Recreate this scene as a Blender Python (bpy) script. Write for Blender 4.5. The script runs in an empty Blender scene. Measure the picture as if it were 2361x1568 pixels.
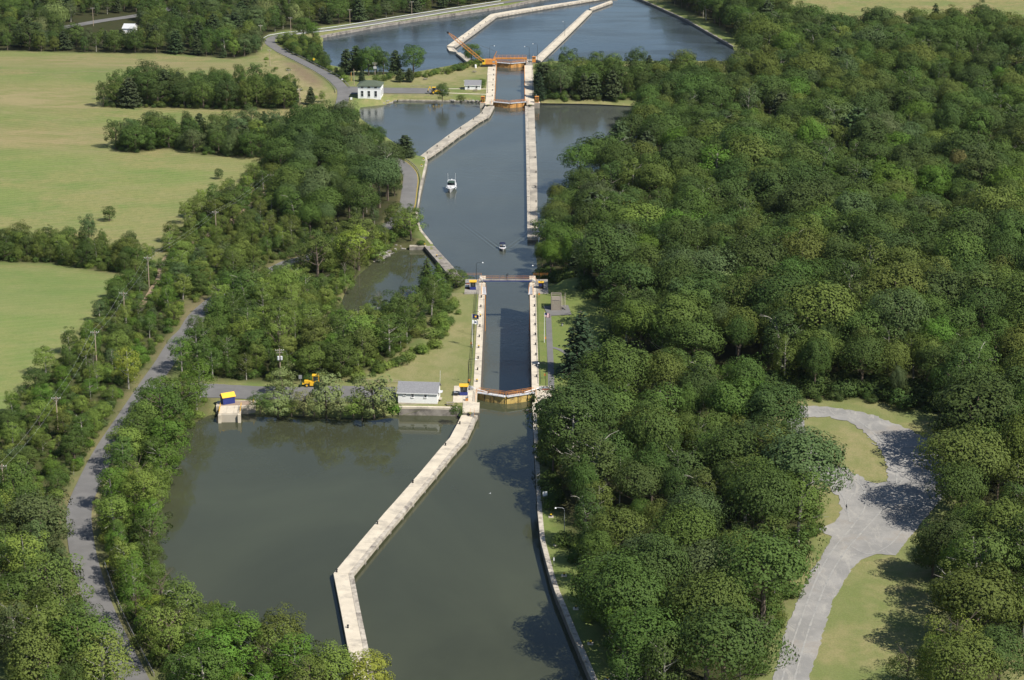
import bpy, bmesh, math, random
import numpy as np
from mathutils import Vector, Matrix, geometry
R_ = math.radians
SC = bpy.context.scene
COL = SC.collection
rnd = random.Random(7)

# ------------------------------------------------------------------ camera
CAM_H, PITCH, FOC = 189.5, R_(17.6), 5050.0        # metres above the upper lock wall; focal length in 2361 px wide picture
cam = bpy.data.cameras.new('camera'); cam.sensor_width = 36; cam.lens = 36 * FOC / 2361
cam.clip_start = 1.0; cam.clip_end = 20000
co = bpy.data.objects.new('camera', cam); COL.objects.link(co)
co.location = (0, 0, CAM_H); co.rotation_euler = (R_(90) - PITCH, 0, 0)
SC.camera = co
# ------------------------------------------------------------------ light
SUN_EL, SUN_AZ = R_(48), R_(-39)                     # from the right, a little behind the camera
sd = Vector((math.cos(SUN_EL) * math.cos(SUN_AZ), math.cos(SUN_EL) * math.sin(SUN_AZ), math.sin(SUN_EL)))
w = bpy.data.worlds.new('World'); SC.world = w; w.use_nodes = True
nt = w.node_tree; bg = nt.nodes['Background']
sky = nt.nodes.new('ShaderNodeTexSky'); sky.sky_type = 'NISHITA'; sky.sun_disc = False
sky.sun_elevation = SUN_EL; sky.sun_rotation = math.atan2(sd.x, sd.y)
sky.altitude = 200; sky.air_density = 1.0; sky.dust_density = 0.5; sky.ozone_density = 1.5
nt.links.new(sky.outputs[0], bg.inputs[0]); bg.inputs[1].default_value = 0.085
sl = bpy.data.lights.new('sun', 'SUN'); sl.energy = 5.0; sl.angle = R_(0.53); sl.color = (1.0, 0.95, 0.86)
so = bpy.data.objects.new('sun', sl); COL.objects.link(so)
so.rotation_euler = sd.to_track_quat('Z', 'Y').to_euler(); so.location = (300, -100, 500)
SC.view_settings.view_transform = 'Standard'; SC.view_settings.look = 'None'
SC.view_settings.exposure = 0.28; SC.view_settings.gamma = 1.0
SC.cycles.max_bounces = 6; SC.cycles.diffuse_bounces = 2; SC.cycles.glossy_bounces = 3
SC.cycles.transparent_max_bounces = 6; SC.cycles.caustics_reflective = False; SC.cycles.caustics_refractive = False

# ------------------------------------------------------------------ levels and pixel -> place
W1, W2, W3 = -2.2, -12.8, -23.3        # water of the three pools
LV1, LV2, LV3 = 0.0, -10.5, -21.4      # ground levels
def sstep(a, b, t):
    t = np.clip((t - a) / (b - a), 0, 1); return t * t * (3 - 2 * t)
def T(x, y):
    """natural ground level before banks are cut"""
    x = np.asarray(x, float); y = np.asarray(y, float)
    a = np.clip((x + 88) / 30, 0, 1); a2 = np.clip((x + 34) / 14, 0, 1); b = np.clip((x - 0) / 25, 0, 1)
    s1 = 612 - a * 12 + a2 * 42 + b * 20; e1 = 740 - a * 84 + a2 * 22 + b * 30
    c = np.clip((x + 95) / 25, 0, 1); d = np.clip((x + 48) / 28, 0, 1)
    s2 = 1030 + c * 28 + d * 36; e2 = 1185 - c * 57 + d * 6
    return -10.5 * sstep(s1, e1, y) - 10.9 * sstep(s2, e2, y)
CP, SP = math.cos(PITCH), math.sin(PITCH)
def ray(px, py):
    u = (px - 1180.5) / FOC; v = (py - 784) / FOC
    return (u, CP - v * SP, -SP - v * CP)
def P(px, py, z=0.0):
    """point where the pixel's ray meets the level z"""
    r = ray(px, py); t = (z - CAM_H) / r[2]
    return Vector((r[0] * t, r[1] * t, z))
def G(px, py):
    """point where the pixel's ray meets the ground"""
    r = ray(px, py); lo = None
    t = 300.0 / r[1]
    while t * r[1] < 4000:
        z = CAM_H + r[2] * t
        if z <= float(T(r[0] * t, r[1] * t)): break
        t += 4.0
    lo, hi = t - 4.0, t
    for _ in range(12):
        m = (lo + hi) / 2
        if CAM_H + r[2] * m <= float(T(r[0] * m, r[1] * m)): hi = m
        else: lo = m
    return Vector((r[0] * hi, r[1] * hi, float(T(r[0] * hi, r[1] * hi))))
def proj(p):
    x, y, z = p[0], p[1], p[2] - CAM_H
    zc = y * CP - z * SP; yc = -y * SP - z * CP
    return 1180.5 + FOC * x / zc, 784 + FOC * yc / zc, zc
def tl(c, r, pts):
    """picture-tile coordinates -> 2361 px coordinates"""
    return [(590.25 * c + .25 * x, 392 * r + .25 * y) for x, y in pts]

# ------------------------------------------------------------------ objects
def tag(o, label=None, cat=None, group=None, kind=None):
    if label: o['label'] = label
    if cat: o['category'] = cat
    if group: o['group'] = group
    if kind: o['kind'] = kind
    return o
def empty(name, loc=(0, 0, 0), rz=0.0):
    o = bpy.data.objects.new(name, None); COL.objects.link(o)
    o.location = loc; o.rotation_euler = (0, 0, rz); o.empty_display_size = .5
    return o
def link(name, me, parent=None, loc=None, rz=0.0):
    o = bpy.data.objects.new(name, me); COL.objects.link(o)
    if parent: o.parent = parent
    if loc is not None: o.location = loc
    if rz: o.rotation_euler = (0, 0, rz)
    return o
def copy_tree(o, parent=None):
    c = o.copy(); COL.objects.link(c); c.parent = parent
    for ch in o.children: copy_tree(ch, c)
    return c
class MB:
    def __init__(s): s.v = []; s.f = []; s.m = []; s.cur = 0; s.smooth = False
    def mat(s, i): s.cur = i; return s
    def add(s, vs, fs):
        n = len(s.v); s.v += [tuple(p) for p in vs]
        s.f += [tuple(i + n for i in f) for f in fs]; s.m += [s.cur] * len(fs); return s
    def box(s, c, d, rz=0.0, M=None):
        x, y, z = d[0] / 2, d[1] / 2, d[2] / 2
        vs = [Vector((a, b, e)) for e in (-z, z) for a, b in ((-x, -y), (x, -y), (x, y), (-x, y))]
        if M is None: M = Matrix.Rotation(rz, 3, 'Z')
        vs = [M @ q + Vector(c) for q in vs]
        return s.add(vs, [(3, 2, 1, 0), (4, 5, 6, 7), (0, 1, 5, 4), (1, 2, 6, 5), (2, 3, 7, 6), (3, 0, 4, 7)])
    def bar(s, a, b, w, h=None):
        """box beam from a to b"""
        a, b = Vector(a), Vector(b); d = b - a; L = d.length
        if L < 1e-6: return s
        zz = d.normalized(); up = Vector((0, 0, 1)) if abs(zz.z) < .95 else Vector((0, 1, 0))
        xx = zz.cross(up).normalized(); yy = xx.cross(zz)
        M = Matrix((xx, zz, yy)).transposed()
        return s.box((a + b) / 2, (w, L, h or w), M=M)
    def prism(s, poly, z0, z1):
        n = len(poly)
        a = sum(poly[i][0] * poly[(i + 1) % n][1] - poly[(i + 1) % n][0] * poly[i][1] for i in range(n))
        if a < 0: poly = poly[::-1]
        vs = [(p[0], p[1], z0) for p in poly] + [(p[0], p[1], z1) for p in poly]
        fs = [tuple(range(n - 1, -1, -1)), tuple(range(n, 2 * n))]
        fs += [(i, (i + 1) % n, (i + 1) % n + n, i + n) for i in range(n)]
        return s.add(vs, fs)
    def tube(s, pts, rs, n=6, cap=True):
        pts = [Vector(p) for p in pts]
        if not isinstance(rs, (list, tuple)): rs = [rs] * len(pts)
        vs, fs = [], []
        for i, p in enumerate(pts):
            d = (pts[min(i + 1, len(pts) - 1)] - pts[max(i - 1, 0)]).normalized()
            up = Vector((0, 0, 1)) if abs(d.z) < .9 else Vector((1, 0, 0))
            x = d.cross(up).normalized(); y = x.cross(d)
            for k in range(n):
                a = 2 * math.pi * k / n
                vs.append(p + (x * math.cos(a) + y * math.sin(a)) * rs[i])
        for i in range(len(pts) - 1):
            for k in range(n):
                fs.append((i * n + k, i * n + (k + 1) % n, (i + 1) * n + (k + 1) % n, (i + 1) * n + k))
        if cap:
            fs.append(tuple(range(n - 1, -1, -1))); m = (len(pts) - 1) * n
            fs.append(tuple(range(m, m + n)))
        return s.add(vs, fs)
    def cyl(s, c, r, h, n=12, r2=None):
        c = Vector(c); return s.tube([c, c + Vector((0, 0, h))], [r, r if r2 is None else r2], n)
    def lathe(s, c, prof, n=12):
        c = Vector(c); vs, fs = [], []
        for r, z in prof:
            for k in range(n):
                a = 2 * math.pi * k / n; vs.append(c + Vector((r * math.cos(a), r * math.sin(a), z)))
        for i in range(len(prof) - 1):
            for k in range(n): fs.append((i * n + k, i * n + (k + 1) % n, (i + 1) * n + (k + 1) % n, (i + 1) * n + k))
        fs.append(tuple(range(n - 1, -1, -1))); m = (len(prof) - 1) * n; fs.append(tuple(range(m, m + n)))
        return s.add(vs, fs)
    def mesh(s, name, mats, smooth=False):
        me = bpy.data.meshes.new(name); me.from_pydata(s.v, [], s.f)
        for m in (mats if isinstance(mats, (list, tuple)) else [mats]): me.materials.append(m)
        if any(s.m): me.polygons.foreach_set('material_index', s.m)
        if smooth or s.smooth: me.polygons.foreach_set('use_smooth', [True] * len(me.polygons))
        me.update(); return me
    def build(s, name, mats, parent=None, loc=None, rz=0.0, smooth=False):
        return link(name, s.mesh(name, mats, smooth), parent, loc, rz)

# ------------------------------------------------------------------ materials
def srgb(r, g, b):
    f = lambda c: (c / 255 / 12.92) if c / 255 <= .04045 else ((c / 255 + .055) / 1.055) ** 2.4
    return (f(r), f(g), f(b))
def new_mat(name):
    m = bpy.data.materials.new(name); m.use_nodes = True
    return m, m.node_tree, m.node_tree.nodes['Principled BSDF']
def nd(nt, t, **kw):
    n = nt.nodes.new(t)
    for k, v in kw.items(): setattr(n, k, v)
    return n
def mixc(nt, fac, a, b, mode='MIX'):
    n = nd(nt, 'ShaderNodeMix', data_type='RGBA', blend_type=mode)
    for sock, val in ((n.inputs[0], fac), (n.inputs[6], a), (n.inputs[7], b)):
        if isinstance(val, (int, float)): sock.default_value = val
        elif isinstance(val, tuple): sock.default_value = (*val[:3], 1)
        else: nt.links.new(val, sock)
    return n.outputs[2]
def noise(nt, scale, detail=4, rough=.55, vec=None, stretch=None, dist=0.0, pos=True):
    n = nd(nt, 'ShaderNodeTexNoise'); n.inputs['Scale'].default_value = scale
    n.inputs['Detail'].default_value = detail; n.inputs['Roughness'].default_value = rough
    n.inputs['Distortion'].default_value = dist
    if vec is None: vec = nd(nt, 'ShaderNodeNewGeometry').outputs['Position']
    if stretch:
        mp = nd(nt, 'ShaderNodeMapping'); mp.inputs['Scale'].default_value = stretch[:3]
        if len(stretch) > 3: mp.inputs['Rotation'].default_value = (0, 0, stretch[3])
        nt.links.new(vec, mp.inputs[0]); vec = mp.outputs[0]
    nt.links.new(vec, n.inputs['Vector']); return n.outputs['Fac']
def ramp(nt, fac, stops):
    r = nd(nt, 'ShaderNodeValToRGB'); cr = r.color_ramp
    while len(cr.elements) < len(stops): cr.elements.new(.5)
    for e, (p, c) in zip(cr.elements, stops):
        e.position = p; e.color = (*c[:3], 1) if isinstance(c, tuple) else (c, c, c, 1)
    nt.links.new(fac, r.inputs[0]); return r.outputs[0]
def bump(nt, bs, h, strength, dist):
    b = nd(nt, 'ShaderNodeBump'); b.inputs['Strength'].default_value = strength; b.inputs['Distance'].default_value = dist
    nt.links.new(h, b.inputs['Height']); nt.links.new(b.outputs[0], bs.inputs['Normal'])
def pmat(name, c1, c2=None, scale=1.0, rough=.7, bmp=0.0, bscale=None, metal=0.0, spec=.4, c3=None, s3=.15):
    m, nt, bs = new_mat(name)
    c2 = c2 or tuple(x * .8 for x in c1)
    col = mixc(nt, ramp(nt, noise(nt, scale), [(.32, 0.0), (.68, 1.0)]), c1, c2)
    if c3: col = mixc(nt, ramp(nt, noise(nt, s3, 6, .65), [(.5, 0.0), (.66, 1.0)]), col, c3)
    nt.links.new(col, bs.inputs['Base Color'])
    bs.inputs['Roughness'].default_value = rough; bs.inputs['Metallic'].default_value = metal
    bs.inputs['Specular IOR Level'].default_value = spec
    if bmp: bump(nt, bs, noise(nt, bscale or scale * 4), .6, bmp)
    return m
M = {}
M['concrete'] = pmat('concrete', (.60, .53, .42), (.52, .46, .36), .6, .85, .02, 3, c3=(.33, .29, .235), s3=.12)
M['slab'] = pmat('slab_concrete', (.68, .60, .47), (.57, .50, .39), .35, .85, .015, 3, c3=(.42, .37, .30), s3=.25)
M['coping'] = pmat('coping_concrete', (.58, .52, .43), (.36, .32, .26), .8, .85, .03, 2, c3=(.20, .175, .15), s3=.5)
M['slab_far'] = pmat('grey_slab_concrete', (.56, .50, .40), (.36, .32, .26), .12, .85, .015, 3, c3=(.24, .215, .18), s3=.1)
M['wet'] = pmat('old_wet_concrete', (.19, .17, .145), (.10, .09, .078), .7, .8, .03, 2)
M['oldwall'] = pmat('weathered_concrete', (.36, .325, .28), (.21, .185, .16), .5, .9, .03, 2, c3=(.12, .108, .095), s3=.4)
M['asphalt'] = pmat('worn_asphalt', (.185, .178, .172), (.15, .146, .14), .25, .9, .01, 20, c3=(.145, .14, .135), s3=.12)
M['gatey'] = pmat('pale_yellow_steel', (.60, .44, .15), (.52, .36, .12), .8, .55, c3=(.22, .16, .08), s3=.7)
M['orange'] = pmat('orange_steel', (.66, .27, .05), (.56, .22, .045), 1.0, .6, c3=(.34, .17, .07), s3=.6)
M['orangeg'] = pmat('orange_gate_steel', (.64, .34, .10), (.54, .27, .08), .9, .6, c3=(.28, .16, .08), s3=.5)
M['yellow'] = pmat('yellow_paint', (.80, .52, .03), (.74, .45, .03), 2, .45)
M['ygold'] = pmat('golden_roof_paint', (.85, .50, .03), (.80, .45, .03), 1, .5)
M['blue'] = pmat('blue_paint', (.02, .035, .17), (.03, .045, .2), 2, .5)
M['navy'] = pmat('navy_canvas', (.015, .02, .12), (.012, .016, .09), 2, .8)
M['white'] = pmat('white_paint', (.87, .87, .86), (.84, .84, .83), 2, .55)
M['gelcoat'] = pmat('white_gelcoat', (.82, .82, .82), (.79, .79, .80), 2, .2)
M['black'] = pmat('black_paint', (.015, .015, .017), (.022, .022, .022), 4, .5)
M['dgreen'] = pmat('dark_green_pipe', (.02, .05, .03), (.03, .06, .035), 4, .5)
M['steel'] = pmat('grey_steel', (.42, .43, .43), (.34, .35, .35), 3, .45, metal=.4)
M['rail'] = pmat('galvanised_rail', (.40, .41, .41), (.30, .30, .29), 2, .5, metal=.3)
M['lightgrey'] = pmat('light_grey_paint', (.62, .63, .64), (.56, .57, .58), 3, .5)
M['roofgrey'] = pmat('grey_shingle', (.26, .26, .27), (.20, .20, .21), 3, .9, .02, 12)
M['roofgreen'] = pmat('green_shingle', (.10, .125, .085), (.075, .095, .065), 3, .9, .02, 12)
M['glass'] = pmat('dark_window_glass', (.02, .025, .03), (.03, .035, .04), 3, .08, spec=.6)
M['wood'] = pmat('grey_weathered_wood', (.32, .28, .23), (.24, .21, .17), 4, .9, .01, 8)
M['polewood'] = pmat('pole_wood', (.42, .34, .26), (.34, .26, .19), 1.5, .9)
M['dgrey'] = pmat('shaded_grey_concrete', (.36, .33, .28), (.27, .245, .21), .5, .9, .02, 3, c3=(.2, .18, .155), s3=.3)  # darker concrete; shade on the near lock's lower aprons put into its colour
M['brick'] = pmat('brick_red', (.28, .10, .07), (.2, .07, .05), 3, .9)
M['tyre'] = pmat('tyre_rubber', (.02, .02, .02), (.03, .03, .03), 4, .8)
M['skin'] = pmat('skin', (.55, .34, .24), (.5, .3, .2), 4, .6)
M['rock'] = pmat('grey_rock', (.36, .34, .31), (.22, .2, .18), 1.2, .9, .04, 3)
M['gravel'] = pmat('x', (.4, .4, .4))
M['rut'] = pmat('pale_wheel_rut', (.37, .355, .325), (.30, .295, .28), .7, .95, .02, 4, c3=(.25, .25, .245), s3=.5)
M['dirt'] = pmat('dirt_track', (.34, .25, .16), (.26, .19, .12), .6, .95, .03, 5)
M['bark'] = pmat('bark', (.16, .125, .095), (.10, .08, .06), 1.5, .95, .02, 8)
M['palebark'] = pmat('pale_bark', (.42, .39, .34), (.28, .26, .22), 1.5, .9)
M['deadwood'] = pmat('grey_dead_wood', (.34, .29, .25), (.24, .2, .17), 1.5, .95)
M['red'] = pmat('flag_red', (.42, .03, .05), (.36, .03, .05), 3, .8)
M['tan'] = pmat('tan_planks', (.36, .27, .2), (.3, .22, .16), 2, .9)
# gravel lot
def gravel_material():
    m, nt, bs = new_mat('grey_gravel')
    base = mixc(nt, ramp(nt, noise(nt, .10, 6, .65), [(.42, 0.0), (.58, 1.0)]), (.315, .302, .282), (.245, .238, .225))
    tr = ramp(nt, noise(nt, .28, 7, .75, stretch=(1.2, .35, 1), dist=.9), [(.52, 0.0), (.66, .7)])
    base = mixc(nt, tr, base, (.42, .395, .35))
    base = mixc(nt, ramp(nt, noise(nt, .07, 6, .65), [(.54, 0.0), (.64, .9)]), base, (.29, .26, .225))
    base = mixc(nt, ramp(nt, noise(nt, 1.2, 5, .75), [(.34, .22), (.5, 0.0)]), base, (.18, .18, .175))
    nt.links.new(base, bs.inputs['Base Color']); bs.inputs['Roughness'].default_value = .95
    bump(nt, bs, noise(nt, 3, 5, .7), .6, .05); return m
M['gravel'] = gravel_material()
def water_material(name, c, rough, bs_amt, sc):
    m, nt, bs = new_mat(name)
    col = mixc(nt, ramp(nt, noise(nt, .016, 6, .6, stretch=(1, .6, 1), dist=.6), [(.38, 0.0), (.62, 1.0)]), c, tuple(x * .74 for x in c))
    nt.links.new(col, bs.inputs['Base Color'])
    nt.links.new(ramp(nt, noise(nt, .022, 5, .6, stretch=(.5, 1.5, 1), dist=.8), [(.40, rough * .6), (.60, rough * 1.9)]), bs.inputs['Roughness'])
    bs.inputs['IOR'].default_value = 1.333; bs.inputs['Specular IOR Level'].default_value = .5
    a = noise(nt, sc, 3, .5, stretch=(1, .55, 1)); b = noise(nt, sc * .22, 3, .5)
    big = ramp(nt, noise(nt, .018, 3, .5, stretch=(1, .6, 1)), [(.36, .25), (.62, 1.0)])   # calm and ruffled patches
    mul = nd(nt, 'ShaderNodeMath', operation='MULTIPLY'); nt.links.new(big, mul.inputs[0])
    s = nd(nt, 'ShaderNodeMath', operation='ADD'); nt.links.new(a, s.inputs[0]); nt.links.new(b, s.inputs[1])
    nt.links.new(s.outputs[0], mul.inputs[1]); bump(nt, bs, mul.outputs[0], 1.0, bs_amt); return m
M['water1'] = water_material('murky_green_water', (.062, .068, .038), .03, .012, 1.6)
M['water2'] = water_material('ruffled_water', (.082, .092, .078), .10, .05, 1.3)
M['water3'] = water_material('breezy_water', (.052, .07, .082), .14, .08, 1.0)
# foliage: tint comes from each tree
def leaf_material(name, transl=.14, rough=.7):
    m, nt, bs = new_mat(name)
    at = nd(nt, 'ShaderNodeAttribute', attribute_type='INSTANCER', attribute_name='tint')
    pos = nd(nt, 'ShaderNodeNewGeometry').outputs['Position']
    n1 = noise(nt, .9, 3, .6); 
    c = mixc(nt, ramp(nt, n1, [(.3, .74), (.7, 1.0)]), (0.0, 0.0, 0.0), at.outputs['Color'])
    n2 = noise(nt, 4.5, 2, .6)
    c = mixc(nt, ramp(nt, n2, [(.56, 0.0), (.75, .35)]), c, mixc(nt, .5, at.outputs['Color'], (.30, .28, .07)))
    nt.links.new(c, bs.inputs['Base Color']); bs.inputs['Roughness'].default_value = rough
    bs.inputs['Specular IOR Level'].default_value = .15
    tr = nd(nt, 'ShaderNodeBsdfTranslucent'); nt.links.new(mixc(nt, 1.0, c, (1.0, 1.0, .5), 'MULTIPLY'), tr.inputs[0])
    mx = nd(nt, 'ShaderNodeMixShader'); mx.inputs[0].default_value = transl
    nt.links.new(bs.outputs[0], mx.inputs[1]); nt.links.new(tr.outputs[0], mx.inputs[2])
    nt.links.new(mx.outputs[0], nt.nodes['Material Output'].inputs[0]); return m
M['leaf'] = leaf_material('leaves'); M['needle'] = leaf_material('needles', .12, .7)
def ground_material():
    m, nt, bs = new_mat('ground')
    at = lambda n: nd(nt, 'ShaderNodeAttribute', attribute_name=n).outputs['Fac']
    # mown verge / lawn
    big = noise(nt, .05, 5, .6); mid = noise(nt, .35, 5, .65); fine = noise(nt, 2.5, 4, .7)
    lawn = mixc(nt, ramp(nt, mid, [(.3, 0.0), (.7, 1.0)]), (.18, .21, .07), (.31, .27, .13))
    lawn = mixc(nt, ramp(nt, big, [(.44, 0.0), (.58, .85)]), lawn, (.15, .20, .06))
    lush = mixc(nt, ramp(nt, mid, [(.3, 0.0), (.7, 1.0)]), (.15, .205, .055), (.195, .225, .07))
    lawn = mixc(nt, at('lush'), lawn, lush)
    dryc = mixc(nt, ramp(nt, noise(nt, .16, 6, .7, stretch=(1.2, .6, 1)), [(.42, 0.0), (.58, 1.0)]), (.34, .29, .15), (.25, .24, .10))
    lawn = mixc(nt, at('dry'), lawn, dryc)
    # hay fields
    fs = noise(nt, .013, 8, .62, stretch=(.7, 1.3, 1), dist=.5)
    field = mixc(nt, ramp(nt, fs, [(.45, 0.0), (.56, 1.0)]), (.205, .25, .075), (.31, .26, .115))
    field = mixc(nt, ramp(nt, noise(nt, .045, 8, .7, dist=.3), [(.47, 0.0), (.60, .8)]), field, (.15, .22, .06))
    field = mixc(nt, ramp(nt, noise(nt, .12, 6, .72, stretch=(.4, 1.3, 1, .2), dist=.8), [(.50, 0.0), (.64, .65)]), field, (.31, .26, .14))
    field = mixc(nt, ramp(nt, noise(nt, .45, 8, .85), [(.44, 0.0), (.62, .7)]), field, (.13, .165, .05))
    tan = mixc(nt, ramp(nt, noise(nt, .07, 8, .7, stretch=(.5, 1.2, 1, .15), dist=.5), [(.42, 0.0), (.58, 1.0)]), (.33, .27, .14), (.225, .225, .085))
    field = mixc(nt, at('dry'), field, tan)
    wv = nd(nt, 'ShaderNodeTexWave'); wv.inputs['Scale'].default_value = .085; wv.inputs['Distortion'].default_value = 9.0; wv.inputs['Detail'].default_value = 3; wv.inputs['Detail Scale'].default_value = .25
    mpw = nd(nt, 'ShaderNodeMapping'); mpw.inputs['Rotation'].default_value = (0, 0, 1.15); nt.links.new(nd(nt, 'ShaderNodeNewGeometry').outputs['Position'], mpw.inputs[0]); nt.links.new(mpw.outputs[0], wv.inputs[0])
    field = mixc(nt, ramp(nt, wv.outputs['Fac'], [(.62, 0.0), (.95, .30)]), field, (.36, .30, .16))
    field = mixc(nt, ramp(nt, at('lush'), [(0.0, 0.0), (1.0, .6)]), field, mixc(nt, ramp(nt, noise(nt, .06, 7, .7), [(.42, 0.0), (.6, 1.0)]), (.17, .255, .07), (.215, .275, .085)))
    c = mixc(nt, at('field'), lawn, field)
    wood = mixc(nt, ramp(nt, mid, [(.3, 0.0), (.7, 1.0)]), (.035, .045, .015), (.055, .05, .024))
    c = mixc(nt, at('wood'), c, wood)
    dirt = mixc(nt, ramp(nt, mid, [(.3, 0.0), (.7, 1.0)]), (.27, .195, .13), (.19, .14, .09))
    c = mixc(nt, at('dirt'), c, dirt)
    c = mixc(nt, ramp(nt, fine, [(.35, .30), (.6, 0.0)]), c, (.05, .055, .02))
    nt.links.new(c, bs.inputs['Base Color']); bs.inputs['Roughness'].default_value = 1.0
    bs.inputs['Specular IOR Level'].default_value = .1
    bump(nt, bs, noise(nt, 1.8, 5, .7), .8, .12); return m
M['ground'] = ground_material()
# ================================================================== layout of the place
class Frame:
    """a lock: u metres downstream of the upper hinge line, r metres to the right"""
    def __init__(s, up, lo, z):
        a, b = P(*up, z), P(*lo, z); s.o = a; d = (b - a); s.len = d.length; s.u = d.normalized()
        s.r = Vector((s.u.y, -s.u.x, 0)); s.z = z; s.rz = math.atan2(s.u.y, s.u.x) - math.pi / 2
    def __call__(s, u, r, z=0.0):
        return s.o + s.u * u + s.r * r + Vector((0, 0, z))
LK4 = Frame((1167, 903), (1170, 661), 0.0)
LK3 = Frame((1175.5, 234), (1177, 143), LV2)
HW = 6.85                                            # half width of a chamber
def xy(p): return (p[0], p[1])
def wl(pts, z): return [(*xy(P(x, y, z)),) for x, y in pts]
def flagged(pts, f): return [(x, y, f) for x, y in pts]
L4L, L3L = LK4.len, LK3.len
g4 = [xy(LK4(0, -7.7)), xy(LK4(-3.6, 0)), xy(LK4(0, 7.7))]
g3u = [xy(LK3(0, -7.7)), xy(LK3(-3.6, 0)), xy(LK3(0, 7.7))]
g3l = [xy(LK3(L3L, -7.7)), xy(LK3(L3L - 3.6, 0)), xy(LK3(L3L, 7.7))]
RWALL = wl([(1229, 952), (1229.5, 984), (1232, 1034), (1236, 1109), (1239, 1176), (1246, 1246), (1255, 1281), (1267, 1326), (1280, 1366),
            (1295, 1401), (1313, 1446), (1335, 1498), (1365, 1568), (1400, 1640), (1432, 1700)], 0)
SEAWALL = wl([(920, 939), (985, 940), (1062, 942)], 0)
POOL1 = (flagged(g4, 'g')[:2] + [(*g4[2], 'w')] + flagged([xy(LK4(-9, 7.4))], 'w') + flagged(RWALL, 'w')[:-1] + [(*RWALL[-1], 'n')]
         + flagged(wl([(1100, 1760), (925, 1690), (890, 1592), (800, 1578), (690, 1542), (560, 1502), (450, 1452), (385, 1402), (362, 1340), (360, 1280), (364, 1200),
                       (378, 1120), (398, 1040), (435, 985), (488, 958), (560, 955), (615, 958), (715, 961), (790, 965), (850, 966), (905, 958)], W1), 'n')
         + flagged(SEAWALL, 'w') + flagged([xy(LK4(-18, -9)), xy(LK4(-9, -7.6))], 'w'))
POOL1[-1] = (*POOL1[-1][:2], 'w')
BYWALL_R = wl([(1001, 567), (1036, 605), (1072, 645)], -11.3)
BYWALL_L = wl([(978.5, 567.5), (1014, 609), (1050, 652)], -11.3)
LSHORE = wl([(984, 363), (986, 372), (976.5, 415), (970, 445), (963, 487), (965, 510), (973, 532), (998, 563)], -11.3)
POOL2 = (flagged(g4, 'g')[:2] + [(*g4[2], 'w')]
         + flagged([xy(LK4(L4L + 12, 7.7))], 'n')
         + flagged(wl([(1236, 620), (1231, 585), (1246, 535), (1277, 486), (1322, 436), (1372, 396), (1405, 374), (1462, 334), (1474, 290), (1476, 247)], W2), 'n')
         + flagged(wl([(1400, 244.5), (1300, 242), (1250, 241.5)], W2), 'w')
         + flagged([xy(LK3(-9, 9.5)), xy(LK3(-5, 7.7))], 'w') + [(*g3u[2], 'g'), (*g3u[1], 'g'), (*g3u[0], 'w')]
         + flagged([xy(LK3(-5, -7.7)), xy(LK3(-9, -10))], 'w')
         + flagged(wl([(1105, 236.5), (1000, 234.5), (918, 233.5)], W2), 'w')
         + flagged(wl([(903, 237), (888, 242), (850, 246), (833, 248), (828, 262), (838, 276), (872, 301), (915, 331), (950, 351), (966, 361)], W2), 'n')
         + flagged(LSHORE, 'w') + flagged(BYWALL_R, 'w')
         + flagged([xy(LK4(L4L + 12, -7.7))], 'w'))
POND = (flagged(BYWALL_L[:1], 'w') + flagged(BYWALL_L[1:], 'w')
        + flagged(wl([(1046, 668), (1000, 690), (940, 702), (880, 722), (800, 744), (776, 738), (788, 702), (804, 667), (827, 637), (866, 604), (928, 574)], W2), 'n')
        + flagged(wl([(944, 567)], -11.3), 'w'))
CHAM3 = flagged([g3u[0], g3u[1], g3u[2]], 'g')[:2] + [(*g3u[2], 'w'), (*g3l[2], 'g'), (*g3l[1], 'g'), (*g3l[0], 'w')]
NBANK = wl([(745, 92), (743, 88), (865, 65), (983, 46), (1180, 17), (1218, 8), (1255, 1), (1380, -18)], W3)
RBANK = wl([(1440, -12), (1478, 4), (1580, 50), (1690, 113)], W3)
POOL3 = (flagged([g3l[0], g3l[1]], 'g') + [(*g3l[2], 'w')] + flagged([xy(LK3(L3L + 8, 7.7))], 'n')
         + flagged(wl([(1240, 152), (1300, 165), (1500, 170), (1640, 176), (1700, 160), (1702, 130)], W3), 'n')
         + flagged(RBANK[::-1], 'w') + flagged(NBANK[::-1], 'w')
         + flagged(wl([(748, 120), (755, 148), (772, 163), (800, 174), (870, 180), (965, 173), (1000, 164), (1060, 157), (1112, 152)], W3), 'n')
         + flagged([xy(LK3(L3L + 8, -7.7))], 'w'))
POOL3[len(POOL3) - 10 - 1] = (*POOL3[len(POOL3) - 11][:2], 'n')
POOLS = [('upper_pool', POOL1, W1), ('middle_pool', POOL2, W2), ('side_pond', POND, W2), ('chamber_water', CHAM3, W2), ('lower_basin', POOL3, W3)]

def pts_in(poly, X, Y):
    inside = np.zeros(X.shape, bool); n = len(poly)
    for i in range(n):
        x1, y1 = poly[i][:2]; x2, y2 = poly[(i + 1) % n][:2]
        c = ((y1 > Y) != (y2 > Y)); 
        with np.errstate(divide='ignore', invalid='ignore'):
            xi = (x2 - x1) * (Y - y1) / ((y2 - y1) if y2 != y1 else 1e-9) + x1
        inside ^= c & (X < xi)
    return inside
def seg_dist(x1, y1, x2, y2, X, Y):
    dx, dy = x2 - x1, y2 - y1; L = dx * dx + dy * dy + 1e-12
    t = np.clip(((X - x1) * dx + (Y - y1) * dy) / L, 0, 1)
    return np.hypot(X - x1 - t * dx, Y - y1 - t * dy)
def poly_dist(pts, X, Y, closed=False):
    d = np.full(X.shape, 1e9); n = len(pts)
    for i in range(n if closed else n - 1):
        a, b = pts[i], pts[(i + 1) % n]; d = np.minimum(d, seg_dist(a[0], a[1], b[0], b[1], X, Y))
    return d
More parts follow.
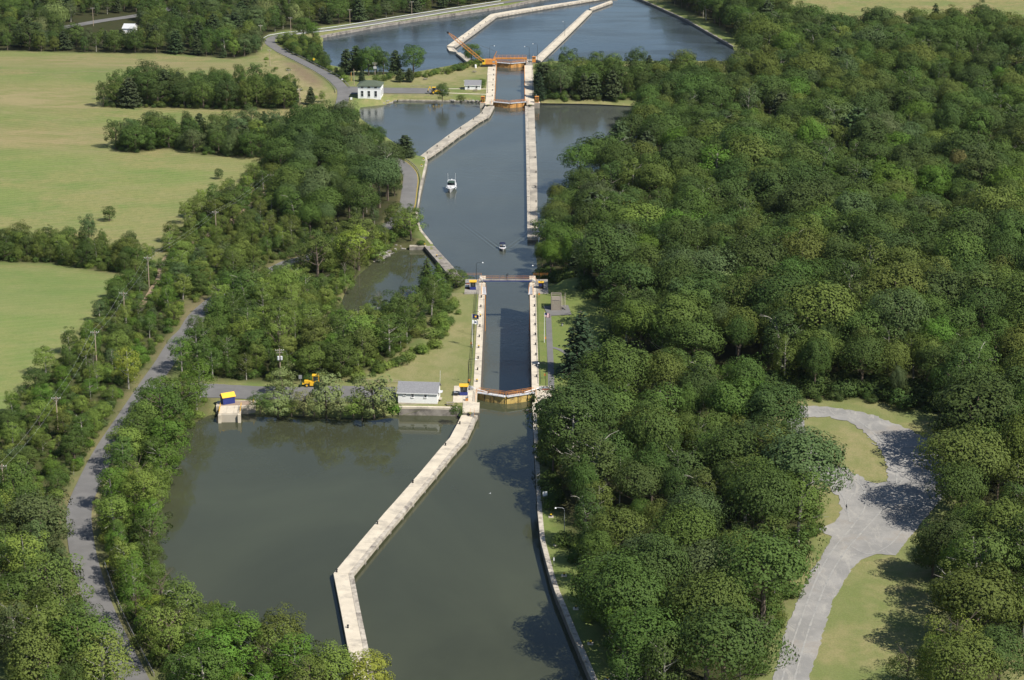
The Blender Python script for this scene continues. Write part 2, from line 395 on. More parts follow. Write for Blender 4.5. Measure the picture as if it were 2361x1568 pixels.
NATSEG = []
for nm, pl, z in POOLS:
    for i, a in enumerate(pl):
        if a[2] == 'n':
            b = pl[(i + 1) % len(pl)]; NATSEG.append((a[0], a[1], b[0], b[1], z))
LOWSEG = []   # walls lower than the ground behind them: ground eases down to the wall top
for pts, z in ((LSHORE, -11.25), (BYWALL_L, -11.5), (BYWALL_R, -11.5), (NBANK, -21.9), (RBANK, -21.9), (wl([(1476, 245), (1250, 241)], W2), -12.1), (wl([(1105, 236.5), (918, 233.5)], W2), -12.1)):
    for a, b in zip(pts[:-1], pts[1:]): LOWSEG.append((a[0], a[1], b[0], b[1], z))
def height(X, Y):
    X = np.asarray(X, float); Y = np.asarray(Y, float); t = T(X, Y)
    d = np.full(X.shape, 1e9); zw = np.zeros(X.shape)
    for x1, y1, x2, y2, z in NATSEG:
        k = seg_dist(x1, y1, x2, y2, X, Y); m = k < d; d = np.where(m, k, d); zw = np.where(m, z, zw)
    bw = np.clip(2.5 + (t - zw) * .75, 3, 22)
    h = (zw - .35) + (t - zw + .35) * sstep(0, 1, d / bw) ** .8
    d2 = np.full(X.shape, 1e9); z2 = np.zeros(X.shape)
    for x1, y1, x2, y2, z in LOWSEG:
        k = seg_dist(x1, y1, x2, y2, X, Y); m = k < d2; d2 = np.where(m, k, d2); z2 = np.where(m, z, z2)
    bw2 = np.clip(3 + np.abs(h - z2) * 1.6, 3, 25)
    return np.where(d2 < bw2, z2 + (h - z2) * sstep(0, 1, d2 / bw2), h)
def hz(x, y): return float(height(np.array([x]), np.array([y]))[0])
def HG(px, py):
    p = G(px, py); p.z = hz(p.x, p.y); return p

# ------------------------------------------------------------------ zones in the picture (ground pixels)
def gl(pts): return [xy(G(x, y)) for x, y in pts]
ROAD_C = [(330, 1610), (308, 1568), (264, 1480), (228, 1400), (202, 1320), (187, 1250), (183, 1176), (208, 1109), (247, 1034), (297, 959), (347, 884), (382, 834), (413, 784),
          (435, 762), (455, 730), (500, 690), (570, 652), (650, 614), (705, 596), (800, 565), (880, 530), (916, 506), (935, 483), (943, 440), (945.5, 404),
          (928, 381), (905, 366), (865, 338), (820, 300), (795, 270), (787, 248), (792, 218), (786, 200), (753, 172.5), (693, 141), (646, 117), (622, 98), (634, 85), (673, 79),
          (750, 70.5), (815, 61), (940, 40.5), (1065, 21), (1180, 3.5), (1260, -9), (1340, -22)]
def smooth_line(pts, step=3.0):
    """Catmull-Rom through world points, evenly spaced"""
    P_ = [Vector((*p[:2], 0)) for p in pts]; out = []
    for i in range(len(P_) - 1):
        p0, p1, p2, p3 = P_[max(i - 1, 0)], P_[i], P_[i + 1], P_[min(i + 2, len(P_) - 1)]
        n = max(2, int((p2 - p1).length / step))
        for k in range(n):
            t = k / n
            out.append(.5 * ((2 * p1) + (p2 - p0) * t + (2 * p0 - 5 * p1 + 4 * p2 - p3) * t * t + (3 * p1 - p0 - 3 * p2 + p3) * t ** 3))
    out.append(P_[-1]); return [(p.x, p.y) for p in out]
ROAD = smooth_line(gl(ROAD_C))
TRACK = smooth_line(gl([(320, 720), (345, 680), (368, 640), (376, 610), (390, 590), (440, 562), (490, 537), (555, 494), (590, 464), (625, 436), (660, 415)]))
FARROAD = smooth_line(gl([(60, 78), (168, 60), (230, 49), (312, 37), (380, 24), (460, 2)]))
WALKWAY = smooth_line(gl([(1264, 722), (1267, 784), (1270, 850), (1271, 900)]))
BRANCH = smooth_line(gl([(1270, 801), (1290, 806), (1312, 819), (1330, 830)]))
LOT4 = gl([(340, 884), (499, 886), (590, 891), (690, 893), (775, 890), (860, 892), (912, 894), (912, 925), (830, 929), (720, 926), (590, 921), (480, 917), (330, 912)])
LOT3 = gl([(800, 200), (880, 202.5), (1015, 204), (1032, 209), (1032, 217), (880, 215.5), (800, 218)])
GRAVEL = gl([(1831, 936), (1908, 938), (1983, 949), (2030, 964), (2100, 992), (2145, 1017), (2180, 1050), (2192, 1090), (2185, 1130), (2160, 1165), (2133, 1196), (2091, 1248),
             (2068, 1280), (2021, 1278), (1986, 1291), (1963, 1313), (1943, 1346), (1921, 1386), (1906, 1433), (1888, 1496), (1866, 1566), (1845, 1640), (1763, 1640),
             (1783, 1566), (1798, 1506), (1816, 1438), (1843, 1376), (1871, 1316), (1896, 1283), (1919, 1237), (1886, 1221), (1926, 1204), (1941, 1176), (1931, 1144),
             (1906, 1119), (1858, 1084), (1832, 1062), (1812, 1030), (1812, 980), (1820, 948)])
ISLAND = gl([(1851, 963), (1911, 961.5), (1951, 971.5), (1986, 991.5), (2016, 1016.5), (2038, 1051.5), (2046, 1079), (2046, 1111.5), (2018, 1115), (1996, 1106.5), (1956, 1084),
             (1911, 1066.5), (1878, 1036.5), (1858, 1001.5)])
F1 = gl([(-160, 121), (0, 121), (220, 124), (400, 127), (545, 142), (600, 150), (640, 168), (690, 225), (690, 330), (600, 365), (590, 402), (450, 480), (380, 560), (300, 575), (150, 545), (0, 525), (-160, 520)])
F2 = gl([(-160, 608), (0, 612), (120, 615), (285, 640), (240, 712), (130, 832), (0, 972), (-160, 1090)])
F3 = gl([(1780, -40), (1800, 10), (1850, 90), (1950, 100), (2100, 100), (2361, 105), (2600, 110), (2600, -60)])
F4 = gl([(0, -10), (130, -5), (130, 12), (0, 14)])
ZONES = {
 'scrub': gl([(-120, 1010), (0, 990), (60, 908), (130, 838), (190, 778), (240, 718), (290, 645), (330, 605), (400, 605), (425, 660), (425, 732), (405, 762), (350, 834), (312, 884), (262, 959), (205, 1034),
              (163, 1109), (142, 1176), (150, 1215), (-120, 1240)]),
 'nearleft': gl([(-120, 1240), (150, 1215), (150, 1260), (172, 1330), (205, 1420), (238, 1500), (255, 1600), (240, 1660), (60, 1660), (40, 1568), (0, 1500), (-120, 1480)]),
 'bank': gl([(250, 1176), (275, 1109), (318, 1040), (366, 959), (402, 895), (420, 862), (430, 860), (485, 918), (490, 945), (430, 980), (394, 1040), (374, 1120), (360, 1200), (355, 1280), (357, 1340),
             (378, 1405), (445, 1457), (555, 1510), (670, 1556), (760, 1620), (700, 1680), (420, 1640), (380, 1568), (318, 1480), (300, 1400), (262, 1330), (235, 1250)]),
 'midwood': gl([(445, 868), (500, 876), (690, 880), (765, 876), (825, 862), (890, 832), (945, 792), (982, 755), (1000, 722), (1030, 690), (1000, 712), (940, 752), (880, 778), (800, 788), (735, 768),
                (715, 700), (690, 662), (640, 650), (560, 675), (500, 712), (470, 745), (450, 800)]),
 'pondwest': gl([(640, 632), (700, 614), (800, 582), (885, 548), (925, 520), (950, 515), (960, 540), (975, 560), (935, 566), (905, 570), (862, 600), (822, 635), (798, 664), (700, 636)]),
 'upscrub': gl([(380, 575), (450, 492), (590, 408), (612, 378), (690, 380), (700, 440), (690, 500), (760, 545), (790, 556), (700, 586), (640, 603), (565, 642), (500, 676), (462, 708), (440, 690), (412, 640)]),
 'darkwood': gl([(640, 440), (630, 385), (690, 345), (770, 300), (808, 300), (850, 336), (895, 366), (915, 388), (925, 405), (928, 440), (920, 482), (890, 515), (800, 550), (720, 552), (660, 520)]),
 'clumpa': gl([(236, 247), (300, 216), (400, 206), (560, 206), (650, 216), (682, 235), (684, 250), (560, 254), (400, 249)]),
 'clumpb': gl([(262, 346), (285, 322), (370, 312), (560, 312), (640, 305), (700, 318), (690, 345), (600, 364), (467, 357), (415, 346), (398, 340), (312, 352)]),
 'hedge': gl([(-120, 600), (0, 603), (120, 607), (288, 632), (312, 612), (300, 585), (200, 560), (100, 560), (-120, 545)]),
 'topleft': gl([(-200, 116), (0, 117), (220, 122), (400, 124), (540, 136), (590, 125), (600, 88), (640, 72), (750, 60), (870, 46), (1000, 26), (1180, -3), (1300, -22), (1200, -60), (-300, -60)]),
 'roadbush': gl([(690, 132), (655, 112), (640, 98), (690, 88), (735, 90), (740, 120), (748, 150), (766, 166), (800, 184), (800, 190), (740, 160)]),
 'wood': gl([(1250, 634), (1345, 645), (1395, 690), (1435, 745), (1425, 850), (1385, 890), (1315, 955), (1264, 978), (1264, 1010), (1270, 1100), (1286, 1180), (1322, 1262), (1368, 1320), (1380, 1400),
             (1408, 1460), (1425, 1568), (1445, 1660), (1725, 1660), (1735, 1568), (1775, 1440), (1815, 1330), (1852, 1245), (1862, 1180), (1835, 1100), (1790, 1060), (1785, 1000), (1790, 945), (1740, 930),
             (1740, 908), (1830, 915), (1950, 918), (2050, 928), (2150, 946), (2210, 960), (2700, 960), (2700, 130), (2361, 104), (2100, 96), (1950, 96), (1850, 86), (1760, 30), (1700, -20), (1600, -55), (1490, -30),
             (1545, 8), (1620, 42), (1745, 112), (1735, 140), (1680, 215), (1490, 248), (1490, 290), (1478, 338), (1415, 380), (1382, 400), (1332, 440), (1288, 490), (1256, 540), (1243, 590)]),
 'eastwood': gl([(2195, 964), (2230, 1040), (2242, 1110), (2205, 1180), (2192, 1260), (2172, 1330), (2180, 1400), (2165, 1470), (2150, 1540), (2125, 1600), (2180, 1660), (2330, 1660), (2310, 1568), (2315, 1490), (2361, 1480), (2700, 1500), (2700, 964)]),
 'island': gl([(1250, 226), (1460, 229), (1560, 231), (1650, 214), (1655, 188), (1500, 182), (1300, 180), (1252, 188)]),
}
_sh = wl([(1040, 672), (1000, 690), (940, 702), (880, 722), (800, 744), (776, 738)], W2)
ZONES['pondnear'] = [(x, y - 1.5) for x, y in _sh] + [(x - 1, y - 20) for x, y in _sh[::-1]]
_sw = wl([(776, 738), (788, 702), (804, 667), (827, 637), (866, 604)], W2)
ZONES['pondside'] = [(x - 1.2, y) for x, y in _sw] + [(x - 17, y + 2) for x, y in _sw[::-1]]
# ================================================================== ground
def make_ground():
    xs = np.concatenate([[-6000, -4000, -2500, -1200, -700, -480, -400], np.arange(-340, 340.1, 4), [400, 480, 700, 1200, 2500, 4000, 6000]])
    ys = np.concatenate([[-2500, -500, 0, 150, 260, 320], np.arange(350, 1440.1, 4), [1480, 1550, 1700, 2000, 2600, 4000, 6000, 9000]])
    X, Y = np.meshgrid(xs, ys); X = X.ravel(); Y = Y.ravel()
    core = (np.abs(X) < 341) & (Y > 349) & (Y < 1441)
    X = X + np.where(core, np.sin(Y * 7.3 + X) * .7, 0); Y = Y + np.where(core, np.sin(X * 5.1) * .7, 0)
    # drop grid points very close to the shore lines
    keep = np.ones(X.shape, bool); lines = []
    for nm, pl, z in POOLS:
        pts = []
        for i, a in enumerate(pl):
            b = pl[(i + 1) % len(pl)]; L = math.hypot(b[0] - a[0], b[1] - a[1]); n = max(1, int(L / 4))
            for k in range(n): pts.append((a[0] + (b[0] - a[0]) * k / n, a[1] + (b[1] - a[1]) * k / n))
        lines.append(pts); keep &= poly_dist(pts, X, Y, True) > .9
        keep &= ~pts_in(pl, X, Y)
    V = [Vector((x, y)) for x, y in zip(X[keep], Y[keep])]; E_ = []
    for pts in lines:
        n0 = len(V); V += [Vector(p) for p in pts]; n = len(pts)
        E_ += [(n0 + i, n0 + (i + 1) % n) for i in range(n)]
    vo, eo, fo, *_ = geometry.delaunay_2d_cdt(V, E_, [], 0, 1e-4)
    vx = np.array([v.x for v in vo]); vy = np.array([v.y for v in vo])
    F = np.array([f for f in fo], int)
    cx = vx[F].mean(1); cy = vy[F].mean(1); bad = np.zeros(len(F), bool)
    for nm, pl, z in POOLS: bad |= pts_in(pl, cx, cy)
    F = F[~bad]
    # consistent upward winding
    ar = (vx[F[:, 1]] - vx[F[:, 0]]) * (vy[F[:, 2]] - vy[F[:, 0]]) - (vx[F[:, 2]] - vx[F[:, 0]]) * (vy[F[:, 1]] - vy[F[:, 0]])
    F[ar < 0] = F[ar < 0][:, ::-1]
    h = height(vx, vy)
    rough = np.sin(vx * .9 + vy * .31) * np.sin(vy * .73 - vx * .2) * .05
    h = h + np.where(np.abs(vx) < 340, rough, 0)
    me = bpy.data.meshes.new('ground'); me.from_pydata(np.stack([vx, vy, h], 1).tolist(), [], F.tolist())
    me.polygons.foreach_set('use_smooth', [True] * len(F))
    def attr(name, val):
        a = me.attributes.new(name, 'FLOAT', 'POINT'); a.data.foreach_set('value', val.astype(np.float32))
    def soft(poly, w=3.0):
        ins = pts_in(poly, vx, vy); d = poly_dist(poly, vx, vy, True)
        return np.clip(.5 + np.where(ins, d, -d) / w, 0, 1)
    fld = np.zeros(len(vx))
    for f in (F1, F2, F3, F4): fld = np.maximum(fld, soft(f))
    wd = np.zeros(len(vx))
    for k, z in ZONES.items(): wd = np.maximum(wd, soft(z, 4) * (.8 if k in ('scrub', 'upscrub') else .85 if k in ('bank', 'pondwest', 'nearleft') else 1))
    far = (np.abs(vx) > 345) | (vy > 1445)
    wd = np.where(far & (vx > 0), .8, wd); fld = np.where(far & (vx < 0), .7, fld)
    lush = np.maximum(soft(gl([(1238, 648), (1350, 650), (1440, 745), (1400, 820), (1290, 905), (1238, 905)])), soft(gl([(1250, 1120), (1330, 1200), (1400, 1320), (1430, 1480), (1460, 1640), (1380, 1640), (1240, 1200)])))
    lush = np.maximum(lush, .6 * soft(gl([(1478, 0), (1545, 8), (1745, 112), (1690, 116)])))
    lush = np.maximum(lush, .9 * soft(F2, 8)); lush = np.maximum(lush, .5 * soft(gl([(-160, 330), (300, 360), (600, 366), (450, 480), (380, 560), (150, 545), (-160, 520)]), 30))
    dry = np.maximum(soft(gl([(590, 120), (640, 125), (735, 185), (765, 210), (740, 245), (690, 262), (640, 190)]), 8), .75 * soft(gl([(880, 175), (1000, 170), (1125, 145), (1128, 170), (1050, 186), (900, 200)]), 8))
    dry = np.maximum(dry, .55 * soft(GRAVEL, 40)); dry = np.maximum(dry, .8 * soft(gl([(1245, 228), (1480, 232), (1480, 242), (1245, 241)])))
    dry = np.maximum(dry, .5 * soft(gl([(830, 880), (1000, 795), (1040, 690), (1098, 660), (1098, 900), (1050, 938), (925, 938)]), 6))
    for q, a in (([(-160, 185), (120, 190), (240, 215), (225, 250), (120, 262), (-160, 240)], .85), ([(-160, 128), (300, 132), (560, 146), (620, 170), (400, 160), (-160, 150)], .7), ([(60, 285), (240, 300), (270, 350), (150, 345), (-160, 330), (-160, 300)], .75), ([(300, 350), (600, 366), (450, 478), (330, 570), (300, 560), (400, 480), (540, 385)], .6), ([(-160, 660), (230, 690), (180, 750), (-160, 730)], .45)): dry = np.maximum(dry, a * soft(gl(q), 30))
    dirt = soft(gl([(655, 140), (690, 150), (745, 190), (730, 205), (690, 180)]), 5) * .9
    dirt = np.maximum(dirt, .8 * np.clip(1 - poly_dist(ROAD, vx, vy) / 5.2, 0, 1) * (vy < 1000))
    dirt = np.maximum(dirt, .7 * soft(gl([(415, 720), (440, 690), (470, 680), (450, 725), (425, 760), (405, 790)]), 4))
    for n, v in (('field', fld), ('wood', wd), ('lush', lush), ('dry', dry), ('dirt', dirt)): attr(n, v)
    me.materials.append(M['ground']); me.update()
    o = link('ground', me); tag(o, 'grass, meadow and woodland ground around the canal', None, kind='structure')
make_ground()

# ================================================================== water
def offset_poly(pl, d):
    n = len(pl); out = []
    A = sum(pl[i][0] * pl[(i + 1) % n][1] - pl[(i + 1) % n][0] * pl[i][1] for i in range(n)); sgn = 1 if A > 0 else -1
    for i in range(n):
        p, c, q = pl[i - 1], pl[i], pl[(i + 1) % n]
        if p[2] == 'g' or c[2] == 'g': out.append((c[0], c[1])); continue
        n1 = Vector((c[1] - p[1], p[0] - c[0])).normalized(); n2 = Vector((q[1] - c[1], c[0] - q[0])).normalized()
        b = (n1 + n2); b = b.normalized() if b.length > .2 else n1
        out.append((c[0] + b.x * d * sgn, c[1] + b.y * d * sgn))
    return out
BOAT = P(1159, 581, W2)
def wake(x, y):
    """bow waves trailing behind the small boat"""
    dx = x - BOAT.x; back = (y - BOAT.y - 2.0); s = np.abs(dx)
    arm = s - back * .42; amp = .11 * np.exp(-(arm / 1.9) ** 2) * np.exp(-np.clip(back, 0, 99) / 24) * np.clip(back / 3, 0, 1)
    w1 = amp * np.sin(arm * 3.6 + back * .25)
    inner = .03 * np.exp(-(s / 2.0) ** 2) * np.clip(back / 2, 0, 1) * np.exp(-np.clip(back, 0, 99) / 14) * np.sin(back * 2.2)
    return w1 + inner
for nm, pl, z in POOLS:
    op = offset_poly(pl, 1.6)
    if nm == 'middle_pool':
        gx, gy = np.meshgrid(np.arange(BOAT.x - 17, BOAT.x + 17, .4), np.arange(BOAT.y - 3, BOAT.y + 60, .5))
        gx = gx.ravel(); gy = gy.ravel(); ins = pts_in(op, gx, gy); gx = gx[ins]; gy = gy[ins]
        V = [Vector(p) for p in op] + [Vector((a, b)) for a, b in zip(gx, gy)]
        vo, eo, fo, *_ = geometry.delaunay_2d_cdt(V, [(i, (i + 1) % len(op)) for i in range(len(op))], [], 1, 1e-4)
        vx = np.array([v.x for v in vo]); vy = np.array([v.y for v in vo])
        vz = np.where((np.abs(vx - BOAT.x) < 16.5) & (vy > BOAT.y - 2) & (vy < BOAT.y + 58), wake(vx, vy), 0)
        me = bpy.data.meshes.new(nm); me.from_pydata(np.stack([vx, vy, vz + z], 1).tolist(), [], [tuple(f) for f in fo])
        me.polygons.foreach_set('use_smooth', [True] * len(me.polygons))
        bm = bmesh.new(); bm.from_mesh(me); bmesh.ops.recalc_face_normals(bm, faces=bm.faces)
        if sum(f.normal.z for f in bm.faces) < 0: bmesh.ops.reverse_faces(bm, faces=bm.faces)
        bm.to_mesh(me); bm.free()
    else:
        A = sum(op[i][0] * op[(i + 1) % len(op)][1] - op[(i + 1) % len(op)][0] * op[i][1] for i in range(len(op)))
        if A < 0: op = op[::-1]
        me = bpy.data.meshes.new(nm); me.from_pydata([(x, y, z) for x, y in op], [], [tuple(range(len(op)))])
    me.materials.append(M['water1' if z == W1 or nm == 'side_pond' else 'water3' if z == W3 else 'water2']); me.update()
    tag(link(nm, me), {'upper_pool': 'murky green canal water in the foreground', 'middle_pool': 'blue-grey water between the two locks', 'side_pond': 'brown still pond among trees left of the lock',
        'chamber_water': 'water filling the far lock chamber', 'lower_basin': 'wide blue basin below the far lock'}[nm], kind='structure')

# ================================================================== roads and paved areas
def ribbon(name, line, width, mat, lift=.10, nx=4, label=None, jitter=0.0):
    vs, fs = [], []; n = len(line)
    for i, p in enumerate(line):
        a = line[max(i - 1, 0)]; b = line[min(i + 1, n - 1)]; d = Vector((b[0] - a[0], b[1] - a[1])).normalized(); q = Vector((d.y, -d.x))
        wd = width * (1 + jitter * (math.sin(i * 1.7) + math.sin(i * .61)))
        for k in range(nx + 1):
            t = (k / nx - .5) * wd; vs.append((p[0] + q.x * t, p[1] + q.y * t))
    h = height(np.array([v[0] for v in vs]), np.array([v[1] for v in vs]))
    m = nx + 1
    hh = h.reshape(n, m); hh = np.maximum(hh, hh[:, [nx // 2]] - .25) + lift
    V = [(v[0], v[1], z) for v, z in zip(vs, hh.ravel())]
    for i in range(n - 1):
        for k in range(nx): fs.append((i * m + k, (i + 1) * m + k, (i + 1) * m + k + 1, i * m + k + 1))
    mb = MB(); mb.add(V, [f[::-1] for f in fs]); mb.smooth = True
    o = mb.build(name, M[mat] if isinstance(mat, str) else mat); tag(o, label, kind='structure')
    # make sure it faces up
    if o.data.polygons[0].normal.z < 0: o.data.flip_normals()
    return o
def sheet(name, poly, mat, z=None, label=None, wob=0.0, holes=()):
    """flat or draped paved sheet with real thickness hidden in the ground"""
    pts = []
    for i, a in enumerate(poly):
        b = poly[(i + 1) % len(poly)]; L = math.hypot(b[0] - a[0], b[1] - a[1]); n = max(1, int(L / .9))
        for k in range(n):
            j = wob * (rnd.random() - .5)
            pts.append((a[0] + (b[0] - a[0]) * k / n + j, a[1] + (b[1] - a[1]) * k / n + j))
    V = [Vector(p) for p in pts]; E_ = [(i, (i + 1) % len(pts)) for i in range(len(pts))]; HP = []
    for hp in holes:
        q = []
        for i, a in enumerate(hp):
            b = hp[(i + 1) % len(hp)]; L = math.hypot(b[0] - a[0], b[1] - a[1]); n = max(1, int(L / .9))
            for k in range(n):
                j = wob * (rnd.random() - .5); q.append((a[0] + (b[0] - a[0]) * k / n + j, a[1] + (b[1] - a[1]) * k / n + j))
        n0 = len(V); V += [Vector(p) for p in q]; E_ += [(n0 + i, n0 + (i + 1) % len(q)) for i in range(len(q))]; HP.append(q)
    xs = [p[0] for p in pts]; ys = [p[1] for p in pts]
    gx, gy = np.meshgrid(np.arange(min(xs), max(xs), 4), np.arange(min(ys), max(ys), 4)); gx = gx.ravel(); gy = gy.ravel()
    ok = pts_in(pts, gx, gy) & (poly_dist(pts, gx, gy, True) > 1)
    V += [Vector((a, b)) for a, b in zip(gx[ok], gy[ok])]
    vo, eo, fo, *_ = geometry.delaunay_2d_cdt(V, E_, [], 0, 1e-4)
    vx = np.array([v.x for v in vo]); vy = np.array([v.y for v in vo]); F = np.array([list(f) for f in fo])
    cx = vx[F].mean(1); cy = vy[F].mean(1); ok = pts_in(pts, cx, cy)
    for q in HP: ok &= ~pts_in(q, cx, cy)
    F = F[ok]; ar = (vx[F[:, 1]] - vx[F[:, 0]]) * (vy[F[:, 2]] - vy[F[:, 0]]) - (vx[F[:, 2]] - vx[F[:, 0]]) * (vy[F[:, 1]] - vy[F[:, 0]])
    F[ar < 0] = F[ar < 0][:, ::-1]
    h = height(vx, vy) + .11 if z is None else np.full(len(vx), z)
    mb = MB(); mb.add(np.stack([vx, vy, h], 1).tolist(), F.tolist()); mb.smooth = True
    o = mb.build(name, M[mat]); tag(o, label, kind='structure'); return o
ribbon('road', ROAD, 5.7, 'asphalt', .13, label='narrow asphalt road winding past both locks')
ribbon('dirt_track', TRACK, 2.2, 'dirt', .12, label='brown dirt track through the scrub', jitter=.1)
ribbon('far_road', FARROAD, 8.5, 'asphalt', .16, label='grey highway among the far trees')
ribbon('footpath', WALKWAY, 1.7, 'asphalt', .06, label='straight grey footpath on the lock lawn')
ribbon('footpath', BRANCH, 1.3, 'asphalt', .075, label='footpath branch curving away under the spruce')
sheet('parking_lot', LOT4, 'asphalt', .09, 'grey asphalt yard beside the white lock house', .3)
sheet('parking_lot', LOT3, 'asphalt', LV2 + .15, 'grey asphalt yard beside the pump house', .3)
sheet('gravel_lot', GRAVEL, 'gravel', .09, 'pale gravel drive and turning loop in the wood', .75, holes=[ISLAND])
for a, b, l in (((1033, 205), (1127, 205.5), 'upper'), ((1028, 214.5), (1127, 218), 'lower')):
    ribbon('footpath', smooth_line(gl([a, b])), 1.3, 'slab', .07, label=f'{l} pale concrete path to the far lock')
# wheel ruts worn into the gravel
for k, (pts, w_) in enumerate(((([(1800, 1580), (1822, 1500), (1850, 1420), (1885, 1330), (1925, 1262), (1965, 1215), (1995, 1165), (1985, 1120), (1935, 1092), (1880, 1068)]), .35),
        (([(1828, 1580), (1850, 1500), (1876, 1420), (1908, 1340), (1945, 1278), (1990, 1225), (2030, 1180), (2062, 1130), (2066, 1080), (2045, 1035), (2005, 990), (1950, 958), (1880, 948)]), .35),
        (([(1950, 1180), (1958, 1150), (1985, 1133), (2030, 1128), (2070, 1118), (2090, 1085), (2075, 1040)]), .3), (([(1962, 1260), (2000, 1278), (2045, 1262), (2080, 1225), (2105, 1180), (2110, 1140)]), .3),
        (([(1960, 1205), (1952, 1170), (1940, 1140), (1905, 1105), (1860, 1075)]), .4), (([(2000, 1010), (2030, 1005), (2045, 1018), (2030, 1030), (2010, 1022)]), .3), (([(1975, 1140), (2020, 1146), (2065, 1140), (2085, 1128)]), .3))):
    ribbon('wheel_rut', smooth_line([xy(G(*q)) for q in pts], 1.2), w_, 'rut', .125, 2, 'pale wheel rut worn into the gravel drive', jitter=.22)
# painted yellow edge line
def edge_line(name, line, off, i0, i1, w=.10):
    pts = []
    for i in range(i0, i1):
        a, b = line[i - 1], line[i + 1]; d = Vector((b[0] - a[0], b[1] - a[1])).normalized(); q = Vector((d.y, -d.x)); pts.append((line[i][0] + q.x * off, line[i][1] + q.y * off))
    return ribbon(name, pts, w, 'yellow', .17, 1, 'yellow edge line painted on the road')
def road_index(px, py):
    g = G(px, py); return min(range(len(ROAD)), key=lambda i: (ROAD[i][0] - g.x) ** 2 + (ROAD[i][1] - g.y) ** 2)
edge_line('road_marking', ROAD, 2.95, road_index(936, 483), road_index(915, 372))
# ================================================================== concrete walls built of slabs
def slab_wall(name, pairs, z, zb, label, cat='guide wall', group=None, seg=9.0, cope=.26, leg=False, deck='slab', copem='coping', th=.9, inset=.35, hollow=0.0, copeside=1):
    """pairs: matching left/right world points of the deck; every cast slab, coping block and pier is its own piece"""
    o = empty(name, (*xy((Vector((*pairs[0][0], 0)) + Vector((*pairs[0][1], 0))) / 2), z)); org = o.location.copy()
    tag(o, label, cat, group)
    sec = []
    for (a, b), (c, d) in zip(pairs[:-1], pairs[1:]):
        a, b, c, d = [Vector(q) for q in (a, b, c, d)]; L = ((c - a).length + (d - b).length) / 2; n = max(1, round(L / seg))
        for k in range(n): sec.append((a.lerp(c, k / n), b.lerp(d, k / n)))
    sec.append((Vector(pairs[-1][0]), Vector(pairs[-1][1])))
    loc = lambda p: (p.x - org.x, p.y - org.y)
    base = MB()
    for (a, b), (c, d) in zip(sec[:-1], sec[1:]):
        i = inset / max(.5, (b - a).length); j = (hollow if leg else inset) / max(.5, (b - a).length)
        base.prism([loc(a.lerp(b, i * .15)), loc(b.lerp(a, j)), loc(d.lerp(c, j)), loc(c.lerp(d, i * .15))], zb - org.z, z - th - org.z + .0)
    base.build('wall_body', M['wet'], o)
    g = .035
    for (a, b), (c, d) in zip(sec[:-1], sec[1:]):
        L = ((c - a).length + (d - b).length) / 2; e = g / L
        a2, c2, b2, d2 = a.lerp(c, e), a.lerp(c, 1 - e), b.lerp(d, e), b.lerp(d, 1 - e)
        dz = (rnd.random() - .5) * .03
        if copeside > 0: m1, m2 = a2.lerp(b2, 1 - cope), c2.lerp(d2, 1 - cope); quad = [a2, m1, m2, c2]; cq = [a2.lerp(b2, 1 - cope + .012), b2, d2, c2.lerp(d2, 1 - cope + .012)]
        else: quad = [a2.lerp(b2, cope + .012), b2, d2, c2.lerp(d2, cope + .012)]; cq = [a2, a2.lerp(b2, cope), c2.lerp(d2, cope), c2]
        MB().prism([loc(p) for p in quad], -th, dz).build('deck_slab', M[deck], o)
        MB().prism([loc(p) for p in cq], -th, dz - .02 + rnd.random() * .03).build('coping_block', M[copem], o)
        if leg:
            q = b.lerp(d, .5); dirn = (d - b).normalized(); nrm = Vector((dirn.y, -dirn.x))
            if nrm.dot(b - a) < 0: nrm = -nrm
            for t in (.04,):
                q = b.lerp(d, t) - nrm * .42
                MB().prism([loc(q + dirn * sx * .35 + nrm * sy * .40) for sx, sy in ((-1, -1), (1, -1), (1, 1), (-1, 1))], zb - org.z, -th - .003).build('pier', M['oldwall'], o)
    return o
def yp(lst, z): return [(xy(P(l, y, z)), xy(P(r, y, z))) for y, l, r in lst]
slab_wall('guide_wall', yp([(954, 1066, 1103), (976, 1055, 1093), (1009, 1037, 1078), (1036, 1013, 1053), (1091, 967, 1008), (1154, 912, 955), (1183, 886, 931), (1251, 828, 873), (1322, 769, 815),
    (1400, 784.5, 829.5), (1488, 801, 848), (1620, 827, 876)], -.8), -.8, -5, 'long pale concrete guide wall bending through the foreground pool', leg=True, hollow=1.5)
slab_wall('guide_wall', yp([(244, 1119, 1140), (259, 1110, 1132.5), (266, 1101, 1128), (280, 1080, 1103), (301, 1048, 1074), (310, 1035.5, 1060), (340, 994, 1020), (362, 966, 988)], -11.3), -11.3, -15.5,
    'slanting grey concrete guide wall left of the far lock', leg=True, hollow=1.2, deck='slab_far')
slab_wall('guide_wall', yp([(244, 1210.5, 1231.7), (300, 1212, 1234), (392, 1214, 1238.5), (492, 1215.5, 1239), (548, 1216, 1241)], -11.3), -11.3, -15.5,
    'straight grey concrete guide wall right of the far lock', deck='slab_far', cope=.3, copeside=-1)
FB = -21.9
pp = lambda L: [(xy(P(*a, FB)), xy(P(*b, FB))) for a, b in L]
slab_wall('guide_wall', pp([((1030, 106), (1050, 107.5)), ((1081, 70), (1099, 72)), ((1131, 32.5), (1145, 37.5)), ((1180, 24), (1180, 31)), ((1265, 11.5), (1268, 16)), ((1348, -1), (1352, 2)), ((1420, -12), (1424, -9))]), FB, -26,
    'long pale wall angling across the far basin left of its channel', deck='slab', cope=.3)
slab_wall('guide_wall', pp([((1230.5, 136), (1247, 140)), ((1290, 81), (1306, 83.5)), ((1353, 22.5), (1365, 24.5))]), FB, -26, 'straight pale wall running away right of the far basin channel', cope=.25, copeside=-1)
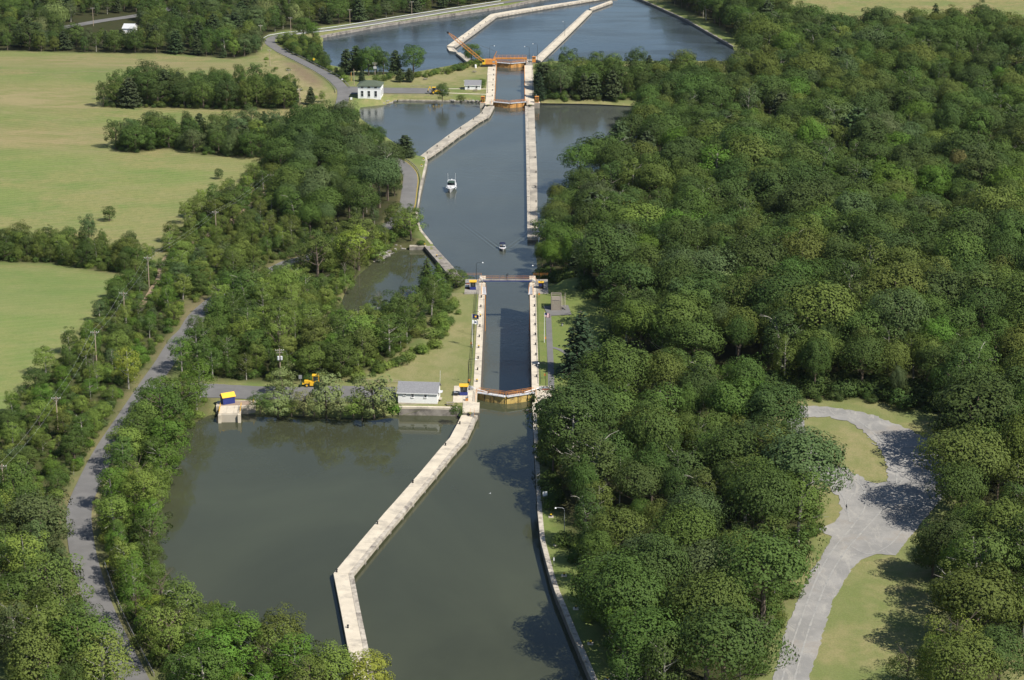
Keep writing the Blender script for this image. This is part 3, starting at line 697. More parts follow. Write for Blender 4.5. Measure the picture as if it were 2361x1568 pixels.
slab_wall('guide_wall', pp([((1358, 19.5), (1364, 22)), ((1409, 1), (1413, 4))]), FB, -26, 'short detached pale wall at the end of the far basin', cope=.25)
slab_wall('pier_block', pp([((1031, 108), (1046, 109)), ((1036, 116), (1056, 119))]), FB - .3, -26, 'small rounded concrete block at the tip of the left basin wall', 'pier', cope=.4)
slab_wall('pier_block', pp([((1051, 121), (1062, 121)), ((1081, 146), (1092, 141))]), FB, -26, 'isolated concrete pier just left of the crane tree', 'pier', cope=.2, deck='slab_far')
slab_wall('bypass_wall', [(BYWALL_L[0], BYWALL_R[0]), (BYWALL_L[1], BYWALL_R[1]), (BYWALL_L[2], BYWALL_R[2])], -11.3, -15.5, 'dark grey concrete wall between the pond and the canal', 'wall', deck='oldwall', copem='oldwall', cope=.3)
# plain walls along a shore (top strip of coping blocks)
def shore_wall(name, line, width, z, zb, label, mat='coping', face='wet', seg=5.0, cat='wall', side=1):
    prs = []
    n = len(line)
    for i, p in enumerate(line):
        a = line[max(i - 1, 0)]; b = line[min(i + 1, n - 1)]; d = Vector((b[0] - a[0], b[1] - a[1])).normalized(); q = Vector((d.y, -d.x)) * side
        prs.append(((p[0] + q.x * width, p[1] + q.y * width), (p[0], p[1])))
    o = empty(name, (prs[0][1][0], prs[0][1][1], z)); tag(o, label, cat); org = o.location
    base = MB()
    for (a, b), (c, d) in zip(prs[:-1], prs[1:]):
        a, b, c, d = [Vector(p) for p in (a, b, c, d)]; L = (d - b).length; m = max(1, round(L / seg))
        base.prism([(p.x - org.x, p.y - org.y) for p in (a, b.lerp(a, .05), d.lerp(c, .05), c)], zb - z, -.45)
        for k in range(m):
            t0, t1 = k / m + .02 / L, (k + 1) / m - .02 / L
            MB().prism([(p.x - org.x, p.y - org.y) for p in (a.lerp(c, t0), b.lerp(d, t0), d.lerp(b, 1 - t1), c.lerp(a, 1 - t1))], -.45, .1 + rnd.random() * .03).build('coping_block', M[mat], o)
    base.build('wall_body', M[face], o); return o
shore_wall('canal_wall', RWALL, 1.05, 0, -5, 'curving stained concrete canal wall along the right bank of the foreground', 'coping', 'wet', side=-1)
shore_wall('sea_wall', SEAWALL, 1.0, 0, -5, 'short grey retaining wall at the water below the white lock house', 'slab', 'oldwall', side=-1)
shore_wall('canal_wall', LSHORE, .9, -11.2, -15.5, 'thin concrete wall edging the lawn on the left of the middle pool', 'slab_far', 'oldwall', side=1)
shore_wall('canal_wall', wl([(1476, 245), (1400, 243.5), (1300, 241), (1250, 240.5)], W2)[::-1], 1.0, -12.15, -15, 'low stone edging of the bank right of the far lock', 'coping', 'oldwall', side=-1)
shore_wall('canal_wall', wl([(1105, 236.5), (1000, 234.5), (918, 233.5)], W2), 1.0, -12.15, -15, 'low stone edging of the bank left of the far lock', 'coping', 'oldwall', side=1)
shore_wall('canal_wall', NBANK, 1.4, -21.9, -26, 'long stone edge of the far basin beneath the embankment road', 'oldwall', 'oldwall', 14, side=-1)
shore_wall('canal_wall', RBANK, 1.4, -21.9, -26, 'dark stone edge of the far basin along the right grass verge', 'oldwall', 'wet', 14, side=-1)
shore_wall('stub_wall', wl([(944, 567.5), (978, 567.5)], -11.3), 1.2, -11.3, -15, 'short concrete stub wall at the head of the pond', 'slab_far', 'oldwall', side=-1)

# ================================================================== locks
def lock_wall(name, F, polys, label, u_joints, side, zb=-15, wide='dgrey'):
    """polys: plan pieces (r,u) of one wall of a lock; deck cut in slabs by joints"""
    o = empty(name, F.o + Vector((0, 0, 0))); o.rotation_euler = (0, 0, F.rz); tag(o, label, 'lock wall')
    body = MB()
    for (r0, r1, u0, u1, top) in polys:
        body.box(((r0 + r1) / 2, (u0 + u1) / 2, (top - .3 + zb) / 2), (abs(r1 - r0) - .04, u1 - u0, top - .3 - zb))
        n = max(1, round((u1 - u0) / 8)); m = max(1, round(abs(r1 - r0) / 3.2))
        for k in range(n):
            for j in range(m):
                a, b = u0 + (u1 - u0) * k / n + .02, u0 + (u1 - u0) * (k + 1) / n - .02
                c, d = r0 + (r1 - r0) * j / m + .02, r0 + (r1 - r0) * (j + 1) / m - .02
                MB().box(((c + d) / 2, (a + b) / 2, top - .15), (d - c, b - a, .3 + rnd.random() * .02)).build('deck_slab', M[wide if abs(r1 - r0) > 2.5 and abs(r1 - r0) < 7 and u0 > 10 and u1 - u0 < 20 else 'slab'], o)
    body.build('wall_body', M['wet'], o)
    return o
def wall_polys(s, L, up_r, lo_r, tail, head):
    return [tuple(sorted((s * 6.85, s * 8.8))) + (0.5, L - 9.5, .10), tuple(sorted((s * 7.65, s * 8.8))) + (-9, .5, .10), tuple(sorted((s * 7.65, s * 8.8))) + (L - 9.5, L, .10),
            tuple(sorted((s * 6.85, s * 8.8))) + (L, L + tail, .10), tuple(sorted((s * 8.8, s * up_r))) + (-9, 4.5, .10), tuple(sorted((s * 8.8, s * lo_r))) + (L - 8, L + 8, .10),
            tuple(sorted((s * 6.9, s * head))) + (-16.5, -9, .10)]
lock_wall('lock_wall', LK4, wall_polys(-1, L4L, 14.0, 13.2, 12, 11.3), 'left concrete wall of the near lock with operator cabins', 8, -1)
lock_wall('lock_wall', LK4, wall_polys(1, L4L, 12.0, 12.6, 12, 10.5), 'right concrete wall of the near lock beside the lookout', 8, 1, wide='dgrey')
def wall_polys3(s, L):
    return [tuple(sorted((s * 6.85, s * 11.2))) + (.5, L - 9.5, .10), tuple(sorted((s * 7.65, s * 11.2))) + (-7, .5, .10), tuple(sorted((s * 7.65, s * 11.2))) + (L - 9.5, L, .10),
            tuple(sorted((s * 6.85, s * 11.2))) + (L, L + 8, .10)]
lock_wall('lock_wall', LK3, wall_polys3(-1, L3L), 'left wall of the far lock beneath the crane', 8, -1, -14)
lock_wall('lock_wall', LK3, wall_polys3(1, L3L), 'right wall of the far lock beside the cone-shaped cedar', 8, 1, -14)

def pipe_rail(mb, pts, h=1.1, r=.045, rails=(1.0, .55), post=2.0, pm=0, rm=0):
    """handrail of pipes along pts"""
    for a, b in zip(pts[:-1], pts[1:]):
        a, b = Vector(a), Vector(b); L = (b - a).length; n = max(1, round(L / post)); up = Vector((0, 0, h))
        mb.mat(pm)
        for k in range(n + 1): p = a.lerp(b, k / n); mb.tube([p, p + up], r, 5)
        mb.mat(rm)
        for t in rails: mb.tube([a + up * t, b + up * t], r, 5)
    return mb
def rail_thing(name, pts, mat, label, h=1.1, rails=(1.0, .55), post=2.0, r=.045, cat='railing'):
    o = empty(name, pts[0]); tag(o, label, cat); a0 = Vector(pts[0])
    for a, b in zip(pts[:-1], pts[1:]):
        a, b = Vector(a) - a0, Vector(b) - a0; L = (b - a).length; n = max(1, round(L / post)); up = Vector((0, 0, h))
        me = MB().tube([(0, 0, 0), (0, 0, h)], r, 6).mesh('post', M[mat])
        for k in range(n): link('post', me, o, a.lerp(b, k / n))
        for t in rails: MB().tube([a + up * t, b + up * t], r, 5).build('rail', M[mat], o)
    return o
def gate_leaf(F, u0, s, H, skin, label, walk=True, open_=False, depth=3.0, topz=.0):
    """one mitre leaf: skin, ribs, walkway, handrails, mooring hook; s=-1 left, 1 right"""
    L = 8.15
    hinge = F(u0, s * 7.55); apex = F(u0 - 3.55, 0.03 * s) if not open_ else F(u0 - L, s * 7.3)
    d = (apex - hinge); L = d.length; rz = math.atan2(d.y, d.x)
    o = empty('lock_gate_leaf', hinge, rz); tag(o, label, 'lock gate')
    # local x runs to the mitre, +-y upstream
    up = F.u * -1; yl = Vector((-math.sin(rz), math.cos(rz), 0)); f = 1 if yl.dot(up if not open_ else F.r * -s) > 0 else -1
    # bowed skin plate of seven courses
    n = 8; bow = .42
    for k in range(n):
        x0, x1 = L * k / n, L * (k + 1) / n
        b0, b1 = bow * math.sin(math.pi * k / n) + .25, bow * math.sin(math.pi * (k + 1) / n) + .25
        q = [(x0 + .012, f * b0), (x1 - .012, f * b1), (x1 - .012, -f * .28), (x0 + .012, -f * .28)]
        MB().prism(q, -depth - 9.5, topz - .25).build('skin_panel', M[skin], o)
    for k in (0, n):
        x = L * k / n; MB().box((x + (.09 if k == 0 else -.09), f * .30, topz - 1.6), (.18, .16, 2.9)).build('heel_post' if k == 0 else 'mitre_post', M[skin], o)
    for x in (L * .28, L * .62): MB().box((x, f * (bow + .30), topz - 1.4), (.10, .12, 2.4)).build('fender_bar', M['black'], o)
    MB().box((L * .5, f * .22, topz - .10), (L, 1.35, .14)).build('walkway', M['lightgrey'], o)
    lad = MB()
    for q in (-.22, .22): lad.bar((L * .55 + q, f * (bow + .36), topz - .2), (L * .55 + q, f * (bow + .36), topz - 2.6), .05)
    for k in range(8): lad.bar((L * .55 - .22, f * (bow + .36), topz - .35 - k * .3), (L * .55 + .22, f * (bow + .36), topz - .35 - k * .3), .04)
    lad.build('ladder', M[skin], o)
    for yy in ((-f * .42, f * .86) if not open_ else (f * .8,)):
        for k in range(6): MB().tube([(L * (k + .1) / 5.3, yy, topz), (L * (k + .1) / 5.3, yy, topz + 1.1)], .04, 5).build('rail_post', M['orange'], o)
        for h in ((.4, .75, 1.1) if yy * f < 0 else (.55, 1.1)): MB().tube([(L * .02, yy, topz + h), (L * .97, yy, topz + h)], .042, 5).build('handrail', M['orange'], o)
    return o
gate_leaf(LK4, 0, -1, 0, 'gatey', 'left pale yellow leaf of the closed gate of the near lock')
gate_leaf(LK4, 0, 1, 0, 'gatey', 'right pale yellow leaf of the closed gate of the near lock')
gate_leaf(LK4, L4L, -1, 0, 'orange', 'left gate leaf folded open against the near lock wall', open_=True)
gate_leaf(LK4, L4L, 1, 0, 'orange', 'right gate leaf folded open against the near lock wall', open_=True)
gate_leaf(LK3, 0, -1, 0, 'orangeg', 'left orange leaf of the upper gate of the far lock')
gate_leaf(LK3, 0, 1, 0, 'orangeg', 'right orange leaf of the upper gate of the far lock')
gate_leaf(LK3, L3L, -1, 0, 'orangeg', 'left orange leaf of the farther gate of the far lock')
gate_leaf(LK3, L3L, 1, 0, 'orangeg', 'right orange leaf of the farther gate of the far lock')
# gate strut arms
def strut(F, u0, s, label):
    a = F(u0 + 1.2, s * 9.2, .75); b = F(u0 - 1.5, s * 4.6, .25); o = empty('gate_strut', a); tag(o, label, 'gate strut')
    MB().tube([(0, 0, 0), b - a], .11, 8).build('push_arm', M['white'], o)
    MB().box((0, 0, -.3), (.9, .9, .7), F.rz).build('gear_box', M['steel'], o); MB().tube([b - a - Vector((0, 0, .1)), b - a + Vector((0, 0, .2))], .2, 8).build('pin', M['black'], o)
strut(LK4, 0, -1, 'white push arm on the left leaf of the near gate'); strut(LK4, 0, 1, 'white push arm on the right leaf of the near gate')
# footbridge over the lower gates of the near lock
def footbridge(F, u, label, ztop=.9, beam='blue', span=7.6, big=False):
    o = empty('footbridge', F(u, 0)); o.rotation_euler = (0, 0, F.rz); tag(o, label, 'footbridge')
    n = 7
    for k in range(n):
        w = 2 * span / n; MB().box((-span + w * (k + .5), 0, ztop), (w - .03, 1.25, .08)).build('deck_panel', M['dgrey'], o)
    for y in (-.68, .68): MB().box((0, y, ztop - .18), (2 * span, .12, .28)).build('girder', M[beam], o)
    for y in (-.68, .68):
        for k in range(n): x = -span + 2 * span * k / (n - 1); MB().tube([(x, y, ztop - .35), (x, y, ztop + 1.1)], .035, 5).build('rail_post', M[beam], o)
        for h in (.55, 1.1): MB().tube([(-span, y, ztop + h), (span, y, ztop + h)], .032, 5).build('handrail', M['orange'], o)
    for s in (-1, 1):
        st = MB()
        for k in range(4): st.box((s * (span + .2 + k * .32), 0, ztop - .1 - k * .2), (.32, 1.2, .05))
        st.build('stair', M['steel'], o)
        for y in (-.68, .68): MB().tube([(s * span, y, ztop + 1.1), (s * (span + 1.4), y, 1.15), (s * (span + 1.4), y, .1)], .045, 5).build('stair_rail', M['orange'], o)
    MB().tube([(-.3, .3, ztop), (-.3, .3, ztop + 1.9)], .09, 6).build('signal_post', M['black'], o); MB().box((.1, .3, ztop + 1.6), (.2, .2, .8)).build('signal_head', M['black'], o)
    for s in (-1, 1): MB().box((s * (span - .2), 0, ztop - .62), (.5, 1.2, .42)).build('bearing', M['concrete'], o)
footbridge(LK4, L4L + 4.5, 'blue and orange footbridge across the lower end of the near lock')
# heavy beam bridge at the far end of the far lock
o = empty('lift_beam', LK3(L3L + 5, 0)); o.rotation_euler = (0, 0, LK3.rz); tag(o, 'heavy orange beam with handrail across the far end of the far lock', 'footbridge')
MB().box((0, 0, .95), (16.4, 1.2, .75)).build('beam', M['orange'], o)
for s in (-1, 1): MB().box((s * 7.9, 0, .35), (.8, 1.2, .5)).build('support', M['orange'], o)
for k in range(9): MB().tube([(-8 + 2 * k, .5, 1.3), (-8 + 2 * k, .5, 2.5)], .05, 5).build('rail_post', M['orange'], o)
for h in (1.9, 2.5): MB().tube([(-8, .5, h), (8, .5, h)], .05, 5).build('handrail', M['orange'], o)
# edge pipes and corner guards
def edge_pipe(F, r, u0, u1, label, mat='yellow'):
    o = empty('wall_fender', F(u0, r, .10)); o.rotation_euler = (0, 0, F.rz); tag(o, label, 'edge guard')
    n = 8
    for k in range(n): MB().box((0, (u1 - u0) * (k + .5) / n, .05), (.22, (u1 - u0) / n - .06, .16)).build('guard_bar', M[mat], o)
edge_pipe(LK3, -6.98, 2, L3L - 10, 'orange edge guard along the left chamber edge of the far lock', 'orange')
edge_pipe(LK3, 6.98, 2, L3L - 10, 'orange edge guard along the right chamber edge of the far lock', 'orange')
edge_pipe(LK4, -6.99, 45, L4L - 11, 'pale edge beam along the left chamber edge of the near lock', 'slab')
rail_thing('pipe_railing', [LK4(5, -9.6, 0), LK4(48, -9.5, 0), LK4(93, -9.3, 0)], 'dgreen', 'dark green pipe railing on the left lawn edge of the near lock', rails=(1, .5), post=2.6, r=.06)
rail_thing('pipe_railing', [LK4(6, 9.2, 0), LK4(48, 9.1, 0), LK4(91, 9.2, 0)], 'dgreen', 'dark pipe railing on the right lawn edge of the near lock', rails=(1, .5), post=2.6, r=.055)
for s, w_ in ((-1, 'left'), (1, 'right')):
    rail_thing('pipe_railing', [LK4(L4L - 9.5, s * 7.9, .1), LK4(L4L - .2, s * 7.9, .1)], 'orange', f'orange railing along the {w_} open leaf recess of the near lock', r=.06)
    rail_thing('pipe_railing', [LK4(-8.5, s * 7.95, .1), LK4(-.6, s * 7.95, .1)], 'orange', f'orange railing at the {w_} recess of the closed near gate', r=.05)
    rail_thing('pipe_railing', [LK4(L4L + 11, s * 8.2, .1), LK4(L4L + 11, s * 12.8, .1)], 'orange', f'orange end railing on the {w_} apron behind the footbridge', r=.03)
    rail_thing('pipe_railing', [LK3(-6, s * 8.4, .1), LK3(0, s * 8.4, .1)], 'orange', f'orange railing by the {w_} hinge of the far lock upper gate', r=.06)
    rail_thing('pipe_railing', [LK3(L3L - 8, s * 8.2, .1), LK3(L3L + 6, s * 8.2, .1)], 'orange', f'orange railing on the {w_} side of the far end of the far lock', r=.06)
# ================================================================== plants
def quads_mesh(name, C, N, S, mats, A=None, roll=None, seed=0, extra=None):
    """leaf clump cards: centres, normals, sizes (n,2); extra: MB with trunk for material slot 1"""
    rg = np.random.default_rng(seed); n = len(C)
    N = N / np.linalg.norm(N, axis=1, keepdims=True)
    up = np.where(np.abs(N[:, 2:3]) < .95, np.array([[0, 0, 1.]]), np.array([[1., 0, 0]]))
    U = np.cross(up, N); U /= np.linalg.norm(U, axis=1, keepdims=True); V = np.cross(N, U)
    if roll is None: roll = rg.uniform(0, 2 * np.pi, n)
    c, s = np.cos(roll)[:, None], np.sin(roll)[:, None]; U, V = U * c + V * s, V * c - U * s
    j = lambda: 1 + rg.uniform(-.35, .35, (n, 1))
    a, b = S[:, :1] / 2, S[:, 1:] / 2
    q = np.stack([C - U * a * j() - V * b * .35 * j(), C + V * b * -.9 * j() + U * a * .2, C + U * a * j() + V * b * .3 * j(), C + V * b * j() - U * a * .15], 1)
    q[:, 0] += N * (S[:, :1] * .12); q[:, 2] -= N * (S[:, :1] * .12)
    vs = q.reshape(-1, 3); nv = len(vs)
    ev, ef = ([], []) if extra is None else (extra.v, extra.f)
    me = bpy.data.meshes.new(name)
    allv = vs.tolist() + [tuple(v) for v in ev]
    fs = np.arange(nv).reshape(-1, 4).tolist() + [tuple(i + nv for i in f) for f in ef]
    me.from_pydata(allv, [], fs)
    for m in mats: me.materials.append(m)
    if ef: me.polygons.foreach_set('material_index', [0] * n + [1] * len(ef))
    me.update(); return me
def limbs(h, rg, n, top, r0, spread, lean=0.0, start=.3, forks=1):
    """tapered trunk with limbs"""
    mb = MB(); bend = rg.uniform(-.06, .06, 2) * h + np.array([lean * h, 0])
    tp = [(0, 0, -.6), (bend[0] * .15, bend[1] * .15, h * .3), (bend[0] * .55, bend[1] * .55, h * .6), (bend[0], bend[1], h * top)]
    mb.tube(tp, [r0 * 1.25, r0, r0 * .7, r0 * .25], 7)
    tips = []
    for k in range(n):
        t = start + (top - start) * (k + rg.random()) / n * .9; a = rg.uniform(0, 6.283); b = np.array([bend[0], bend[1]]) * t / top
        l = spread * (1.05 - .55 * (t - start) / (1 - start)) * rg.uniform(.75, 1.15); p0 = Vector((b[0], b[1], h * t))
        p1 = p0 + Vector((math.cos(a) * l * .5, math.sin(a) * l * .5, l * rg.uniform(.15, .45))); p2 = p0 + Vector((math.cos(a) * l, math.sin(a) * l, l * rg.uniform(.35, .85)))
        rr = r0 * (.55 - .35 * t); mb.tube([p0, p1, p2], [rr, rr * .7, rr * .25], 5); tips.append(p2)
        for f in range(forks):
            a2 = a + rg.uniform(-1, 1); p3 = p1 + Vector((math.cos(a2) * l * .45, math.sin(a2) * l * .45, l * rg.uniform(.2, .6))); mb.tube([p1, p3], [rr * .5, rr * .12], 4); tips.append(p3)
    return mb, tips
def ball(rg, n):
    d = rg.normal(size=(n, 3)); return d / np.linalg.norm(d, axis=1, keepdims=True)
def broad_crown(h, R, rg, nl=36, per=130, base=.28, size=.42, lob=(.26, .42), open_=.0, flat=1.0, low=1.72):
    """lobed crown: lobes over an ellipsoid, leaf cards over the lobes"""
    zc, rz_ = h * (base + 1) / 2, h * (1 - base) / 2
    C, N, S = [], [], []
    i = np.arange(nl) + .5; ph = np.arccos(1 - low * i / nl); th = math.pi * (1 + 5 ** .5) * i + rg.uniform(0, 6)
    for k in range(nl):
        dirv = np.array([math.cos(th[k]) * math.sin(ph[k]), math.sin(th[k]) * math.sin(ph[k]), math.cos(ph[k])]) + rg.normal(size=3) * .16
        lr = R * rg.uniform(*lob); f = rg.uniform(.74, 1.0)
        if rg.random() < open_: continue
        c = np.array([0, 0, zc]) + dirv * np.array([R - lr * .8, R - lr * .8, (rz_ - lr * .5) * flat]) * f
        d = ball(rg, per); out = d @ (dirv / np.linalg.norm(dirv)); d = d[(out > -.35) | (rg.random(per) < .25)]; d = d[(d[:, 2] > -.55) | (rg.random(len(d)) < .35)]
        n = len(d); rad = lr * rg.uniform(.84, 1.06, (n, 1)) * np.array([[1, 1, .85]])
        cp = c + d * rad; C.append(cp); cd = (cp - np.array([0, 0, zc])) / np.array([R, R, rz_]); N.append(d * .45 + cd * .9 + np.array([0, 0, .1]) + rg.normal(size=(n, 3)) * .2)
        s = size * rg.uniform(.6, 1.35, (n, 1)); S.append(np.concatenate([s, s * rg.uniform(.6, 1.0, (n, 1))], 1))
    return np.concatenate(C), np.concatenate(N), np.concatenate(S)
VAR = {}   # kind -> list of dict(trunk mesh, crown mesh, joined mesh, h, R)
def variant(kind, mb, C, N, S, h, R, leafm, barkm, roll=None, seed=0):
    L = VAR.setdefault(kind, []); i = len(L)
    tr = mb.mesh('trunk_' + kind + str(i), M[barkm]); cr = quads_mesh('crown_' + kind + str(i), C, N, S, [M[leafm]], roll=roll, seed=seed)
    jn = quads_mesh('tree_' + kind + str(i), C, N, S, [M[leafm], M[barkm]], roll=roll, seed=seed, extra=mb)
    L.append(dict(trunk=tr, crown=cr, joined=jn, h=h, R=R))
for i in range(9):      # round dense oaks and maples
    rg = np.random.default_rng(100 + i); h = 10.0; R = rg.uniform(3.7, 4.6)
    mb, _ = limbs(h, rg, 7, .8, .22, R * .8); variant('oak', mb, *broad_crown(h, R, rg, 36 + i % 3 * 9, 290, rg.uniform(.26, .44), .235, (.22, .44), low=rg.uniform(1.25, 1.5)), h, R, 'leaf', 'bark', seed=i)
for i in range(7):      # rounder trees leafy almost to the ground
    rg = np.random.default_rng(150 + i); h = 10.0; R = rg.uniform(3.5, 4.4)
    mb, _ = limbs(h, rg, 7, .8, .2, R * .8, start=.15); variant('round', mb, *broad_crown(h, R, rg, 42 + i % 3 * 8, 215, rg.uniform(.0, .14), .235, (.18, .38), .06), h, R, 'leaf', 'bark', seed=i)
for i in range(5):      # upright aspens and cottonwoods, looser
    rg = np.random.default_rng(200 + i); h = 10.0; R = rg.uniform(2.4, 3.1)
    mb, _ = limbs(h, rg, 9, .9, .15, R * .95, lean=rg.uniform(-.12, .12)); variant('aspen', mb, *broad_crown(h, R, rg, 46, 165, rg.uniform(.12, .25), .21, (.22, .38), .12), h, R, 'leaf', 'palebark', seed=i)
for i in range(4):      # broad open crowns with gaps
    rg = np.random.default_rng(300 + i); h = 10.0; R = rg.uniform(4.4, 5.4)
    mb, _ = limbs(h, rg, 11, .85, .24, R * .95, start=.25); variant('open', mb, *broad_crown(h, R, rg, 44, 140, .22, .26, (.17, .28), .26), h, R, 'leaf', 'bark', seed=i)
for i in range(6):      # shrubs
    rg = np.random.default_rng(400 + i); h = 3.0; R = rg.uniform(1.5, 2.2)
    mb, _ = limbs(h, rg, 6, .7, .05, R * .8, start=.1, forks=0); variant('shrub', mb, *broad_crown(h, R, rg, 22, 95, -.15, .24, (.30, .5), .1), h, R, 'leaf', 'bark', seed=i)
for i in range(4):      # silvery bush willows, leafy to the ground
    rg = np.random.default_rng(450 + i); h = 8.0; R = rg.uniform(3.2, 3.9)
    mb, _ = limbs(h, rg, 9, .8, .14, R * .9, start=.08); variant('silver', mb, *broad_crown(h, R, rg, 46, 105, -.1, .30, (.16, .36), .16), h, R, 'leaf', 'bark', seed=i)
def willow(i):
    rg = np.random.default_rng(500 + i); h = 10.0; R = 4.6
    mb, _ = limbs(h, rg, 8, .75, .28, R * .8, start=.2); C, N, S = broad_crown(h, R, rg, 34, 70, .2, .30, (.26, .4), .1)
    # hanging strands
    n = 3000; d = ball(rg, n); d[:, 2] = np.abs(d[:, 2]) * .9 - .25; C2 = np.array([0, 0, h * .52]) + d * np.array([R, R, h * .44]) * rg.uniform(.72, 1.04, (n, 1)); C2[:, 2] -= rg.uniform(0, 1.3, n)
    N2 = d * np.array([1, 1, .1]) + rg.normal(size=(n, 3)) * .3; N2[:, 2] *= .2; S2 = np.stack([rg.uniform(.12, .24, n), rg.uniform(.8, 1.7, n)], 1)
    roll = np.concatenate([rg.uniform(0, 6.28, len(C)), rg.normal(size=n) * .12])
    variant('willow', mb, np.concatenate([C, C2]), np.concatenate([N, N2]), np.concatenate([S, S2]), h, R, 'leaf', 'bark', roll=roll, seed=i)
for i in range(3): willow(i)
def conifer(kind, i, R, tiers, droop, size, gap=.0, base=.08, per=26):
    rg = np.random.default_rng(600 + i + tiers); h = 10.0; C, N, S, = [], [], []; mb = MB()
    mb.tube([(0, 0, -.6), (0, 0, h * .5), (0, 0, h * .98)], [.19, .13, .03], 6)
    for t in range(tiers):
        f = base + (1 - base) * t / tiers; z = h * f; r = R * ((1 - f) ** (.5 if kind == 'pine' else .8)) * rg.uniform(.8, 1.15) + .12; nb = max(4, int(9 * (1 - f) + 4))
        for b in range(nb):
            if rg.random() < gap: continue
            a = b / nb * 6.283 + t * 1.9 + rg.uniform(-.25, .25); rr = r * rg.uniform(.75, 1.12); zz = z + rg.uniform(-.12, .12)
            tip = np.array([math.cos(a) * rr, math.sin(a) * rr, zz - droop * rr])
            mb.tube([(0, 0, zz), tuple(tip)], [.045, .012], 4, cap=False)
            n = max(5, int(per * rr / R)); s = rg.uniform(.12, 1.0, n) ** .8
            c = np.array([0, 0, zz]) * (1 - s[:, None]) + tip * s[:, None] + rg.normal(size=(n, 3)) * np.array([.16, .16, .07]) * (.6 + .5 * rr)
            C.append(c); N.append(np.array([math.cos(a) * .35, math.sin(a) * .35, 1]) + rg.normal(size=(n, 3)) * .4); w_ = size * rg.uniform(.6, 1.3, (n, 1)); S.append(np.concatenate([w_, w_ * rg.uniform(.45, .8, (n, 1))], 1))
    variant(kind, mb, np.concatenate(C), np.concatenate(N), np.concatenate(S), h, R, 'needle', 'bark', seed=i)
for i in range(2): conifer('spruce', i, 2.4, 22, .28, .42, .05, .08, 40)
for i in range(3): conifer('pine', 10 + i, 3.1, 17, -.04, .60, .08, .14, 60)
conifer('cedar', 30, 1.9, 30, .05, .34, .0, .02, 30)
def dead(i, dense=False):
    rg = np.random.default_rng(700 + i); h = 10.0; mb = MB()
    def grow(p, d, L, r, lv):
        q = p + d * L * .5 + Vector(rg.normal(size=3) * L * .05); e = p + d * L; mb.tube([p, q, e], [r, r * .8, r * .5], 5, cap=False)
        if lv <= 0: return
        for k in range(3 if lv > 1 else 4):
            nd_ = (d + Vector(rg.normal(size=3)) * .42 + Vector((0, 0, .12))).normalized(); grow(p.lerp(e, rg.uniform(.45, 1.0)), nd_, L * rg.uniform(.5, .72), r * .5, lv - 1)
    for k in range(5 if dense else 1): grow(Vector((0, 0, -.4)), Vector((rg.normal() * .3 * dense, rg.normal() * .3 * dense, 1)).normalized(), h * .45, .13 if not dense else .09, 4)
    return mb.mesh('dead_branches' + str(i), M['deadwood'])
DEAD = [dead(0), dead(1), dead(2, True)]
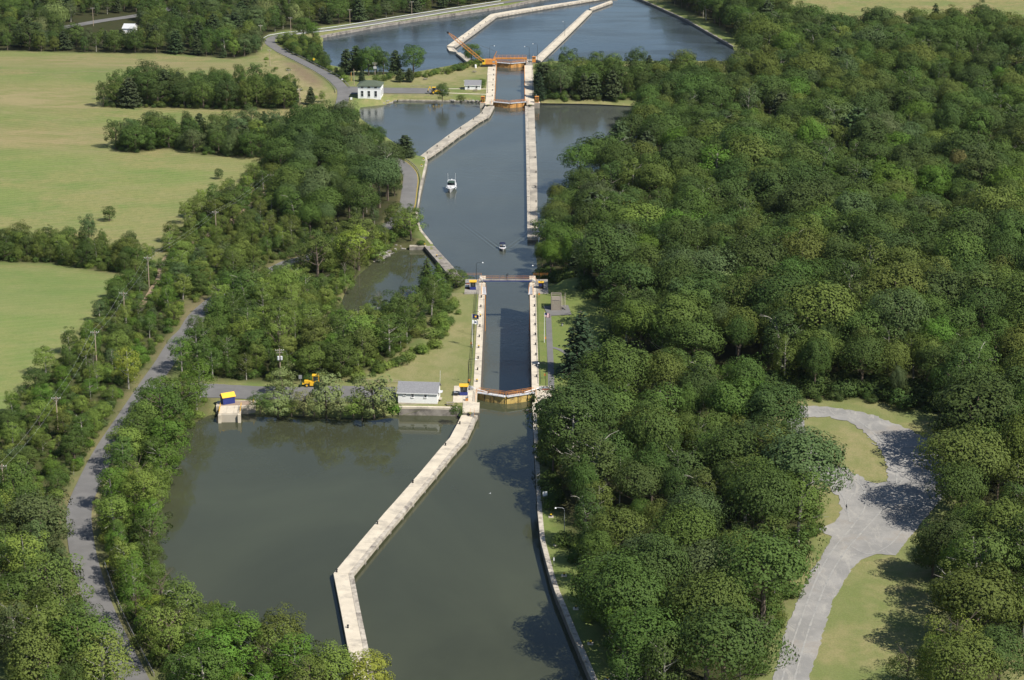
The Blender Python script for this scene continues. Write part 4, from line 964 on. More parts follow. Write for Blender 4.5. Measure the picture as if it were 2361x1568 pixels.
# ================================================================== planting
TINT = {'dark green': (.066, .108, .026), 'deep green': (.086, .140, .029), 'fresh green': (.100, .184, .026), 'olive': (.114, .152, .032), 'brownish': (.165, .148, .045), 'grey-green': (.094, .138, .048),
        'yellow-green': (.24, .29, .042), 'light green': (.17, .24, .046), 'pale': (.205, .25, .09), 'pine': (.072, .105, .042), 'spruce': (.044, .076, .038)}
ZSPEC = {  # spacing, heights, kinds, tints, phrase, shrub spacing, shrub heights
 'wood': (6.6, (11, 21), {'oak': .70, 'aspen': .16, 'round': .11, 'pine': .03}, {'deep green': 5, 'dark green': 6, 'olive': 3, 'fresh green': 2, 'grey-green': 1.6, 'brownish': .15, 'light green': .8}, 'in the dense wood right of the canal', 0, 0),
 'eastwood': (6.6, (11.5, 20), {'oak': .7, 'aspen': .15, 'round': .15}, {'dark green': 4, 'deep green': 4, 'olive': 2, 'fresh green': 1.5}, 'in the wood right of the gravel loop', 0, 0),
 'island': (6.0, (9, 15), {'round': .8, 'pine': .2}, {'dark green': 3, 'deep green': 4, 'olive': 2, 'grey-green': 2}, 'on the neck of land right of the far lock', 3.5, (1.5, 3)),
 'scrub': (4.9, (3.5, 8), {'round': .55, 'aspen': .45}, {'light green': 4, 'deep green': 4, 'fresh green': 2, 'olive': 2, 'grey-green': 2}, 'in the scrub between the meadow and the road', 2.6, (1.0, 2.6)),
 'nearleft': (5.0, (11, 16), {'round': .55, 'aspen': .45}, {'deep green': 5, 'grey-green': 3, 'olive': 1, 'light green': 1.5}, 'in the bottom left grove beside the road', 4, (1.5, 2.6)),
 'bank': (4.6, (7, 13), {'aspen': .55, 'round': .2, 'open': .25}, {'light green': 6, 'deep green': 3, 'fresh green': 3, 'olive': 2, 'yellow-green': .5}, 'on the bank between the road and the big pool', 2.5, (1.2, 2.8)),
 'midwood': (4.8, (8, 12.5), {'aspen': .55, 'round': .4, 'open': .05}, {'deep green': 4, 'light green': 4, 'olive': 2, 'fresh green': 2}, 'in the grove behind the asphalt yard', 3.2, (1.5, 3)),
 'pondnear': (4.4, (3, 5.5), {'round': .6, 'aspen': .4}, {'deep green': 3, 'light green': 3, 'olive': 2}, 'on the near shore of the side pond', 2.2, (1.0, 2.6)),
 'pondside': (4.8, (4, 8), {'round': .6, 'aspen': .4}, {'deep green': 3, 'light green': 3, 'olive': 2}, 'on the left shore of the side pond', 2.2, (1.0, 2.6)),
 'pondwest': (5.6, (7, 12), {'round': .5, 'aspen': .3, 'open': .2}, {'deep green': 3, 'light green': 3, 'olive': 3, 'yellow-green': .8}, 'on the bank above the side pond', 2.5, (1.2, 2.8)),
 'upscrub': (4.7, (4, 8.5), {'round': .6, 'aspen': .4}, {'deep green': 4, 'olive': 3, 'light green': 2, 'grey-green': 2}, 'in the scrub along the upper meadow', 2.6, (1.0, 2.6)),
 'darkwood': (5.8, (9.5, 17), {'oak': .85, 'aspen': .15}, {'dark green': 5, 'grey-green': 4, 'deep green': 3, 'olive': 1}, 'in the dark grove inside the road bend', 0, 0),
 'clumpa': (6.0, (10, 13.5), {'round': .9, 'pine': .1}, {'dark green': 4, 'deep green': 3, 'olive': 2}, 'in the upper copse of the hay meadow', 3.2, (1.5, 3)),
 'clumpb': (5.6, (7.5, 12), {'round': .85, 'pine': .15}, {'dark green': 3, 'deep green': 3, 'grey-green': 3, 'light green': 1}, 'in the lower copse of the hay meadow', 3.2, (1.5, 3)),
 'hedge': (4.8, (5.5, 9.5), {'round': .8, 'aspen': .2}, {'deep green': 4, 'olive': 4, 'dark green': 2, 'light green': 1}, 'in the hedgerow between the two meadows', 3.0, (1.5, 3)),
 'topleft': (6.8, (8, 14), {'round': .72, 'pine': .18, 'aspen': .1}, {'deep green': 4, 'dark green': 3, 'olive': 3, 'grey-green': 3, 'light green': 2, 'pale': .6}, 'in the far wood beyond the hay meadow', 0, 0),
 'roadbush': (4.4, (3, 7), {'round': 1.0}, {'deep green': 4, 'light green': 2, 'dark green': 2}, 'between the hillside road and the far basin', 2.6, (1.2, 2.6)),
}
KEEP_OUT = [(gl([(150, 85), (170, 40), (330, 30), (330, 62), (318, 95), (160, 100)]), 0)]     # clearing with the far house
HOLE_R = G(2292, 160)
def blocked(X, Y, r):
    """mask of spots on roads, yards, water or reserved places"""
    m = poly_dist(ROADC, X, Y) < 4.2 + r * .35
    m |= poly_dist(TRACKC, X, Y) < 1.2 + r * .3
    m |= poly_dist(FARC, X, Y) < 5.5 + r * .4
    for nm, pl, z in POOLS: m |= pts_in(pl, X, Y)
    for p in (GRAVEL, LOT4, LOT3): m |= pts_in(p, X, Y) | (poly_dist(p, X, Y, True) < 1.5 + r * .3)
    for p, _ in KEEP_OUT: m |= pts_in(p, X, Y)
    if 'LANE' in globals(): m |= poly_dist(LANE, X, Y) < 5.5
    m |= (X - HOLE_R.x) ** 2 + (Y - HOLE_R.y) ** 2 < 18 ** 2
    for hx, hy, hr in RESERVED: m |= (X - hx) ** 2 + (Y - hy) ** 2 < hr * hr
    return m
ROADC, TRACKC, FARC = ROAD[::3], TRACK[::3], FARROAD[::3]
RESERVED = []
def wpick(rg, d):
    k = list(d); w_ = np.array([d[i] for i in k], float); return k[int(rg.choice(len(k), p=w_ / w_.sum()))]
def vary(rg, c, a=.16):
    f = 1 + rg.uniform(-a, a); return tuple(float(max(.01, x * f * (1 + rg.uniform(-.08, .08)))) for x in c)
def scatter(poly, r, rg, border=0.0):
    xs = [p[0] for p in poly]; ys = [p[1] for p in poly]; x0, x1, y0, y1 = min(xs), max(xs), min(ys), max(ys)
    n = int((x1 - x0) * (y1 - y0) / (r * r) * 9); X = rg.uniform(x0, x1, n); Y = rg.uniform(y0, y1, n)
    zc = Y * CP + 190 * SP; u = 1180.5 + FOC * X / zc; v = 784 + FOC * (-Y * SP + 195 * CP) / zc
    ok = pts_in(poly, X, Y) & (u > -110) & (u < 2361 + 260) & (v > -75) & (v < 1568 + 230); X = X[ok]; Y = Y[ok]
    grid = {}; out = []
    for x, y in zip(X, Y):
        i, j = int(x // r), int(y // r); good = True
        for a in (-1, 0, 1):
            for b in (-1, 0, 1):
                for q in grid.get((i + a, j + b), ()):
                    if (q[0] - x) ** 2 + (q[1] - y) ** 2 < r * r: good = False; break
                if not good: break
            if not good: break
        if good: grid.setdefault((i, j), []).append((x, y)); out.append((x, y))
    return out
# ---- single trees seen in the photograph: (pixel of foot, height, crown radius, kind, tint, label)
SINGLES = [
 ((505, 413), 4.6, 2.0, 'round', 'dark green', 'small lone dark tree near the right edge of the hay meadow'),
 ((252, 510), 6.0, 2.8, 'round', 'dark green', 'lone rounded tree in the meadow behind the hedgerow'),
 ((205, 560), 10.5, 3.4, 'round', 'grey-green', 'tall dark tree standing above the hedgerow end'),
 ((132, 66), 17, 8.0, 'willow', 'pale', 'huge pale willow in the far left wood'),
 ((95, 82), 11, 6.0, 'willow', 'pale', 'smaller yellowish willow beside the huge far willow'),
 ((612, 44), 13, 8.0, 'willow', 'pale', 'pale willow above the bend of the embankment road'),
 ((717, 241), 8.5, 2.7, 'pine', 'pine', 'lone pine on the dry slope left of the pump house road'),
 ((743, 236), 5.5, 1.8, 'aspen', 'light green', 'small pale tree beside the lone slope pine'),
 ((1020, 231), 8.5, 3.3, 'round', 'deep green', 'rounded small tree at the water beside the yellow backhoe'),
 ((1063, 235), 3.6, 2.4, 'round', 'olive', 'low olive bush on the bank between the backhoe and the far lock'),
 ((800, 172), 13, 4.2, 'pine', 'pine', 'leftmost pine behind the pump house'), ((822, 168), 14, 4.6, 'pine', 'pine', 'second pine from the left behind the pump house'),
 ((850, 174), 15, 5.4, 'round', 'deep green', 'tall broad tree rising right behind the pump house'), ((884, 172), 12, 4.6, 'round', 'dark green', 'broad tree right of the transformer pole by the pump house'),
 ((838, 170), 12.5, 4.8, 'round', 'dark green', 'dark broad tree between the pump house pines'), ((868, 168), 13.5, 4.8, 'round', 'deep green', 'leafy tree just left of the transformer pole'),
 ((834, 188), 7.5, 2.0, 'spruce', 'spruce', 'small blue-green spruce just behind the pump house roof'),
 ((868, 190), 4.0, 2.6, 'round', 'deep green', 'low bush at the foot of the pump house pole'),
 ((912, 170), 12, 3.8, 'pine', 'pine', 'dark pine left of the big round tree by the basin'),
 ((953, 172), 15, 7.0, 'round', 'deep green', 'big round spreading tree at the edge of the far basin'),
 ((922, 189), 6.5, 2.4, 'pine', 'pine', 'left of two small pines below the big round tree'), ((944, 189), 7.0, 2.6, 'pine', 'pine', 'right of two small pines below the big round tree'),
 ((1088, 146), 10.5, 5.4, 'round', 'deep green', 'round willow-like tree under the crane boom'),
 ((1110, 203), 3.4, 2.6, 'round', 'deep green', 'round bush right of the small white lock house'), ((1112, 194), 2.8, 2.2, 'round', 'deep green', 'round bush behind the right end of the small white lock house'),
 ((1244, 226), 12.5, 3.6, 'cedar', 'spruce', 'cone-shaped dark cedar beside the far lock wall'), ((1246, 205), 13, 4.0, 'pine', 'pine', 'dark pine behind the cone-shaped cedar'),
 ((652, 908), 8.0, 4.3, 'silver', 'pale', 'leftmost silvery willow bush in front of the asphalt yard'), ((640, 945), 7.0, 5.0, 'silver', 'pale', 'low silvery willow spreading over the pool edge'),
 ((752, 948), 13.0, 5.0, 'silver', 'pale', 'tallest silvery willow in front of the yellow tractor'), ((700, 952), 6.5, 4.0, 'silver', 'pale', 'low silvery willow left of the tall willow'),
 ((862, 955), 11.5, 6.4, 'silver', 'pale', 'broad silvery willow left of the white lock house'), ((815, 958), 5.5, 4.0, 'silver', 'light green', 'low greenish willow between the two big silvery willows'),
 ((672, 948), 4.5, 3.0, 'silver', 'light green', 'small light green bush between the low willows'), ((725, 955), 5.0, 3.2, 'silver', 'pale', 'small silvery bush left of the tall willow trunk'), ((785, 956), 5.5, 3.4, 'silver', 'pale', 'small silvery bush right of the tall willow trunk'), ((835, 950), 7.5, 3.6, 'silver', 'pale', 'silvery bush leaning against the broad willow'), ((885, 950), 8.0, 3.6, 'silver', 'pale', 'silvery willow touching the white lock house'),
 ((600, 950), 5.5, 3.6, 'round', 'deep green', 'dark bush at the pool edge right of the blue shed'), ((905, 955), 3.5, 2.6, 'shrub', 'fresh green', 'bright low bush against the left end of the sea wall'),
 ((1052, 962), 3.6, 2.0, 'round', 'deep green', 'small bush in the corner of sea wall and lock'),
 ((827, 612), 15.5, 8.0, 'open', 'yellow-green', 'big yellow-green tree above the side pond'), ((948, 553), 11.0, 6.2, 'open', 'light green', 'spreading tree at the head of the bypass wall'),
 ((733, 640), 14.0, 7.5, 'open', 'olive', 'umbrella-shaped thin tree beside the hidden road'), ((1052, 652), 6.5, 5.4, 'round', 'deep green', 'wide round bush at the lower left corner of the near lock'),
 ((985, 672), 12.5, 3.8, 'cedar', 'deep green', 'pointed tree between the pond and the lock lawn'), ((1010, 664), 10.5, 3.4, 'cedar', 'fresh green', 'shorter pointed tree next to the lock lawn'),
 ((1338, 862), 18.5, 7.0, 'spruce', 'spruce', 'tall spruce with layered branches beside the lookout lawn'), ((1414, 760), 6.0, 1.8, 'spruce', 'grey-green', 'small bluish spruce at the back of the lookout lawn'),
 ((1660, 752), 17.0, 7.5, 'willow', 'pale', 'pale weeping willow standing out in the dark right wood'),
 ((375, 1450), 7.5, 5.6, 'round', 'yellow-green', 'bright yellow-green bushy tree beside the guardrail'), ((297, 897), 12.0, 4.0, 'aspen', 'yellow-green', 'bright yellowish maple left of the road'),
 ((935, 362), 9.5, 4.6, 'pine', 'pine', 'dark spreading pine at the head of the slanting guide wall'), ((910, 452), 10.0, 3.4, 'round', 'dark green', 'dark tree leaning over the left side of the road curve'),
 ((700, 88), 12.5, 6.5, 'round', 'deep green', 'broad tree above the bend of the basin road'), ((722, 92), 10.5, 4.5, 'round', 'fresh green', 'bright tree right of the road bend at the basin corner'),
 ((2150, 1330), 12.0, 5.0, 'round', 'deep green', 'rounded tree bulging toward the lower gravel drive'),
 ((2190, 1575), 15.5, 6.5, 'open', 'light green', 'big light green tree in the bottom right corner'), ((2090, 1592), 9.0, 4.6, 'open', 'olive', 'thin olive tree left of the bottom right tree'),
 ((640, 1590), 12.5, 5.4, 'open', 'light green', 'sprawling cottonwood at the bottom edge left of the guide wall'), ((765, 1618), 12.0, 5.4, 'round', 'light green', 'leafy tree covering the near end of the guide wall'),
 ((850, 1618), 10.5, 4.8, 'round', 'yellow-green', 'yellowish tree at the bottom edge right of the guide wall end'), ((560, 1530), 10.5, 5.2, 'round', 'deep green', 'dark round tree on the pool shore near the bottom'),
 ((2258, 66), 16.0, 7.0, 'round', 'dark green', 'biggest dark tree standing before the far right meadow'), ((2155, 54), 12.0, 3.2, 'pine', 'pine', 'dark conifer left of the biggest far right tree'), ((2195, 62), 12.5, 6.0, 'round', 'olive', 'olive tree beside the biggest far right tree'),
 ((1375, 180), 13.5, 5.0, 'aspen', 'deep green', 'tallest tree on the neck of land right of the far lock'),
]
VEG = []       # dict(kind,x,y,z,sx,sz,rz,tint name,colour,label,group,zone)
rgv = np.random.default_rng(11)
def add(kind, x, y, z, h, R, tn, rg, label=None, group=None, zone=None, vi=None):
    L = VAR[kind]; vi = int(rg.integers(len(L))) if vi is None else vi; v = L[vi]
    VEG.append(dict(kind=kind, vi=vi, x=x, y=y, z=z, sx=R / v['R'], sz=h / v['h'], rz=float(rg.uniform(0, 6.283)), tn=tn, col=vary(rg, TINT[tn], .14 if label is None else .05), label=label, group=group, zone=zone, h=h))
for (px, py), h, R, kind, tn, label in SINGLES:
    p = HG(px, py) if py < 1568 else P(px, py, 0); add(kind, p.x, p.y, hz(p.x, p.y) - .1, h, R, tn, rgv, label=label); RESERVED.append((p.x, p.y, R * .85))
for px, py, r in ((525, 950, 7.5), (960, 915, 10), (722, 892, 5), (1290, 700, 9), (850, 215, 9), (1000, 213, 8), (1258, 1150, 4), (1272, 1235, 3), (505, 940, 5), (1713, 1520, 5)):
    p = G(px, py); RESERVED.append((p.x, p.y, r))
LANE = smooth_line(gl([(1400, 850), (1480, 868), (1580, 885), (1700, 905), (1800, 930)]), 5.0)
_lx = np.array([p[0] for p in LANE]); _ly = np.array([p[1] for p in LANE])
def LANEY(x): return np.interp(x, _lx, _ly)
NEARLOCK = xy(G(1275, 955))
for zn, (r, hr, kinds, tints, phrase, sr, sh) in ZSPEC.items():
    rg = np.random.default_rng(sum(map(ord, zn)))
    pts = scatter(ZONES[zn], r * 1.5, rg); nb = len(pts); fill = scatter(ZONES[zn], r * .85, rg); bigs = {}
    for q in pts: bigs.setdefault((int(q[0] // 8), int(q[1] // 8)), []).append(q)
    near = lambda q: any((q[0] - b[0]) ** 2 + (q[1] - b[1]) ** 2 < (r * .92) ** 2 for i in (-1, 0, 1) for j in (-1, 0, 1) for b in bigs.get((int(q[0] // 8) + i, int(q[1] // 8) + j), ()))
    pts = np.array(pts + [q for q in fill if not near(q)]); big = np.arange(len(pts)) < nb
    patch = .5 + .5 * np.sin(pts[:, 0] * .061 + 1.3 * np.sin(pts[:, 1] * .043)) * np.sin(pts[:, 1] * .052 + np.sin(pts[:, 0] * .07))
    hh = hr[0] + (hr[1] - hr[0]) * np.where(big, .45 + .55 * patch, -.1 + .55 * patch) + rg.uniform(-.2, .2, len(pts)) * hr[1]; hh = np.maximum(hh, hr[0] * .75); ks = [wpick(rg, {'oak': .5, 'aspen': .5} if zn == 'wood' and q[1] < 570 else kinds) for q in pts]
    v0 = np.array([{'oak': .36, 'round': .36, 'aspen': .29, 'open': .42, 'pine': .30}[k] for k in ks]) * np.where(big, 1.2, .85)
    if zn == 'wood':
        hh *= np.where(pts[:, 1] > 900, .9, 1); hh *= np.where(pts[:, 1] < 560, .9, 1)
        hh = np.where(np.hypot((pts[:, 0] - NEARLOCK[0]) * 1.4, (pts[:, 1] - NEARLOCK[1]) * .45) < 13, np.minimum(hh, 9.5), hh)
        hh = np.where((pts[:, 1] > 690) & (pts[:, 1] < 790) & (pts[:, 0] < 25), np.clip(hh, 10, 12), hh)
    if zn == 'wood':
        dl = poly_dist(LANE, pts[:, 0], pts[:, 1]); hh = np.where((dl < 26) & (pts[:, 1] < LANEY(pts[:, 0])), hh * .78, hh); hh = np.where((dl < 30) & (pts[:, 1] > LANEY(pts[:, 0])), np.maximum(hh, 16.5), hh)
    bad = blocked(pts[:, 0], pts[:, 1], hh * v0); zz = height(pts[:, 0], pts[:, 1])
    for i in np.nonzero(~bad)[0]:
        tn = 'pine' if ks[i] == 'pine' else wpick(rg, tints) if rg.random() < .55 else (list(tints)[int((patch[i] * 7.3 + pts[i, 0] * .02) % min(3, len(tints)))])
        add(ks[i], float(pts[i, 0]), float(pts[i, 1]), float(zz[i]) - .15, float(hh[i]), float(hh[i] * v0[i] * rg.uniform(.78, 1.28)), tn, rg, zone=zn)
    if sr:
        pts = np.array(scatter(ZONES[zn], sr, rg)); bad = blocked(pts[:, 0], pts[:, 1], np.ones(len(pts))); zz = height(pts[:, 0], pts[:, 1])
        for i in np.nonzero(~bad)[0]:
            h = float(rg.uniform(*sh)); add('shrub', float(pts[i, 0]), float(pts[i, 1]), float(zz[i]) - .1, h, h * float(rg.uniform(.6, .95)), wpick(rg, tints), rg, zone=zn)
# bushes along edges
def edge_shrubs(pts, n, spread, hr, tints, zone, seed, kind='shrub'):
    rg = np.random.default_rng(seed); L = smooth_line(gl(pts), 1.0)
    for k in range(n):
        p = L[int(rg.integers(len(L)))]; x, y = p[0] + rg.normal() * spread, p[1] + rg.normal() * spread
        X, Y = np.array([x]), np.array([y])
        if any(pts_in(pl, X, Y)[0] for _, pl, _ in POOLS) or poly_dist(ROADC, X, Y)[0] < 3.6 or any(pts_in(q, X, Y)[0] for q in (LOT3, LOT4, GRAVEL)): continue
        h = rg.uniform(*hr); add(kind, x, y, hz(x, y) - .1, h, h * rg.uniform(.6, .9), wpick(rg, tints), rg, zone=zone)
edge_shrubs([(880, 184), (960, 178), (1040, 166), (1095, 150), (1118, 146)], 60, 2.2, (1.2, 3.0), {'deep green': 3, 'light green': 2, 'olive': 1}, 'basinbank', 21)
edge_shrubs([(590, 951), (660, 956), (760, 958), (850, 960), (915, 955)], 46, 1.0, (1.2, 2.8), {'deep green': 3, 'light green': 2, 'fresh green': 2}, 'poolbank', 22)
edge_shrubs([(826, 258), (836, 246), (870, 239), (905, 233)], 16, 1.2, (1.0, 2.4), {'deep green': 3, 'fresh green': 2}, 'pumpbank', 23)
edge_shrubs([(800, 872), (870, 858), (940, 828), (1000, 790), (1030, 740), (1036, 690)], 60, 1.3, (1.2, 3.2), {'deep green': 3, 'light green': 3}, 'midwood', 24)
edge_shrubs([(1320, 1260), (1365, 1310), (1378, 1390), (1405, 1450), (1425, 1540)], 30, 1.6, (1.5, 3.6), {'deep green': 3, 'light green': 2, 'olive': 2}, 'wood', 25)
edge_shrubs([(1745, 897), (1830, 899), (1950, 901), (2050, 911), (2150, 929), (2215, 945)], 150, 2.2, (2.5, 6.0), {'dark green': 1}, 'wood', 36)
edge_shrubs([(1745, 912), (1830, 914), (1950, 917), (2050, 927), (2150, 945), (2205, 960), (2236, 1040), (2246, 1110), (2210, 1180), (2196, 1260), (2178, 1330)], 60, 1.6, (1.0, 2.6), {'dark green': 1}, 'wood', 31)
edge_shrubs([(1256, 940), (1258, 1000), (1266, 1100), (1280, 1180)], 36, .7, (1.5, 3.6), {'deep green': 3, 'dark green': 3}, 'wood', 32)
edge_shrubs([(1735, 1568), (1775, 1440), (1815, 1330), (1852, 1245), (1862, 1180), (1835, 1100)], 60, 1.3, (1.5, 3.5), {'deep green': 3, 'olive': 2}, 'wood', 33)
edge_shrubs([(1268, 630), (1345, 643), (1397, 690), (1437, 745), (1395, 800)], 50, 1.4, (1.8, 4.0), {'dark green': 3, 'deep green': 3}, 'wood', 34)
edge_shrubs([(1255, 226), (1350, 226), (1460, 229)], 34, 1.4, (1.5, 3.2), {'deep green': 3, 'dark green': 2}, 'island', 26)
edge_shrubs([(600, 140), (660, 170), (700, 200), (735, 225)], 12, 3.0, (.8, 1.8), {'olive': 3, 'light green': 2}, 'roadbush', 27)
PHR = {k: v[4] for k, v in ZSPEC.items()}; PHR.update(basinbank='on the slope above the far basin left of the crane', poolbank='along the pool edge under the silvery willows', pumpbank='at the water below the pump house')
NAMES = {'round': ('broadleaf_tree', 'broadleaf tree', 'tree'), 'oak': ('broadleaf_tree', 'broadleaf tree', 'tree'), 'aspen': ('broadleaf_tree', 'broadleaf tree', 'tree'), 'open': ('broadleaf_tree', 'broadleaf tree', 'tree'), 'willow': ('willow_tree', 'willow', 'tree'), 'silver': ('willow_tree', 'willow', 'tree'),
         'pine': ('pine_tree', 'pine', 'tree'), 'spruce': ('spruce_tree', 'spruce', 'tree'), 'cedar': ('cedar_tree', 'cedar', 'tree'), 'shrub': ('shrub', 'shrub', 'shrub')}
def shows(t):
    u, v, zc = proj((t['x'], t['y'], t['z'] + t['h'] * .7)); return -10 < u < 2371 and -10 < v < 1580
def size(t): return t['h'] * t['sx'] / proj((t['x'], t['y'], t['z']))[2] ** 2
rest = {}; indiv = []
for fam, cap in ((('oak', 'round', 'aspen', 'open'), 300), (('shrub',), 260), (('pine', 'willow', 'silver', 'spruce', 'cedar'), 400)):
    L = [t for t in VEG if t['kind'] in fam]; L.sort(key=lambda t: (t['label'] is None, not shows(t), -size(t)))
    indiv += L[:cap]; 
    for t in L[cap:]: rest.setdefault('shrub' if fam == ('shrub',) else 'tree', []).append(t)
RW_, GR_ = RWALL, GRAVEL
def sizeword(t):
    if t['kind'] == 'shrub': return 'bigger' if t['h'] > 2.6 else 'low'
    return 'tall' if t['h'] > 15 else 'mid-sized' if t['h'] > 10 else 'small'
def place(t):
    """where in its zone a plant stands, by things one can find"""
    X, Y = np.array([t['x']]), np.array([t['y']]); z = t['zone']; y = t['y']
    if z == 'wood':
        if poly_dist(GR_, X, Y, True)[0] < 13: return 'at the wood edge beside the gravel loop' if y > 470 else 'at the wood edge beside the lower gravel drive'
        if poly_dist(RW_, X, Y)[0] < 14: return 'at the wood edge along the right canal wall'
        if y < 440: return 'in the right wood by the bottom edge'
        if y < 500: return 'in the right wood opposite the guide wall bend'
        if y < 560: return 'in the right wood beside the closed near gate'
        if y < 620: return 'in the right wood beside the lookout lawn'
        return 'in the right wood beyond the footbridge'
    if z == 'eastwood': return 'in the wood right of the gravel loop' if y > 470 else 'in the bottom right grove by the gravel drive'
    if z == 'bank': return ('on the pool bank near the bottom edge' if y < 440 else 'on the big pool bank beside the road' if y < 520 else 'on the bank left of the blue shed')
    if z == 'scrub': return 'in the scrub beside the lower meadow' if y > 540 else 'in the scrub left of the asphalt road'
    return PHR[z]
for t in indiv:
    nm, word, cat = NAMES[t['kind']]; v = VAR[t['kind']][t['vi']]
    if t['label']: lab, grp = t['label'], None
    elif t['kind'] in ('oak', 'round', 'aspen', 'open', 'shrub'):
        lab = f"{sizeword(t)} {t['tn']} {word} {place(t)}"; grp = f"{sizeword(t)} {t['tn']} {word}s {place(t)}"
    else:
        lab = (f"{t['tn']} {word} {PHR[t['zone']]}" if t['kind'] != 'pine' else f"dark pine {PHR[t['zone']]}"); grp = lab.replace(word, word + 's' if word != 'shrub' else 'shrubs')
        grp = f"{t['tn']} {word}s {PHR[t['zone']]}"
    if t['kind'] == 'shrub':
        o = link(nm, v['joined'], None, (t['x'], t['y'], t['z'])); o.scale = (t['sx'], t['sx'], t['sz']); o.rotation_euler = (0, 0, t['rz']); o['tint'] = t['col']
    else:
        o = empty(nm, (t['x'], t['y'], t['z']), t['rz']); o.scale = (t['sx'], t['sx'], t['sz'])
        link('trunk', v['trunk'], o); c = link('crown', v['crown'], o); c['tint'] = t['col']
    tag(o, lab, cat, grp)
# ---- the rest as one object each, scattered with geometry nodes
def forest(name, items, kinds, label):
    vcol = bpy.data.collections.new('variants_' + name); idx = {}
    for k in kinds:
        for i, v in enumerate(VAR[k]):
            idx[(k, i)] = len(idx); vo = bpy.data.objects.new('v%03d' % idx[(k, i)] + name, v['joined']); vcol.objects.link(vo)
    me = bpy.data.meshes.new(name); me.from_pydata([(t['x'], t['y'], t['z']) for t in items], [], [])
    def at(n, ty, key, vals):
        a = me.attributes.new(n, ty, 'POINT'); a.data.foreach_set(key, np.array(vals, np.int32 if ty == 'INT' else np.float32).ravel())
    at('tint', 'FLOAT_VECTOR', 'vector', [t['col'] for t in items]); at('scl', 'FLOAT_VECTOR', 'vector', [(t['sx'], t['sx'], t['sz']) for t in items])
    at('rot', 'FLOAT_VECTOR', 'vector', [(0, 0, t['rz']) for t in items]); at('var', 'INT', 'value', [idx[(t['kind'], t['vi'])] for t in items])
    o = link(name, me); tag(o, label, kind='stuff')
    ng = bpy.data.node_groups.new(name, 'GeometryNodeTree'); ng.interface.new_socket('Geometry', in_out='INPUT', socket_type='NodeSocketGeometry'); ng.interface.new_socket('Geometry', in_out='OUTPUT', socket_type='NodeSocketGeometry')
    N_, Lk = ng.nodes, ng.links; gi = N_.new('NodeGroupInput'); go = N_.new('NodeGroupOutput'); ip = N_.new('GeometryNodeInstanceOnPoints'); ci = N_.new('GeometryNodeCollectionInfo')
    ci.inputs['Collection'].default_value = vcol; ci.inputs['Separate Children'].default_value = True; ci.inputs['Reset Children'].default_value = True
    def na(n, ty): x = N_.new('GeometryNodeInputNamedAttribute'); x.data_type = ty; x.inputs['Name'].default_value = n; return x.outputs['Attribute']
    Lk.new(gi.outputs[0], ip.inputs['Points']); Lk.new(ci.outputs[0], ip.inputs['Instance']); ip.inputs['Pick Instance'].default_value = True
    Lk.new(na('var', 'INT'), ip.inputs['Instance Index']); Lk.new(na('scl', 'FLOAT_VECTOR'), ip.inputs['Scale'])
    er = N_.new('FunctionNodeEulerToRotation'); Lk.new(na('rot', 'FLOAT_VECTOR'), er.inputs[0]); Lk.new(er.outputs[0], ip.inputs['Rotation'])
    Lk.new(ip.outputs[0], go.inputs[0]); md = o.modifiers.new('scatter', 'NODES'); md.node_group = ng
    return o
if rest.get('tree'): forest('distant_woodland', rest['tree'], ('oak', 'round', 'aspen', 'open'), 'mass of farther broadleaf trees filling the woods')
if rest.get('shrub'): forest('undergrowth', rest['shrub'], ('shrub',), 'low undergrowth filling the scrub and banks')
print('VEG', len(VEG), 'indiv', len(indiv), {k: len(v) for k, v in rest.items()})
# ---- dead trees
for (px, py), h, R, i, lab in (((1713, 1520), 11.5, 1.3, 2, 'bare grey dead tree beside the gravel drive at the bottom'), ((455, 484), 8.0, .8, 0, 'thin bare tree at the edge of the hay meadow'),
    ((795, 645), 9.0, 1.0, 1, 'bare white tree at the edge of the side pond'), ((1365, 219), 11.0, 1.1, 1, 'bare grey trunk among the trees right of the far lock'), ((2300, 72), 10.0, 1.1, 2, 'grey leafless tree beneath the far right meadow'),
    ((880, 716), 8.0, 1.0, 0, 'bare tree leaning over the near shore of the side pond'), ((1770, 790), 12.0, .9, 1, 'pale bare stem showing above the wood behind the gravel loop'), ((2050, 420), 11.0, .9, 0, 'pale bare stem in the middle of the right wood'), ((1560, 1240), 10.0, .9, 1, 'bare branch tips above the wood left of the gravel drive'), ((219, 880), 11.0, .8, 0, 'bare tree standing in the scrub left of the road')):
    p = HG(px, py); o = empty('dead_tree', (p.x, p.y, p.z), rnd.random() * 6); o.scale = (R * h / 10, R * h / 10, h / 10); tag(o, lab, 'tree'); link('bare_branches', DEAD[i], o)
